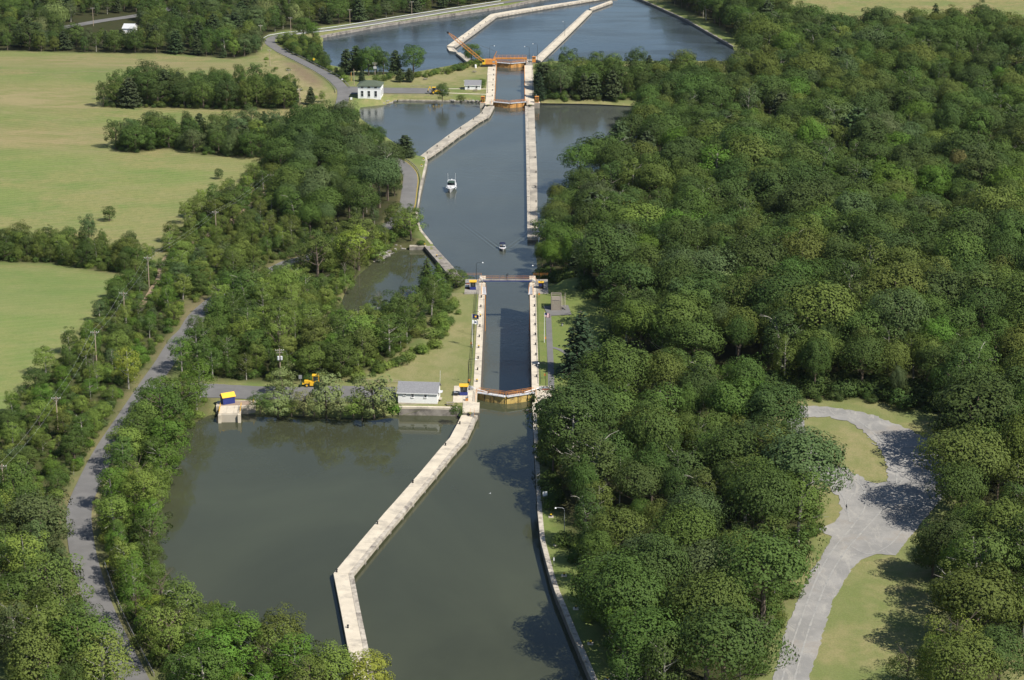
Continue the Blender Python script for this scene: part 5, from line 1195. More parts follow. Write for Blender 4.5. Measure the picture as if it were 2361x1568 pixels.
# ================================================================== buildings
def window(o, x, y, z, w_, h, d=.06, sill=True, mull=True, frame='white', face=-1, name='window'):
    """window set in the wall plane facing -y"""
    wn = MB().box((x, y + face * .02, z), (w_, .08, h)).build(name, M['glass'], o)
    fr = MB()
    for s in (-1, 1): fr.box((x + s * (w_ / 2 + .04), y + face * .05, z), (.09, .12, h + .17)); fr.box((x, y + face * .05, z + s * (h / 2 + .04)), (w_, .115, .09))
    if mull: fr.box((x, y + face * .055, z), (w_, .10, .06))
    fr.build('frame', M[frame], wn)
    if sill: MB().box((x, y + face * .09, z - h / 2 - .11), (w_ + .25, .2, .07)).build('sill', M[frame], wn)
    return wn
def gable_house(name, a, b, depth, wall_h, rise, roof, label, wins, over=.35, base=.25, right_gable=True):
    A, B = Vector(a), Vector(b); d = B - A; L = d.length; rz = math.atan2(d.y, d.x)
    o = empty(name, (A.x, A.y, A.z), rz); tag(o, label, 'house')
    MB().box((L / 2, depth / 2, base / 2 - .3), (L + .1, depth + .1, base + .6)).build('foundation', M['concrete'], o)
    w_ = MB(); w_.box((L / 2, depth / 2, base + (wall_h - base) / 2), (L, depth, wall_h - base))
    for x in (0.0, L):
        q = [(x, 0, wall_h), (x, depth, wall_h), (x, depth / 2, wall_h + rise)]; t = .14 * (1 if x == 0 else -1)
        w_.add([*q, *[(p[0] + t, p[1], p[2]) for p in q]], [(0, 1, 2), (5, 4, 3), (0, 3, 4, 1), (1, 4, 5, 2), (2, 5, 3, 0)])
    w_.build('wall', M['white'], o)
    # siding boards
    sl = rise / (depth / 2); rf = empty('x') if False else None
    roof_o = MB()
    for s in (0, 1):
        y0, y1 = (-over, depth / 2) if s == 0 else (depth + over, depth / 2); z0, z1 = wall_h - over * sl, wall_h + rise
        t = .12; roof_o.add([(-over, y0, z0), (L + over, y0, z0), (L + over, y1, z1), (-over, y1, z1), (-over, y0, z0 + t), (L + over, y0, z0 + t), (L + over, y1, z1 + t), (-over, y1, z1 + t)],
                            [(3, 2, 1, 0), (4, 5, 6, 7), (0, 1, 5, 4), (1, 2, 6, 5), (2, 3, 7, 6), (3, 0, 4, 7)] if s == 0 else [(0, 1, 2, 3), (7, 6, 5, 4), (4, 5, 1, 0), (5, 6, 2, 1), (6, 7, 3, 2), (7, 4, 0, 3)])
    ro = roof_o.build('roof', M[roof], o)
    MB().box((L / 2, -over - .03, wall_h - over * sl + .02), (L + 2 * over, .05, .2)).build('fascia', M['white'], ro)
    n = 9
    for k in range(n):   # courses of shingles
        t = (k + .5) / n; y = -over + (depth / 2 + over) * t; z = wall_h - over * sl + (rise + over * sl) * t
        MB().box((L / 2, y, z + .135), (L + 2 * over, (depth / 2 + over) / n * 1.02, .02), M=Matrix.Rotation(math.atan(sl) , 3, 'X')).build('shingle_course', M[roof], ro)
    for (x, z, ww, hh) in wins: window(o, x, 0, z, ww, hh)
    return o
h4 = gable_house('lock_house', P(918, 930, 0), P(1008, 932.8, 0), 6.4, 3.15, 1.85, 'roofgrey', 'white clapboard lock house with grey roof beside the near lock', [(1.75, 2.55, .65, .32), (3.85, 2.3, .62, .85), (7.25, 2.3, .62, .85)])
MB().box((10.6, 3.2, .55), (1.1, 1.8, .1)).build('porch_step', M['concrete'], h4); MB().box((10.75, 3.2, 2.5), (1.2, 1.9, .09)).build('porch_roof', M['lightgrey'], h4); MB().tube([(10.3, 6.0, 3.1), (10.45, 6.0, 7.4)], .035, 5).build('antenna', M['white'], h4)
MB().lathe((-.35, 2.0, 3.6), [(.02, 0), (.32, .1), (.36, .14), (.02, .2)], 10).build('lamp', M['white'], h4)
h3 = gable_house('lock_house', P(1072, 207.4, LV2), P(1107.7, 207.9, LV2), 5.6, 2.45, 1.75, 'roofgrey', 'small white cottage with grey roof beside the far lock', [(1.75, 1.45, .85, 1.3), (5.5, 1.45, .85, 1.3)])
MB().lathe((-.5, 1.2, 4.0), [(.02, 0), (.28, .1), (.28, .14), (.02, .2)], 8).build('lamp', M['white'], h3)
# pump house
A, B = P(825.5, 227, LV2), P(877.5, 227.8, LV2); L = (B - A).length; D = 9.6; HH = 6.0
ph = empty('pump_house', A, math.atan2((B - A).y, (B - A).x)); tag(ph, 'tall white pump house with green hipped roof beside the hill road', 'building')
MB().box((L / 2, D / 2, HH / 2 - .2), (L, D, HH + .4)).build('wall', M['white'], ph)
MB().box((L / 2, D / 2, 4.55), (L + .16, D + .16, .14)).build('string_course', M['lightgrey'], ph)
ov = .55; e = [(-ov, -ov), (L + ov, -ov), (L + ov, D + ov), (-ov, D + ov)]; rd = [(L / 2 - 1.6, D / 2), (L / 2 + 1.6, D / 2)]; ez = HH; rz_ = HH + 1.75
rf = MB().add([(*q, ez) for q in e] + [(*q, rz_) for q in rd] + [(*q, ez - .18) for q in e], [(0, 1, 5, 4), (1, 2, 5), (2, 3, 4, 5), (3, 0, 4), (0, 6, 7, 1), (1, 7, 8, 2), (2, 8, 9, 3), (3, 9, 6, 0), (9, 8, 7, 6)]).build('roof', M['roofgreen'], ph)
for x in (L * .19, L * .49, L * .79):
    window(ph, x, 0, 2.3, 1.1, 2.6, frame='lightgrey'); window(ph, x, 0, 5.2, 1.15, .62, frame='lightgrey', sill=False, mull=False)
for y in (2.4, 6.8):
    for s in (0, L): wn = MB().box((s, y, 2.3), (.08, 1.1, 2.6)).build('window', M['glass'], ph)
# far house
gable_house('far_house', HG(283, 77), HG(307, 77.5), 9, 3.0, 1.8, 'lightgrey', 'white house with pale roof half hidden among the far left trees', [(3.2, 1.7, .9, .9), (6.4, 1.7, .9, .9)])
gable_house('far_house', HG(661, 12), HG(680, 11), 8, 3.0, 1.8, 'roofgrey', 'pale house roof at the top edge above the far road bend', [(3, 1.7, .9, .9)])
# water intake with blue shed
def intake():
    a, b = P(503, 956, 0), P(555, 955, 0); L = (b - a).length; o = empty('intake_structure', a, math.atan2((b - a).y, (b - a).x)); tag(o, 'concrete water intake deck standing in the pool', 'intake')
    MB().box((L / 2, .35, -2.6), (L - 1.5, .5, 5)).build('front_wall', M['slab_far'], o)
    for x in (.38, L - .38): MB().box((x, .1, -2.6), (.76, 1.3, 5.15)).build('pier', M['slab'], o)
    for k in range(3): MB().box((L * (k + .5) / 3, 3.6, -.1), (L / 3 - .04, 5.6, .24)).build('deck_slab', M['slab'], o)
    MB().box((L / 2 + 1.2, 8.6, -2.6), (L + 4.4, 4.4, 5.25)).build('back_block', M['slab'], o)
    MB().box((L / 2 + 1.0, 8.6, .05), (L + 2.2, 3.4, .06)).build('plank_floor', M['tan'], o)
    for x, y0, y1 in ((.2, .6, 6), (L - .2, .6, 6), (L + 2.8, 7, 10.2)):
        r = MB(); pipe_rail(r, [(x, y0, .05), (x, y1, .05)], post=1.8); r.build('railing', M['ygold'], o)
    s = empty('gate_shed', o.matrix_basis @ Vector((1.9, 8.9, .09)), o.rotation_euler[2] + R_(24)); tag(s, 'blue shed with golden gable roof on the water intake', 'shed')
    n = 8
    for k in range(n):
        MB().box((-1.65 + 3.3 * (k + .5) / n, -1.05, .95), (3.3 / n - .02, .06, 1.9)).build('wall_board', M['blue'], s)
    MB().box((0, 0, .95), (3.28, 2.05, 1.9)).build('wall', M['blue'], s)
    g = MB()
    for x in (-1.64, 1.56): g.add([(x, -1.05, 1.9), (x, 1.05, 1.9), (x, 0, 2.75), (x + .08, -1.05, 1.9), (x + .08, 1.05, 1.9), (x + .08, 0, 2.75)], [(0, 2, 1), (3, 4, 5), (0, 3, 5, 2), (1, 2, 5, 4)])
    g.build('gable', M['blue'], s)
    for sg in (-1, 1): MB().box((0, sg * .62, 2.36), (3.7, 1.6, .09), M=Matrix.Rotation(-sg * math.atan(.85 / 1.05), 3, 'X')).build('roof_panel', M['ygold'], s)
intake()
# lookout platform
def lookout():
    p = P(1271, 716, 0); o = empty('lookout_platform', (p.x, p.y, .06), LK4.rz); tag(o, 'grey wooden lookout platform with stairs beside the near lock', 'platform')
    W_, D_, H_ = 2.9, 5.0, 2.9
    for k in range(9): MB().box((W_ / 2, D_ * (k + .5) / 9, H_), (W_, D_ / 9 - .03, .07)).build('deck_plank', M['wood'], o)
    for k in range(8): MB().box((W_ * (k + .5) / 8, .06, H_ / 2), (W_ / 8 - .015, .06, H_ - .1)).build('cladding_board', M['wood'], o)
    for x in (.08, W_ - .08):
        for y in (.08, D_ / 2, D_ - .08): MB().box((x, y, (H_ + 1.15) / 2), (.2, .2, H_ + 1.15)).build('post', M['wood'], o)
    for z in (.45, .8, 1.12):
        MB().box((W_ / 2, D_ - .08, H_ + z), (W_, .1, .15)).build('rail', M['wood'], o); MB().box((.08, D_ / 2, H_ + z), (.1, D_, .15)).build('rail', M['wood'], o); MB().box((W_ / 2, .08, H_ + z), (W_, .1, .15)).build('rail', M['wood'], o)
    for k in range(10): MB().box((W_ + .75, D_ - .3 - k * .42, H_ - .12 - k * .225), (1.1, .38, .06)).build('stair_tread', M['wood'], o)
    for x in (W_ + .18, W_ + 1.32):
        MB().bar((x, D_, H_), (x, .1, .05), .08, .26).build('stringer', M['wood'], o); MB().bar((x, D_, H_ + 1.0), (x, .1, 1.05), .1, .15).build('stair_rail', M['wood'], o)
        for t in (0, .5, 1): MB().box((x, D_ - t * (D_ - .15), H_ * (1 - t) + .55), (.1, .1, 1.2)).build('baluster', M['wood'], o)
    sheet('platform_pad', [xy(P(*q, 0)) for q in ((1252, 706), (1310, 704), (1318, 726), (1264, 729))], 'asphalt', .10, 'grey paved pad under the lookout platform')
lookout()
# operator cabins
def cabin(loc, rz, w_, d, h, label, body='white', roof='ygold', glass=True):
    o = empty('operator_cabin', loc, rz); tag(o, label, 'cabin')
    MB().box((0, 0, .45), (w_, d, .9)).build('lower_wall', M[body if body != 'white' else 'blue'], o)
    for x in (-w_ / 2 + .06, w_ / 2 - .06):
        for y in (-d / 2 + .06, d / 2 - .06): MB().box((x, y, (h + .9) / 2), (.12, .12, h - .9)).build('corner_post', M['lightgrey'], o)
    for k in range(2):
        MB().box((-w_ / 4 + k * w_ / 2, -d / 2 + .03, (h + .9) / 2), (w_ / 2 - .12, .04, h - 1.0)).build('pane', M['glass'], o); MB().box((-w_ / 4 + k * w_ / 2, d / 2 - .03, (h + .9) / 2), (w_ / 2 - .12, .04, h - 1.0)).build('pane', M['glass'], o)
    for s in (-1, 1): MB().box((s * (w_ / 2 - .03), 0, (h + .9) / 2), (.04, d - .24, h - 1.0)).build('pane', M['glass'], o)
    MB().box((0, 0, h + .08), (w_ + .35, d + .35, .18)).build('roof', M[roof], o); MB().box((w_ / 2 + .03, .1, 1.0), (.05, .8, 1.95)).build('door', M['white'], o)
    MB().box((w_ / 2 + .06, .1, 1.45), (.03, .5, .7)).build('door_pane', M['glass'], o)
    return o
cabin(LK4(-2.5, -11.2, .12), LK4.rz, 2.1, 2.0, 2.45, 'glazed operator cabin with golden roof at the closed near gate')
cabin(LK4(L4L - 3, -10.6, .12), LK4.rz, 1.9, 1.9, 2.45, 'glazed operator cabin with golden roof left of the footbridge')
o = empty('control_cabinet', LK4(L4L - 2, 10.4, .12), LK4.rz); tag(o, 'dark control cabinet with golden hood right of the footbridge', 'cabinet')
MB().box((0, 0, .95), (1.5, 1.3, 1.9)).build('box', M['black'], o); MB().box((0, 0, 2.0), (1.75, 1.6, .2)).build('hood', M['ygold'], o); MB().box((-.2, -.67, 1.2), (.9, .04, .8)).build('panel', M['navy'], o)
for u, r, w_, d, h, m, lab in ((-3.0, -13.3, .9, 1.4, .8, 'black', 'black machinery box left of the near gate cabin'), (1.8, -10.4, 2.4, 1.3, .5, 'steel', 'grey machinery cover behind the near gate cabin'),
        (L4L - 2.2, -12.4, 1.3, 1.6, .7, 'black', 'black machinery box left of the footbridge cabin'), (L4L + 3, -11.5, 2.6, 1.2, .45, 'brick', 'reddish machinery cover beyond the footbridge cabin'),
        (1.5, 10.4, 2.2, 1.2, .5, 'brick', 'reddish machinery cover right of the closed near gate'), (-7.5, -10.3, .7, .7, .8, 'orange', 'orange box in front of the near gate cabin')):
    o = empty('machinery_box', LK4(u, r, .12), LK4.rz); tag(o, lab, 'machinery'); MB().box((0, 0, h / 2), (w_, d, h)).build('housing', M[m], o); MB().box((0, 0, h + .03), (w_ + .1, d + .1, .06)).build('lid', M['steel'], o)
    MB().cyl((w_ * .3, 0, h + .06), .15, .22, 8).build('gear', M['black'], o)
# numbered kiosks at the far lock
def text_mesh(t, size, mat):
    cu = bpy.data.curves.new('digits', 'FONT'); cu.body = t; cu.size = size; cu.extrude = .02; cu.align_x = 'CENTER'; cu.align_y = 'CENTER'
    ob = bpy.data.objects.new('digits', cu); COL.objects.link(ob); bpy.context.view_layer.update()
    me = bpy.data.meshes.new_from_object(ob.evaluated_get(bpy.context.evaluated_depsgraph_get())); bpy.data.objects.remove(ob); me.materials.clear(); me.materials.append(M[mat]); return me
D3 = text_mesh('3', 1.25, 'yellow')
def kiosk(u, r, label, num=True):
    o = empty('gate_kiosk', LK3(u, r, .15), LK3.rz); tag(o, label, 'kiosk')
    MB().box((0, 0, .85), (1.75, 1.7, 1.7)).build('lower_wall', M['orange'], o)
    MB().box((0, 0, 2.15), (1.6, 1.55, .9)).build('window_band', M['glass'], o)
    for x in (-.78, .78):
        for y in (-.75, .75): MB().box((x, y, 2.15), (.14, .14, .9)).build('corner_post', M['orange'], o)
    MB().box((0, 0, 1.78), (1.8, 1.75, .18)).build('window_ledge', M['orange'], o); MB().box((0, 0, 2.7), (1.9, 1.85, .24)).build('roof', M['orange'], o); MB().tube([(-.3, .3, 2.8), (-.3, .3, 3.7)], .05, 5).build('vent_pipe', M['lightgrey'], o)
    if num:
        pn = MB().box((0, -.88, .9), (1.35, .06, 1.35)).build('number_panel', M['black'], o); d = link('number', D3, pn); d.location = (0, -.93, .9); d.rotation_euler = (R_(90), 0, 0)
for s, w_ in ((-1, 'left'), (1, 'right')):
    kiosk(-2.8, s * 12.4, f'orange kiosk with black 3 panel {w_} of the far lock upper gate')
    q = empty('kiosk_pier', LK3(-2.8, s * 12.4, 0), LK3.rz); tag(q, f'concrete pier carrying the {w_} numbered kiosk', 'pier')
    MB().box((0, 0, -2.2), (2.6, 2.8, 4.5)).build('pier_body', M['slab_far'], q); MB().box((0, 0, .07), (2.8, 3.0, .14)).build('cap', M['slab'], q)
kiosk(L3L - 1, 11.8, 'orange kiosk at the far right corner of the far lock', False)
# crane
def crane():
    p = LK3(L3L - 12, -11.5, .15); o = empty('crane', p, 0); tag(o, 'orange lattice boom crane on the left wall of the far lock', 'crane')
    for y in (-1.5, 1.5):
        MB().box((0, y, .45), (5.2, .8, .9)).build('crawler_track', M['tyre'], o)
    MB().box((0, 0, 1.0), (3.6, 2.6, .3)).build('turntable', M['black'], o)
    MB().box((1.6, 0, 2.3), (5.0, 2.9, 2.3)).build('house', M['orange'], o); MB().box((3.2, -1.47, 2.4), (1.2, .04, .8)).build('louvre', M['steel'], o)
    MB().box((-1.7, -1.2, 2.4), (1.5, 1.3, 2.5)).build('cab', M['yellow'], o); MB().box((-1.9, -1.87, 2.9), (.95, .04, 1.1)).build('cab_window', M['glass'], o); MB().box((-2.46, -1.2, 2.9), (.04, 1.0, 1.1)).build('cab_window', M['glass'], o)
    MB().box((4.4, 0, 1.7), (.8, 3.1, 1.3)).build('counterweight', M['orange'], o)
    for y in (-.9, .9): MB().bar((2.8, y, 3.4), (4.6, y * .3, 7.2), .22).build('gantry_leg', M['orange'], o)
    MB().bar((4.6, -.3, 7.2), (4.6, .3, 7.2), .3).build('gantry_head', M['orange'], o)
    tip = Vector((-19.5, 0, 16.8)); ft = Vector((-1.2, 0, 1.6)); ax = (tip - ft); Lb = ax.length; ax.normalize(); nv = Vector((-ax.z, 0, ax.x)) * -1; n = 14; b = MB()
    ch = []
    for k in range(n + 1):
        t = k / n; w2 = .62 * min(1, min(t * 4 + .25, (1 - t) * 4 + .25)); c = ft + ax * Lb * t; ch.append([c + nv * w2 * a + Vector((0, w2 * q, 0)) for a, q in ((-1, -1), (-1, 1), (1, 1), (1, -1))])
    for k in range(n):
        for j in range(4):
            b.bar(ch[k][j], ch[k + 1][j], .14); b.bar(ch[k][j], ch[k + 1][(j + 1) % 4], .07)
    b.build('boom', M['orange'], o)
    MB().tube([tip + Vector((0, -.3, 0)), tip + Vector((0, .3, 0))], .55, 12).build('sheave', M['black'], o)
    for y in (-.25, .25): MB().tube([Vector((4.6, y, 7.2)), tip], .03, 4).build('pendant_line', M['black'], o)
    MB().tube([tip, Vector((-19.9, 0, 9.5))], .03, 4).build('hoist_line', M['black'], o)
crane()
for q, lab in (((1096.5, 157.5), 'white storage tank beside the crane'),):
    p = P(*q, LV2); o = empty('storage_tank', (p.x, p.y, hz(p.x, p.y))); tag(o, lab, 'tank'); MB().lathe((0, 0, .1), [(.45, 0), (.5, .2), (.5, 1.5), (.3, 1.75), (.05, 1.8)], 12).build('shell', M['white'], o); MB().cyl((0, 0, 1.85), .1, .15, 8).build('valve', M['steel'], o)
# ================================================================== vehicles
def wheel(o, x, y, r, w_, rim='ygold'):
    t = MB(); t.tube([(x, y - w_ / 2, r), (x, y - w_ / 2 * .8, r), (x, y + w_ / 2 * .8, r), (x, y + w_ / 2, r)], [r * .82, r, r, r * .82], 18); q = t.build('wheel', M['tyre'], o)
    MB().tube([(x, y - w_ / 2 - .02, r), (x, y + w_ / 2 + .02, r)], r * .52, 14).build('rim', M[rim], q)
def tractor():
    p = P(721.5, 890.5, .1); o = empty('tractor', p, 0); tag(o, 'orange tractor parked at the back of the asphalt yard', 'tractor')
    wheel(o, 1.35, -.85, .78, .5); wheel(o, 1.35, .85, .78, .5); wheel(o, -1.55, -.8, .5, .35); wheel(o, -1.55, .8, .5, .35)
    MB().box((-1.2, 0, 1.25), (2.1, .95, .85)).build('bonnet', M['ygold'], o); MB().box((-2.28, 0, 1.2), (.06, .8, .7)).build('grille', M['black'], o); MB().box((-2.55, 0, .8), (.5, 1.1, .3)).build('bumper', M['ygold'], o)
    MB().box((-.3, -.65, .95), (.9, .35, 1.1)).build('tank', M['ygold'], o); MB().box((.8, 0, 1.2), (1.7, 1.2, .7)).build('rear_body', M['ygold'], o)
    for x in (.1, 1.6):
        for y in (-.65, .65): MB().box((x, y, 2.3), (.1, .1, 1.7)).build('cab_post', M['ygold'], o)
    for y in (-.66, .66): MB().box((.85, y, 2.25), (1.35, .03, 1.3)).build('cab_window', M['glass'], o)
    MB().box((.06, 0, 2.25), (.03, 1.2, 1.3)).build('windscreen', M['glass'], o); MB().box((.85, 0, 3.15), (1.95, 1.6, .18)).build('cab_roof', M['ygold'], o); MB().tube([(-1, .25, 1.6), (-1, .25, 2.7)], .06, 6).build('exhaust', M['black'], o)
    MB().box((-3.2, 0, .55), (.3, 2.4, .5)).build('front_broom', M['dgreen'], o); MB().bar((-2.6, 0, .75), (-3.2, 0, .6), .14).build('broom_arm', M['black'], o); MB().box((1.3, -.95, 1.7), (1.2, .3, .08)).build('fender', M['ygold'], o)
tractor()
def backhoe():
    p = P(1004, 216, LV2 + .16); o = empty('backhoe_loader', p, 0); tag(o, 'yellow backhoe loader parked by the far lock yard', 'backhoe')
    wheel(o, -.9, -.95, .8, .5, 'yellow'); wheel(o, -.9, .95, .8, .5, 'yellow'); wheel(o, 1.5, -.85, .55, .4, 'yellow'); wheel(o, 1.5, .85, .55, .4, 'yellow')
    MB().box((1.0, 0, 1.25), (2.2, 1.1, .8)).build('bonnet', M['yellow'], o); MB().box((-.7, 0, 1.2), (1.8, 1.4, .6)).build('body', M['yellow'], o)
    for x in (-1.4, .05):
        for y in (-.7, .7): MB().box((x, y, 2.2), (.1, .1, 1.5)).build('cab_post', M['black'], o)
    for y in (-.7, .7): MB().box((-.68, y, 2.2), (1.3, .03, 1.2)).build('cab_window', M['glass'], o)
    MB().box((-.68, 0, 3.0), (1.8, 1.7, .2)).build('cab_roof', M['yellow'], o)
    MB().bar((-1.7, 0, 1.0), (-2.6, 0, 3.4), .32).build('boom', M['yellow'], o); MB().bar((-2.6, 0, 3.4), (-3.5, 0, 1.5), .26).build('dipper', M['yellow'], o); MB().box((-3.5, 0, 1.1), (.6, .7, .7)).build('rear_bucket', M['black'], o)
    MB().bar((.8, -.75, 1.5), (2.8, -.75, .7), .16).build('loader_arm', M['yellow'], o); MB().bar((.8, .75, 1.5), (2.8, .75, .7), .16).build('loader_arm', M['yellow'], o); MB().prism([(2.7, -1.1), (3.4, -1.1), (3.4, 1.1), (2.7, 1.1)], .15, .85).build('front_bucket', M['yellow'], o)
    for y in (-.9, .9): MB().bar((-1.7, y, .9), (-2.0, y * 1.5, .05), .15).build('stabiliser', M['black'], o)
backhoe()
# ================================================================== boats
def hull_mesh(L, Bm, H, draft, sheer=.3):
    """bow towards -y; lofted hull with deck"""
    mb = MB(); st = []; n = 12; m = 7
    for i in range(n + 1):
        t = i / n; y = -L / 2 + L * t; b = Bm / 2 * min(1, (1 - (1 - min(t / .55, 1)) ** 2.2)) * (1 - .10 * max(0, t - .6) / .4); b = max(b, .03); zt = H + sheer * (1 - t) ** 2
        row = []
        for k in range(m):
            s = k / (m - 1); row.append((b * (s ** .45 if s > 0 else 0) * (.55 + .45 * s), y + (1 - s) * .16 * L * (1 - t) ** 3, -draft * (1 - .4 * (1 - t) ** 3) + (zt + draft) * s))
        st.append(row)
    vs = []; fs = []
    for row in st: vs += [(-x, y, z) for x, y, z in row[::-1]] + [(x, y, z) for x, y, z in row[1:]]
    w_ = 2 * m - 1
    for i in range(n):
        for k in range(w_ - 1): fs.append((i * w_ + k, (i + 1) * w_ + k, (i + 1) * w_ + k + 1, i * w_ + k + 1))
    fs.append(tuple(range(n * w_, n * w_ + w_))); mb.add(vs, fs)
    return mb, st
def deck_of(st, z, i0, i1, inset=.06):
    mb = MB(); L_ = [(-max(r[-1][0] - inset, .02), r[-1][1], r[-1][2] + z) for r in st[i0:i1 + 1]]; R__ = [(max(r[-1][0] - inset, .02), r[-1][1], r[-1][2] + z) for r in st[i0:i1 + 1]]
    n = len(L_); C = [(0, a[1], a[2] + .10) for a in L_]
    mb.add(L_ + C + R__, [(i, i + n, i + 1 + n, i + 1) for i in range(n - 1)] + [(i + n, i + 2 * n, i + 1 + 2 * n, i + 1 + n) for i in range(n - 1)]); return mb
def person_mesh(top, legs, seated=False):
    """one continuous body grown on a skeleton"""
    h = 1.75; me = bpy.data.meshes.new('body')
    if not seated: J = {'pel': (0, 0, .95), 'che': (0, 0, 1.32), 'nec': (0, -.01, 1.5), 'hea': (0, -.02, 1.68), 'shl': (.19, 0, 1.44), 'ell': (.27, .02, 1.16), 'hal': (.26, -.10, .92), 'shr': (-.19, 0, 1.44), 'elr': (-.27, .02, 1.16), 'har': (-.26, -.10, .92),
             'hil': (.10, 0, .92), 'knl': (.11, -.03, .5), 'anl': (.11, .02, .08), 'tol': (.12, -.16, .04), 'hir': (-.10, 0, .92), 'knr': (-.11, -.03, .5), 'anr': (-.11, .02, .08), 'tor': (-.12, -.16, .04)}
    else: J = {'pel': (0, 0, .50), 'che': (0, .02, .88), 'nec': (0, .01, 1.06), 'hea': (0, -.01, 1.24), 'shl': (.19, 0, 1.0), 'ell': (.26, -.08, .74), 'hal': (.18, -.32, .78), 'shr': (-.19, 0, 1.0), 'elr': (-.26, -.08, .74), 'har': (-.18, -.32, .78),
             'hil': (.10, -.02, .48), 'knl': (.13, -.42, .50), 'anl': (.13, -.45, .08), 'tol': (.13, -.62, .05), 'hir': (-.10, -.02, .48), 'knr': (-.13, -.42, .50), 'anr': (-.13, -.45, .08), 'tor': (-.13, -.62, .05)}
    Rr = {'pel': .15, 'che': .16, 'nec': .06, 'hea': .105, 'shl': .075, 'ell': .05, 'hal': .04, 'shr': .075, 'elr': .05, 'har': .04, 'hil': .095, 'knl': .065, 'anl': .045, 'tol': .045, 'hir': .095, 'knr': .065, 'anr': .045, 'tor': .045}
    k = list(J); E_ = [('pel', 'che'), ('che', 'nec'), ('nec', 'hea'), ('che', 'shl'), ('shl', 'ell'), ('ell', 'hal'), ('che', 'shr'), ('shr', 'elr'), ('elr', 'har'), ('pel', 'hil'), ('hil', 'knl'), ('knl', 'anl'), ('anl', 'tol'), ('pel', 'hir'), ('hir', 'knr'), ('knr', 'anr'), ('anr', 'tor')]
    me.from_pydata([J[q] for q in k], [(k.index(a), k.index(b)) for a, b in E_], [])
    ob = bpy.data.objects.new('t', me); COL.objects.link(ob); md = ob.modifiers.new('skin', 'SKIN')
    for i, q in enumerate(k): me.skin_vertices[0].data[i].radius = (Rr[q], Rr[q] * .85); me.skin_vertices[0].data[i].use_root = (q == 'pel')
    ob.modifiers.new('sub', 'SUBSURF').levels = 1; bpy.context.view_layer.update()
    out = bpy.data.meshes.new_from_object(ob.evaluated_get(bpy.context.evaluated_depsgraph_get())); bpy.data.objects.remove(ob); out.materials.clear()
    for m in (M[top], M[legs], M['skin'], M['bark']): out.materials.append(m)
    zs = (1.52, .93, .95) if not seated else (1.08, .5, .6)
    for p in out.polygons:
        c = p.center; p.use_smooth = True
        p.material_index = (3 if (c.z > zs[0] + .17 or (c.z > zs[0] + .1 and c.y > .0)) else 2) if c.z > zs[0] else (2 if abs(c.x) > .2 and c.z < zs[0] - .33 and c.z > .7 * zs[2] else (0 if c.z > zs[1] else 1))
    return out
def person(loc, rz, top, legs, label, seated=False):
    o = link('person', person_mesh(top, legs, seated), None, loc, rz); tag(o, label, 'person'); return o
def cruiser():
    p = P(1039, 447, W2); L, B = 11.0, 3.9; o = empty('motor_cruiser', (p.x, p.y + L / 2, W2), R_(-4)); tag(o, 'white cabin cruiser with radar arch in the middle pool', 'boat')
    mb, st = hull_mesh(L, B, 1.35, .5, .45); mb.build('hull', M['gelcoat'], o, smooth=True)
    deck_of(st, -.02, 0, 12).build('deck', M['gelcoat'], o, smooth=True)
    MB().prism([(-.55, -4.1), (.55, -4.1), (1.35, -1.0), (1.45, 1.0), (-1.45, 1.0), (-1.35, -1.0)], 1.35, 1.95).build('fore_cabin', M['gelcoat'], o)
    for k, (x0, x1, y0, y1) in enumerate(((-1.5, -.5, .75, .4), (-.48, .48, .4, .4), (.5, 1.5, .4, .75))):
        MB().add([(x0, y0, 1.95), (x1, y1, 1.95), (x1 * .9, y1 + .7, 2.75), (x0 * .9, y0 + .7, 2.75)], [(0, 1, 2, 3), (3, 2, 1, 0)]).build('windscreen_pane', M['glass'], o)
    for s in (-1, 1):
        MB().box((s * 1.62, 2.6, 1.75), (.12, 4.2, .7)).build('side_coaming', M['gelcoat'], o); MB().bar((s * 1.5, 2.2, 1.9), (s * 1.35, 3.0, 3.4), .2, .5).build('arch_leg', M['gelcoat'], o); MB().tube([(s * 1.4, 2.9, 3.4), (s * 1.5, 3.1, 6.2)], .03, 5).build('aerial', M['white'], o)
        MB().lathe((s * 1.95, -1.2, .75), [(.05, 0), (.13, .1), (.13, .5), (.05, .6)], 8).build('fender', M['white'], o); MB().lathe((s * 2.0, 1.5, .7), [(.05, 0), (.13, .1), (.13, .5), (.05, .6)], 8).build('fender', M['white'], o)
        rl = MB(); pts = [(s * .15, -5.2, 1.78), (s * 1.0, -3.9, 1.72), (s * 1.55, -2.2, 1.6), (s * 1.75, -.4, 1.5)]; rl.tube([(a, b, c + .55) for a, b, c in pts], .03, 5)
        for q in pts: rl.tube([q, (q[0], q[1], q[2] + .55)], .022, 4)
        rl.build('bow_rail', M['steel'], o)
    MB().box((0, 3.0, 3.45), (2.9, .6, .16)).build('arch_top', M['gelcoat'], o); MB().lathe((0, 3.0, 3.55), [(.12, 0), (.3, .05), (.3, .25), (.05, .32)], 12).build('radar_dome', M['white'], o)
    MB().box((0, 1.6, 3.05), (2.6, 2.6, .07)).build('bimini', M['dgreen'], o); MB().box((0, 2.7, 1.0), (3.0, 4.0, .1)).build('cockpit_floor', M['lightgrey'], o)
    for x in (-.7, .7): MB().box((x, 1.9, 1.5), (.6, .6, .9)).build('seat', M['white'], o)
    MB().box((0, -2.4, 1.98), (.55, .55, .06)).build('hatch', M['glass'], o)
    q = o.matrix_basis @ Vector((-.7, 1.75, 1.35)); person(q, R_(0), 'black', 'navy', 'person in dark clothes at the cruiser helm', True)
cruiser()
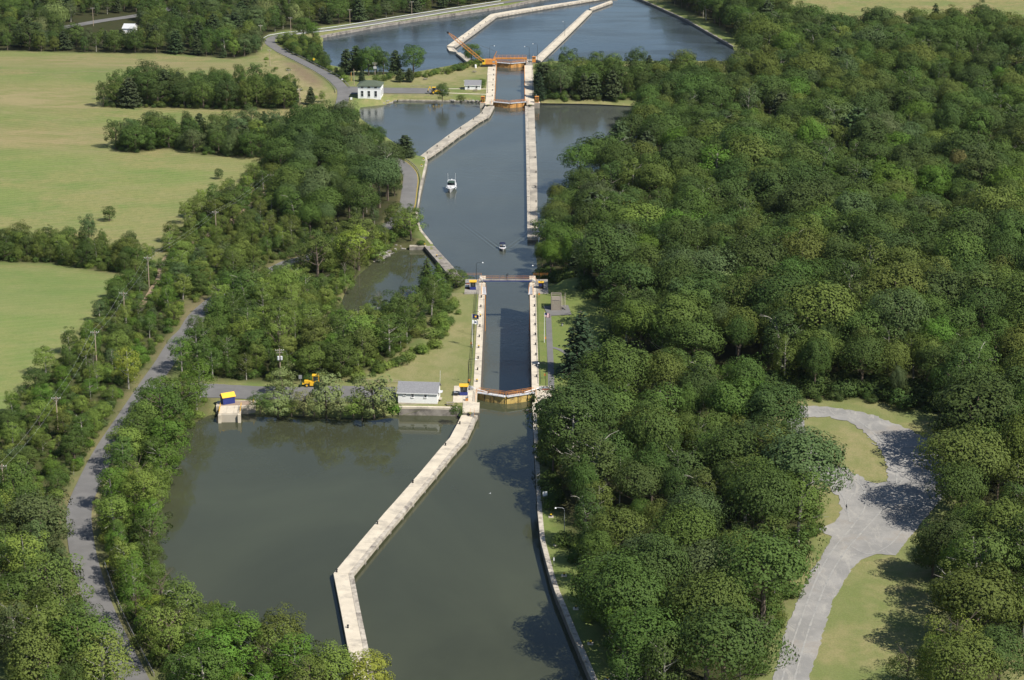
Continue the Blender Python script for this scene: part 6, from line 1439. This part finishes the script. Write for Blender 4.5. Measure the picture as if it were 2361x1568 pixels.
def runabout():
    L, B = 6.2, 2.35; o = empty('runabout', (BOAT.x, BOAT.y + L / 2, W2), R_(3)); tag(o, 'small white runabout with blue canopy trailing a wake', 'boat')
    mb, st = hull_mesh(L, B, .72, .3, .22); mb.build('hull', M['gelcoat'], o, smooth=True); deck_of(st, -.01, 0, 6).build('fore_deck', M['gelcoat'], o, smooth=True)
    MB().box((0, 1.5, .35), (1.9, 3.0, .06)).build('cockpit_floor', M['lightgrey'], o)
    for s in (-1, 1): MB().box((s * 1.06, 1.4, .72), (.16, 3.2, .14)).build('gunwale', M['gelcoat'], o)
    MB().add([(-.95, .2, .8), (0, -.35, .85), (.95, .2, .8), (-.85, .55, 1.3), (0, .05, 1.35), (.85, .55, 1.3)], [(0, 1, 4, 3), (1, 2, 5, 4), (3, 4, 1, 0), (4, 5, 2, 1)]).build('windscreen', M['glass'], o)
    t = MB(); n = 6
    for k in range(n):
        a0, a1 = math.pi * k / n, math.pi * (k + 1) / n; f = lambda a: (-1.05 * math.cos(a), 1.75 + .25 * math.sin(a)); (x0, z0), (x1, z1) = f(a0), f(a1)
        t.add([(x0, .7, z0), (x1, .7, z1), (x1, 2.5, z1), (x0, 2.5, z0)], [(0, 1, 2, 3), (3, 2, 1, 0)])
    t.build('canopy', M['navy'], o)
    for s in (-1, 1):
        for y in (.8, 2.4): MB().tube([(s * 1.02, y, .75), (s * 1.02, y, 1.78)], .025, 5).build('canopy_pole', M['steel'], o)
        MB().box((s * .5, .9, .6), (.5, .5, .5)).build('seat', M['white'], o)
    MB().box((0, 2.8, .6), (1.9, .5, .5)).build('rear_bench', M['white'], o); MB().box((0, -2.2, 1.02), (.6, .25, .03)).build('bow_stripe', M['red'], o)
    q = o.matrix_basis @ Vector((-.5, 1.0, .38)); person(q, 0, 'tan', 'navy', 'person in tan shirt steering the runabout', True)
runabout()
person(LK4(L4L + 5.2, -8.3, .12), R_(200), 'white', 'navy', 'person in white shirt at the left end of the footbridge')
# gull
p = P(1130, 1138, 1.2); o = empty('gull', p, R_(60)); tag(o, 'white gull flying over the foreground water', 'bird')
MB().lathe((0, 0, 0), [(.01, -.2), (.05, -.1), (.06, 0), (.04, .12), (.01, .2)], 8).build('body', M['white'], o).rotation_euler = (R_(90), 0, 0)
for s in (-1, 1): MB().add([(0, -.08, .02), (0, .08, .02), (s * .3, .06, .14), (s * .3, -.06, .15), (s * .6, .1, .05)], [(0, 1, 2, 3), (3, 2, 4), (3, 2, 1, 0), (4, 2, 3)]).build('wing', M['lightgrey'], o)
# ================================================================== poles, lamps, flags
def facing(p, q): return math.atan2(q.y - p.y, q.x - p.x)
def lamp(loc, rz, label, h=7.4, arm=1.9, mat='black'):
    o = empty('street_lamp', loc, rz); tag(o, label, 'lamp')
    MB().tube([(0, 0, 0), (0, 0, h * .5), (0, 0, h - .6)], [.09, .075, .06], 8).build('pole', M[mat], o); MB().cyl((0, 0, 0), .16, .35, 8).build('base', M[mat], o)
    MB().tube([(0, 0, h - .62), (.12, 0, h - .25), (.5, 0, h - .03), (arm, 0, h + .05)], .05, 6).build('arm', M[mat], o)
    hd = MB().lathe((arm + .1, 0, h - .26), [(.05, 0), (.2, .06), (.24, .16), (.12, .3), (.05, .36)], 10).build('lamp_head', M['white'], o)
LP = [((1098.3, 655), 0, 0, 0, 'tall dark lamp at the left end of the footbridge'), ((1243, 662), 0, 180, 0, 'tall dark lamp at the right end of the footbridge'), ((1090, 772), 0, 0, 0, 'dark lamp on the left lawn edge near the two flags'),
      ((1080, 885), 0, 0, 0, 'dark lamp behind the cabin of the closed near gate'), ((1258.5, 894), 0, 180, 0, 'dark lamp at the right of the closed near gate'), ((1301, 1238), 0, 180, 0, 'grey lamp on the right bank lawn under the trees')]
for (px, py), z, a, _, lab in LP: lamp(P(px, py, z + .05), R_(a), lab, mat='steel' if 'grey' in lab else 'black', h=7.0)
for u, r, a, lab in ((L3L - 2, -10.4, 0, 'dark lamp beside the crane at the far lock'), (L3L - 4, 9.4, 180, 'left of two dark lamps at the far right end of the far lock'), (L3L + 4, 13.6, 180, 'right of two dark lamps at the far right end of the far lock'),
                     (20, -10.6, 0, 'dark lamp on the left wall of the far lock'), (14, 10.6, 180, 'dark lamp on the right wall of the far lock'), (55, 10.6, 180, 'dark lamp halfway along the right wall of the far lock')):
    lamp(LK3(u, r, .1), R_(a), lab, 8.5, 2.2)
for q, lab in (((1302, 82), 'lone dark lamp halfway along the right basin wall'), ((1359, 22), 'lone dark lamp at the far tip of the right basin wall')): lamp(P(*q, FB + .02), R_(180), lab, 8, .9)
def flagpole(loc, h, flags, label):
    o = empty('flagpole', loc); tag(o, label, 'flagpole'); MB().tube([(0, 0, 0), (0, 0, h)], [.08, .045], 8).build('pole', M['white'], o); MB().lathe((0, 0, h), [(.02, 0), (.09, .08), (.02, .16)], 8).build('finial', M['ygold'], o)
    return o
def flag(loc, w_, h, kind, label):
    o = empty('flag', loc); tag(o, label, 'flag'); nx, ny = 14, 13; mb = MB()
    f = lambda i, j: (w_ * i / nx * .93, .22 * math.sin(i * .8) * i / nx, -h * j / ny - .35 * (i / nx) ** 1.3)
    for i in range(nx):
        for j in range(ny):
            if kind == 'us': mb.mat(2 if (i < 6 and j < 7) else (0 if j % 2 == 0 else 1))
            elif kind == 'blue': mb.mat(3 if ((i - 6.5) ** 2 / 5 + (j - 6) ** 2 / 8 < 1) else 2)
            else: mb.mat(2 if ((i - 6.5) ** 2 / 4 + (j - 6) ** 2 / 10 < 1) else 1)
            mb.add([f(i, j), f(i + 1, j), f(i + 1, j + 1), f(i, j + 1)], [(0, 1, 2, 3)])
    mb.build('cloth', [M['red'], M['white'], M['navy'], M['ygold']], o)
fp = P(1089, 801, .02); flagpole(fp, 10.0, None, 'white flagpole on the left lawn edge carrying two flags')
flag(fp + Vector((.08, 0, 9.9)), 1.9, 1.25, 'blue', 'blue state flag, upper of the two on the left pole'); flag(fp + Vector((.08, 0, 8.2)), 1.7, 1.15, 'white', 'white flag, lower of the two on the left pole')
fp = P(1255, 790, .02); flagpole(fp, 9.0, None, 'white flagpole on the lookout lawn'); flag(fp + Vector((.08, 0, 8.9)), 1.7, 1.2, 'us', 'red, white and blue striped flag on the lookout lawn')
fp = P(1090.5, 806, .02)
def life_post(loc, label):
    o = empty('life_ring_post', loc); tag(o, label, 'life ring'); MB().tube([(0, 0, 0), (0, 0, 1.4)], .05, 6).build('post', M['black'], o); MB().box((0, -.1, 1.15), (.5, .14, .62)).build('ring_case', M['orange'], o)
life_post(P(1087, 800, .02), 'orange life ring case by the left flagpole'); life_post(P(1257, 788, .02), 'orange life ring case by the lookout flagpole'); life_post(P(1256, 873, .02), 'orange life ring case on the right lawn edge near the gate'); life_post(P(1297.5, 1252, .02), 'orange life ring post under the trees on the right bank')
life_post(LK4(L4L - 12, 9.7, .05), 'orange life ring case at the right footbridge apron'); life_post(LK4(6, -9.9, .05), 'orange life ring case at the near end of the green railing')
# utility poles
def utility_pole(loc, h, label, arm=True, trafo=False, rz=0.0, lean=0.0):
    o = empty('utility_pole', loc, rz); o.rotation_euler = (0, lean, rz); tag(o, label, 'utility pole')
    MB().tube([(0, 0, -.5), (0, 0, h)], [.17, .11], 8).build('pole', M['polewood'], o)
    if arm:
        ca = MB().box((0, -.14, h - .55), (2.3, .11, .13)).build('crossarm', M['wood'], o)
        for x in (-1.05, -.45, .45, 1.05): MB().lathe((x, -.14, h - .48), [(.03, 0), (.08, .08), (.08, .16), (.02, .24)], 6).build('insulator', M['white'], ca)
        MB().bar((-.8, -.12, h - .6), (0, -.12, h - 1.3), .05).build('brace', M['steel'], o); MB().bar((.8, -.12, h - .6), (0, -.12, h - 1.3), .05).build('brace', M['steel'], o)
    if trafo:
        for x in (-.42, .42): MB().lathe((x, -.3, h - 3.2), [(.26, 0), (.3, .08), (.3, 1.0), (.2, 1.1), (.05, 1.12)], 10).build('transformer', M['lightgrey'], o)
        MB().box((0, -.14, h - 1.2), (2.0, .11, .13)).build('crossarm', M['wood'], o)
    return o
UP = [((80.5, 1502), (82, 1590), 'utility pole at the bottom left corner'), ((5.5, 1068), (10, 1150), 'utility pole cut by the left edge'), ((132.5, 913), (134, 992), 'utility pole in the scrub left of the road'),
      ((219, 762), (223, 842), 'utility pole beside a bare tree in the scrub'), ((287, 673), (288.5, 745), 'utility pole at the corner of the lower meadow'), ((343, 592), (344, 662), 'tallest utility pole right of the hedgerow'),
      ((497.5, 487), (499, 548), 'utility pole in the upper scrub'), ((625, 402), (626, 455), 'utility pole at the top of the dirt track'), ((753, 286), (752, 358), 'brown utility pole in the dark grove'), ((735.7, 327), (735, 380), 'short utility pole left of the brown one'),
      ((864, 145), (865, 188), 'utility pole with transformers behind the pump house'), ((816.5, 160), (816.5, 195), 'thin pole left of the pump house roof'), ((691.5, 205), (692, 256), 'utility pole on the dry slope below the hill road'),
      ((667, 160), (667, 196), 'utility pole by the dirt bank of the hill road'), ((622, 115), (622.7, 153), 'utility pole at the outer side of the road bend'), ((604, 45), (602.7, 116), 'tall pole at the edge of the far left wood'),
      ((670.7, 41), (670.7, 76), 'utility pole behind the road bend'), ((807, 22.5), (807, 57), 'first utility pole on the embankment road'), ((949.5, 4), (949.5, 35), 'second utility pole on the embankment road'), ((217, 19), (215.5, 60), 'utility pole beside the far highway'),
      ((646.5, 803), (647, 880), 'utility pole with transformers behind the silvery willows')]
UPO = []
for (tx, ty), (bx, by), lab in UP:
    b = HG(bx, by) if by < 1568 else P(bx, by, 0); zc = proj(b)[2]; h = (by - ty) * zc / FOC / .955; h = min(max(h, 7.5), 14)
    UPO.append((b, h)); utility_pole(b, h, lab, trafo='transformers' in lab, rz=R_(rnd.uniform(-12, 12)), arm='thin' not in lab)
b = HG(810, 186); o = empty('pole_stump', b); tag(o, 'short orange-brown pole stub left of the pump house', 'pole'); MB().tube([(0, 0, 0), (0, 0, 4.2)], [.16, .14], 8).build('stub', M['orangeg'], o); MB().cyl((0, 0, 4.2), .17, .1, 8).build('cap', M['steel'], o)
def wires(i, j, label, n=2):
    (a, ha), (b, hb) = UPO[i], UPO[j]; o = empty('power_line', a); tag(o, label, 'power line')
    for k in range(n):
        s = (-.9, .9)[k]; p = Vector((s, 0, ha - .3)); q = b - a + Vector((s, 0, hb - .3)); pts = [p.lerp(q, t / 10) - Vector((0, 0, 1.1 * math.sin(math.pi * t / 10))) for t in range(11)]
        MB().tube(pts, .009, 4).build('wire', M['lightgrey'], o)
for i, j, a in ((0, 1, 'bottom left corner'), (1, 2, 'left edge'), (2, 3, 'scrub left of the road'), (3, 4, 'bare tree'), (4, 5, 'lower meadow corner'), (5, 6, 'tallest pole'), (6, 7, 'upper scrub')): wires(i, j, f'pair of thin power wires running on from the pole at {a}')
# ================================================================== bollards, rails, signs, furniture
def bollard(loc, label, pad=False, group=None, yellow=True):
    o = empty('mooring_bollard', loc); tag(o, label, 'bollard', group)
    if pad: MB().box((0, 0, .06), (1.15, 1.0, .2), rnd.uniform(-.1, .1)).build('pad', M['slab'], o)
    MB().lathe((0, 0, .0), [(.24, 0), (.17, .12), (.15, .42), (.24, .52), (.24, .6)], 10).build('post', M['black'], o)
    if yellow: MB().lathe((0, 0, .6), [(.25, 0), (.25, .1), (.12, .18)], 10).build('cap', M['yellow'], o)
    else: MB().lathe((0, 0, .6), [(.25, 0), (.22, .06), (.1, .1)], 10).build('cap', M['black'], o)
T23 = tl(2, 3, [(360, 65), (405, 325), (480, 608), (588, 912), (722, 1235), (880, 1575)])
for k, (px, py) in enumerate(T23): bollard(P(px, py, .03), ['', 'second', 'third', 'fourth', 'fifth', 'sixth'][k] + ' yellow-capped bollard on a concrete pad along the right bank lawn' if k else 'farthest yellow-capped bollard on a pad along the right bank lawn', True)
for k, (px, py) in enumerate(tl(1, 2, [(1880, 775), (1748, 972), (1447, 1317)]) + tl(1, 3, [(1120, 130), (745, 572), (848, 1086)])): bollard(P(px, py, -.79), f"{['first', 'second', 'third', 'fourth', 'fifth', 'sixth'][k]} black bollard from the near lock along the foreground guide wall", yellow=False)
for k in range(9): bollard(LK4(8 + 10 * k, -7.9, .11), f"{['first', 'second', 'third', 'fourth', 'fifth', 'sixth', 'seventh', 'eighth', 'ninth'][k]} bollard from the closed gate on the left near-lock wall", yellow=k % 3 == 0); bollard(LK4(12 + 9.5 * k, 8.2, .11), f"{['first', 'second', 'third', 'fourth', 'fifth', 'sixth', 'seventh', 'eighth', 'ninth'][k]} bollard from the closed gate on the right near-lock wall", yellow=False)
for k in range(7): bollard(P(1236 - (k % 2) * 2, 262 + 34 * k, -11.28), f"{['first', 'second', 'third', 'fourth', 'fifth', 'sixth', 'seventh'][k]} bollard from the far lock on its right guide wall", yellow=False)
for k, (l, y) in enumerate(((1112, 262), (1092, 276), (1062, 297), (1035, 317), (1008, 338), (985, 354))): bollard(P(l, y, -11.28), f"{['first', 'second', 'third', 'fourth', 'fifth', 'sixth'][k]} bollard from the far lock on its slanting guide wall", yellow=False)
for q, lab in (((976, 367), 'yellow-capped bollard on the lawn at the guide wall corner'), ((972, 381), 'yellow-capped bollard on the lawn below the guide wall corner'), ((979, 561), 'yellow-capped bollard on the grass above the bypass wall')): p = HG(*q); bollard(p, lab, True)
bollard(P(1007, 592, -11.28), 'yellow-capped bollard on the dark bypass wall')
for k in range(6): bollard(LK3(12 + 13 * k, -8.2, .12), f"{['first', 'second', 'third', 'fourth', 'fifth', 'sixth'][k]} bollard on the left wall of the far lock", yellow=False)
for k in range(6): bollard(P(1055 + 13 * k, 98 - 9.3 * k, FB + .02), f"{['first', 'second', 'third', 'fourth', 'fifth', 'sixth'][k]} bollard on the left wall in the far basin", yellow=False)
def guardrail(name, idx, off, label, mat='rail', step=4.0, h=.75):
    pts = []
    for i in idx:
        a, b = ROAD[max(i - 1, 0)], ROAD[min(i + 1, len(ROAD) - 1)]; d = Vector((b[0] - a[0], b[1] - a[1])).normalized(); q = Vector((d.y, -d.x)); x, y = ROAD[i][0] + q.x * off, ROAD[i][1] + q.y * off; pts.append(Vector((x, y, hz(x, y))))
    o = empty(name, pts[0]); tag(o, label, 'guardrail'); p0 = pts[0]; pm = MB().box((0, 0, .38), (.16, .2, .95)).mesh('post', M['wood'])
    for k, p in enumerate(pts[:-1]):
        if k % 1 == 0: link('post', pm, o, p - p0)
        MB().bar(p - p0 + Vector((0, 0, h - .1)), pts[k + 1] - p0 + Vector((0, 0, h - .1)), .09, .32).build('rail', M[mat], o)
    return o
i0, i1 = road_index(345, 1562), road_index(213, 1290)
guardrail('guardrail', range(max(i0, 1), i1, 1), 4.0, 'grey steel guardrail along the bottom left road')
guardrail('guardrail', range(road_index(936, 486), road_index(905, 368), 1), 3.9, 'guardrail between the road curve and the middle pool')
guardrail('guardrail', range(road_index(788, 205), road_index(640, 112), 2), 3.7, 'guardrail on the basin side of the hill road')
guardrail('guardrail', range(road_index(780, 215), road_index(622, 120), 2), -3.7, 'guardrail on the meadow side of the hill road')
guardrail('guardrail', range(road_index(628, 88), road_index(1180, 5), 3), 4.2, 'long white guardrail on the water side of the embankment road', 'lightgrey')
guardrail('guardrail', range(road_index(612, 104), road_index(1180, 5), 3), -4.2, 'long white guardrail on the wood side of the embankment road', 'lightgrey')
def sign(loc, w_, h, zc, label, mat='white', legs=2, stripe=None, rz=0.0, diamond=False):
    o = empty('sign', loc, rz); tag(o, label, 'sign')
    for s in ((-1, 1) if legs == 2 else (0,)): MB().tube([(s * w_ * .42, .05, -.2), (s * w_ * .42, .05, zc)], .05, 6).build('leg', M['polewood' if legs == 2 else 'steel'], o)
    b = MB().box((0, 0, zc), (w_, .05, h), M=Matrix.Rotation(R_(45), 3, 'Y') if diamond else None).build('board', M[mat], o)
    if stripe: MB().box((0, -.035, zc - h * .43), (w_, .02, h * .1)).build('stripe', M[stripe], b)
sign(P(1256.5, 1163, 0), 1.05, 1.25, 2.6, 'white board sign on two posts beside the right canal wall', stripe='blue'); sign(P(1277, 1302, 0), .28, .7, 1.3, 'narrow white sign post on the right bank lawn', legs=1)
sign(P(693, 888, 0), .9, 1.1, 2.3, 'grey square sign at the back of the asphalt yard', mat='steel', legs=1); p = HG(724, 148); sign(p, 1.0, 1.0, 2.6, 'yellow diamond warning sign by the hill road', mat='yellow', legs=1, diamond=True)
p = HG(810, 232); sign(p, .9, 1.1, 1.0, 'small white board at the road below the pump house'); p = HG(789, 189); sign(p, .6, .6, 1.3, 'small white sign at the end of the hill road guardrail', legs=1)
def picnic(loc, rz, label):
    o = empty('picnic_table', loc, rz); tag(o, label, 'picnic table')
    for k in range(5): MB().box((0, -.32 + k * .16, .76), (1.9, .14, .05)).build('top_plank', M['wood'], o)
    for s in (-1, 1): MB().box((0, s * .75, .45), (1.9, .28, .05)).build('bench', M['wood'], o)
    for x in (-.7, .7): MB().bar((x, -.75, .42), (x, .75, .42), .08).build('cross_beam', M['wood'], o); MB().bar((x, -.3, .74), (x, -.6, 0), .09).build('leg', M['wood'], o); MB().bar((x, .3, .74), (x, .6, 0), .09).build('leg', M['wood'], o)
picnic(P(1038, 934, .05), .05, 'grey picnic table between the white lock house and the gate'); picnic(P(1096, 210, LV2 + .03), .05, 'picnic table in front of the small white cottage'); p = HG(981, 184); picnic(p, .3, 'lone picnic table on the lawn above the far basin'); p = HG(1094, 167); picnic(p, -.5, 'picnic table on the dry lawn near the crane')
def fence(pts, label, mat='wood', post=2.6, h=1.0, rails=(.9, .5)):
    return rail_thing('fence', pts, mat, label, h=h, rails=rails, post=post, r=.06, cat='fence')
fence([P(815, 882, 0), P(850, 883, 0), P(926, 884, 0)], 'grey post and rail fence behind the white lock house'); fence([P(948, 201, LV2), P(1000, 201.5, LV2), P(1030, 202, LV2)], 'dark post fence behind the far yard'); fence([P(880, 220.5, LV2), P(960, 222, LV2), P(1045, 224, LV2)], 'thin post fence between the far yard and the water', post=6)
fence([P(880, 202, LV2), P(898, 202.5, LV2)], 'short dark fence right of the pump house')
for (px, py), lab in (((1296, 752), 'small grey trash can under the trees of the lookout lawn'), ((1009, 905), 'dark flower pot at the right end of the white lock house')):
    p = P(px, py, .02); o = empty('trash_can' if 'trash' in lab else 'flower_pot', p); tag(o, lab, 'trash can' if 'trash' in lab else 'flower pot'); MB().lathe((0, 0, 0), [(.22, 0), (.28, .1), (.3, .7), (.26, .75)], 10).build('body', M['steel' if 'trash' in lab else 'brick'], o); MB().lathe((0, 0, .75), [(.3, 0), (.2, .15), (.05, .25)], 10).build('lid' if 'trash' in lab else 'flowers', M['black' if 'trash' in lab else 'red'], o)
# steps from lock wall to guide wall
o = empty('steps', LK4(-16.6, -8.7, -.7), LK4.rz); tag(o, 'grey steps with orange rails down to the foreground guide wall', 'steps')
for k in range(4): MB().box((0, -.15 - k * .3, .55 - k * .2), (1.0, .3, .08)).build('step', M['steel'], o)
for x in (-.52, .52): MB().tube([(x, 0, .8), (x, 0, 1.8), (x, -1.3, .95), (x, -1.3, -.08)], .04, 5).build('rail', M['orange'], o)
# riprap by the pond and at the far bank
def rocks(pts, n, label, seed):
    rg = np.random.default_rng(seed); L = smooth_line([xy(P(*q, W2)) for q in pts], .6); o = empty('rock_pile', (*L[0], W2)); tag(o, label, 'rocks')
    ms = []
    for i in range(4):
        bm = bmesh.new(); bmesh.ops.create_icosphere(bm, subdivisions=1, radius=.5)
        for v in bm.verts: v.co *= rg.uniform(.65, 1.2)
        me = bpy.data.meshes.new('rock'); bm.to_mesh(me); bm.free(); me.materials.append(M['rock']); ms.append(me)
    for k in range(n):
        p = L[int(rg.integers(len(L)))]; x, y = p[0] + rg.normal() * .8, p[1] + rg.normal() * .8; r = link('rock', ms[k % 4], o); z = max(hz(x, y), W2); r.location = (x - o.location.x, y - o.location.y, z - W2 + .1)
        r.scale = (rg.uniform(.6, 1.6), rg.uniform(.6, 1.6), rg.uniform(.4, 1.0)); r.rotation_euler = (0, 0, rg.uniform(0, 6))
rocks([(866, 604), (890, 590), (915, 578), (930, 573)], 55, 'heap of grey riprap stones on the head of the side pond', 5); rocks([(890, 241), (905, 236)], 14, 'dark boulders at the water right of the pump house', 6); rocks([(1040, 235.5), (1075, 236), (1100, 236.5)], 24, 'pale stones on the bank left of the far lock', 7)
# ================================================================== air
hz_m = bpy.data.materials.new('haze'); hz_m.use_nodes = True; ht = hz_m.node_tree; ht.nodes.clear()
ho = ht.nodes.new('ShaderNodeOutputMaterial'); hv = ht.nodes.new('ShaderNodeVolumePrincipled'); ht.links.new(hv.outputs[0], ho.inputs['Volume'])
hv.inputs['Color'].default_value = (.80, .88, 1.0, 1); hv.inputs['Density'].default_value = .000013; hv.inputs['Anisotropy'].default_value = .2
tag(MB().box((0, 1500, 84), (12400, 16400, 232)).build('haze', hz_m), 'thin blue summer haze over the valley', kind='stuff')
SC.cycles.volume_bounces = 0
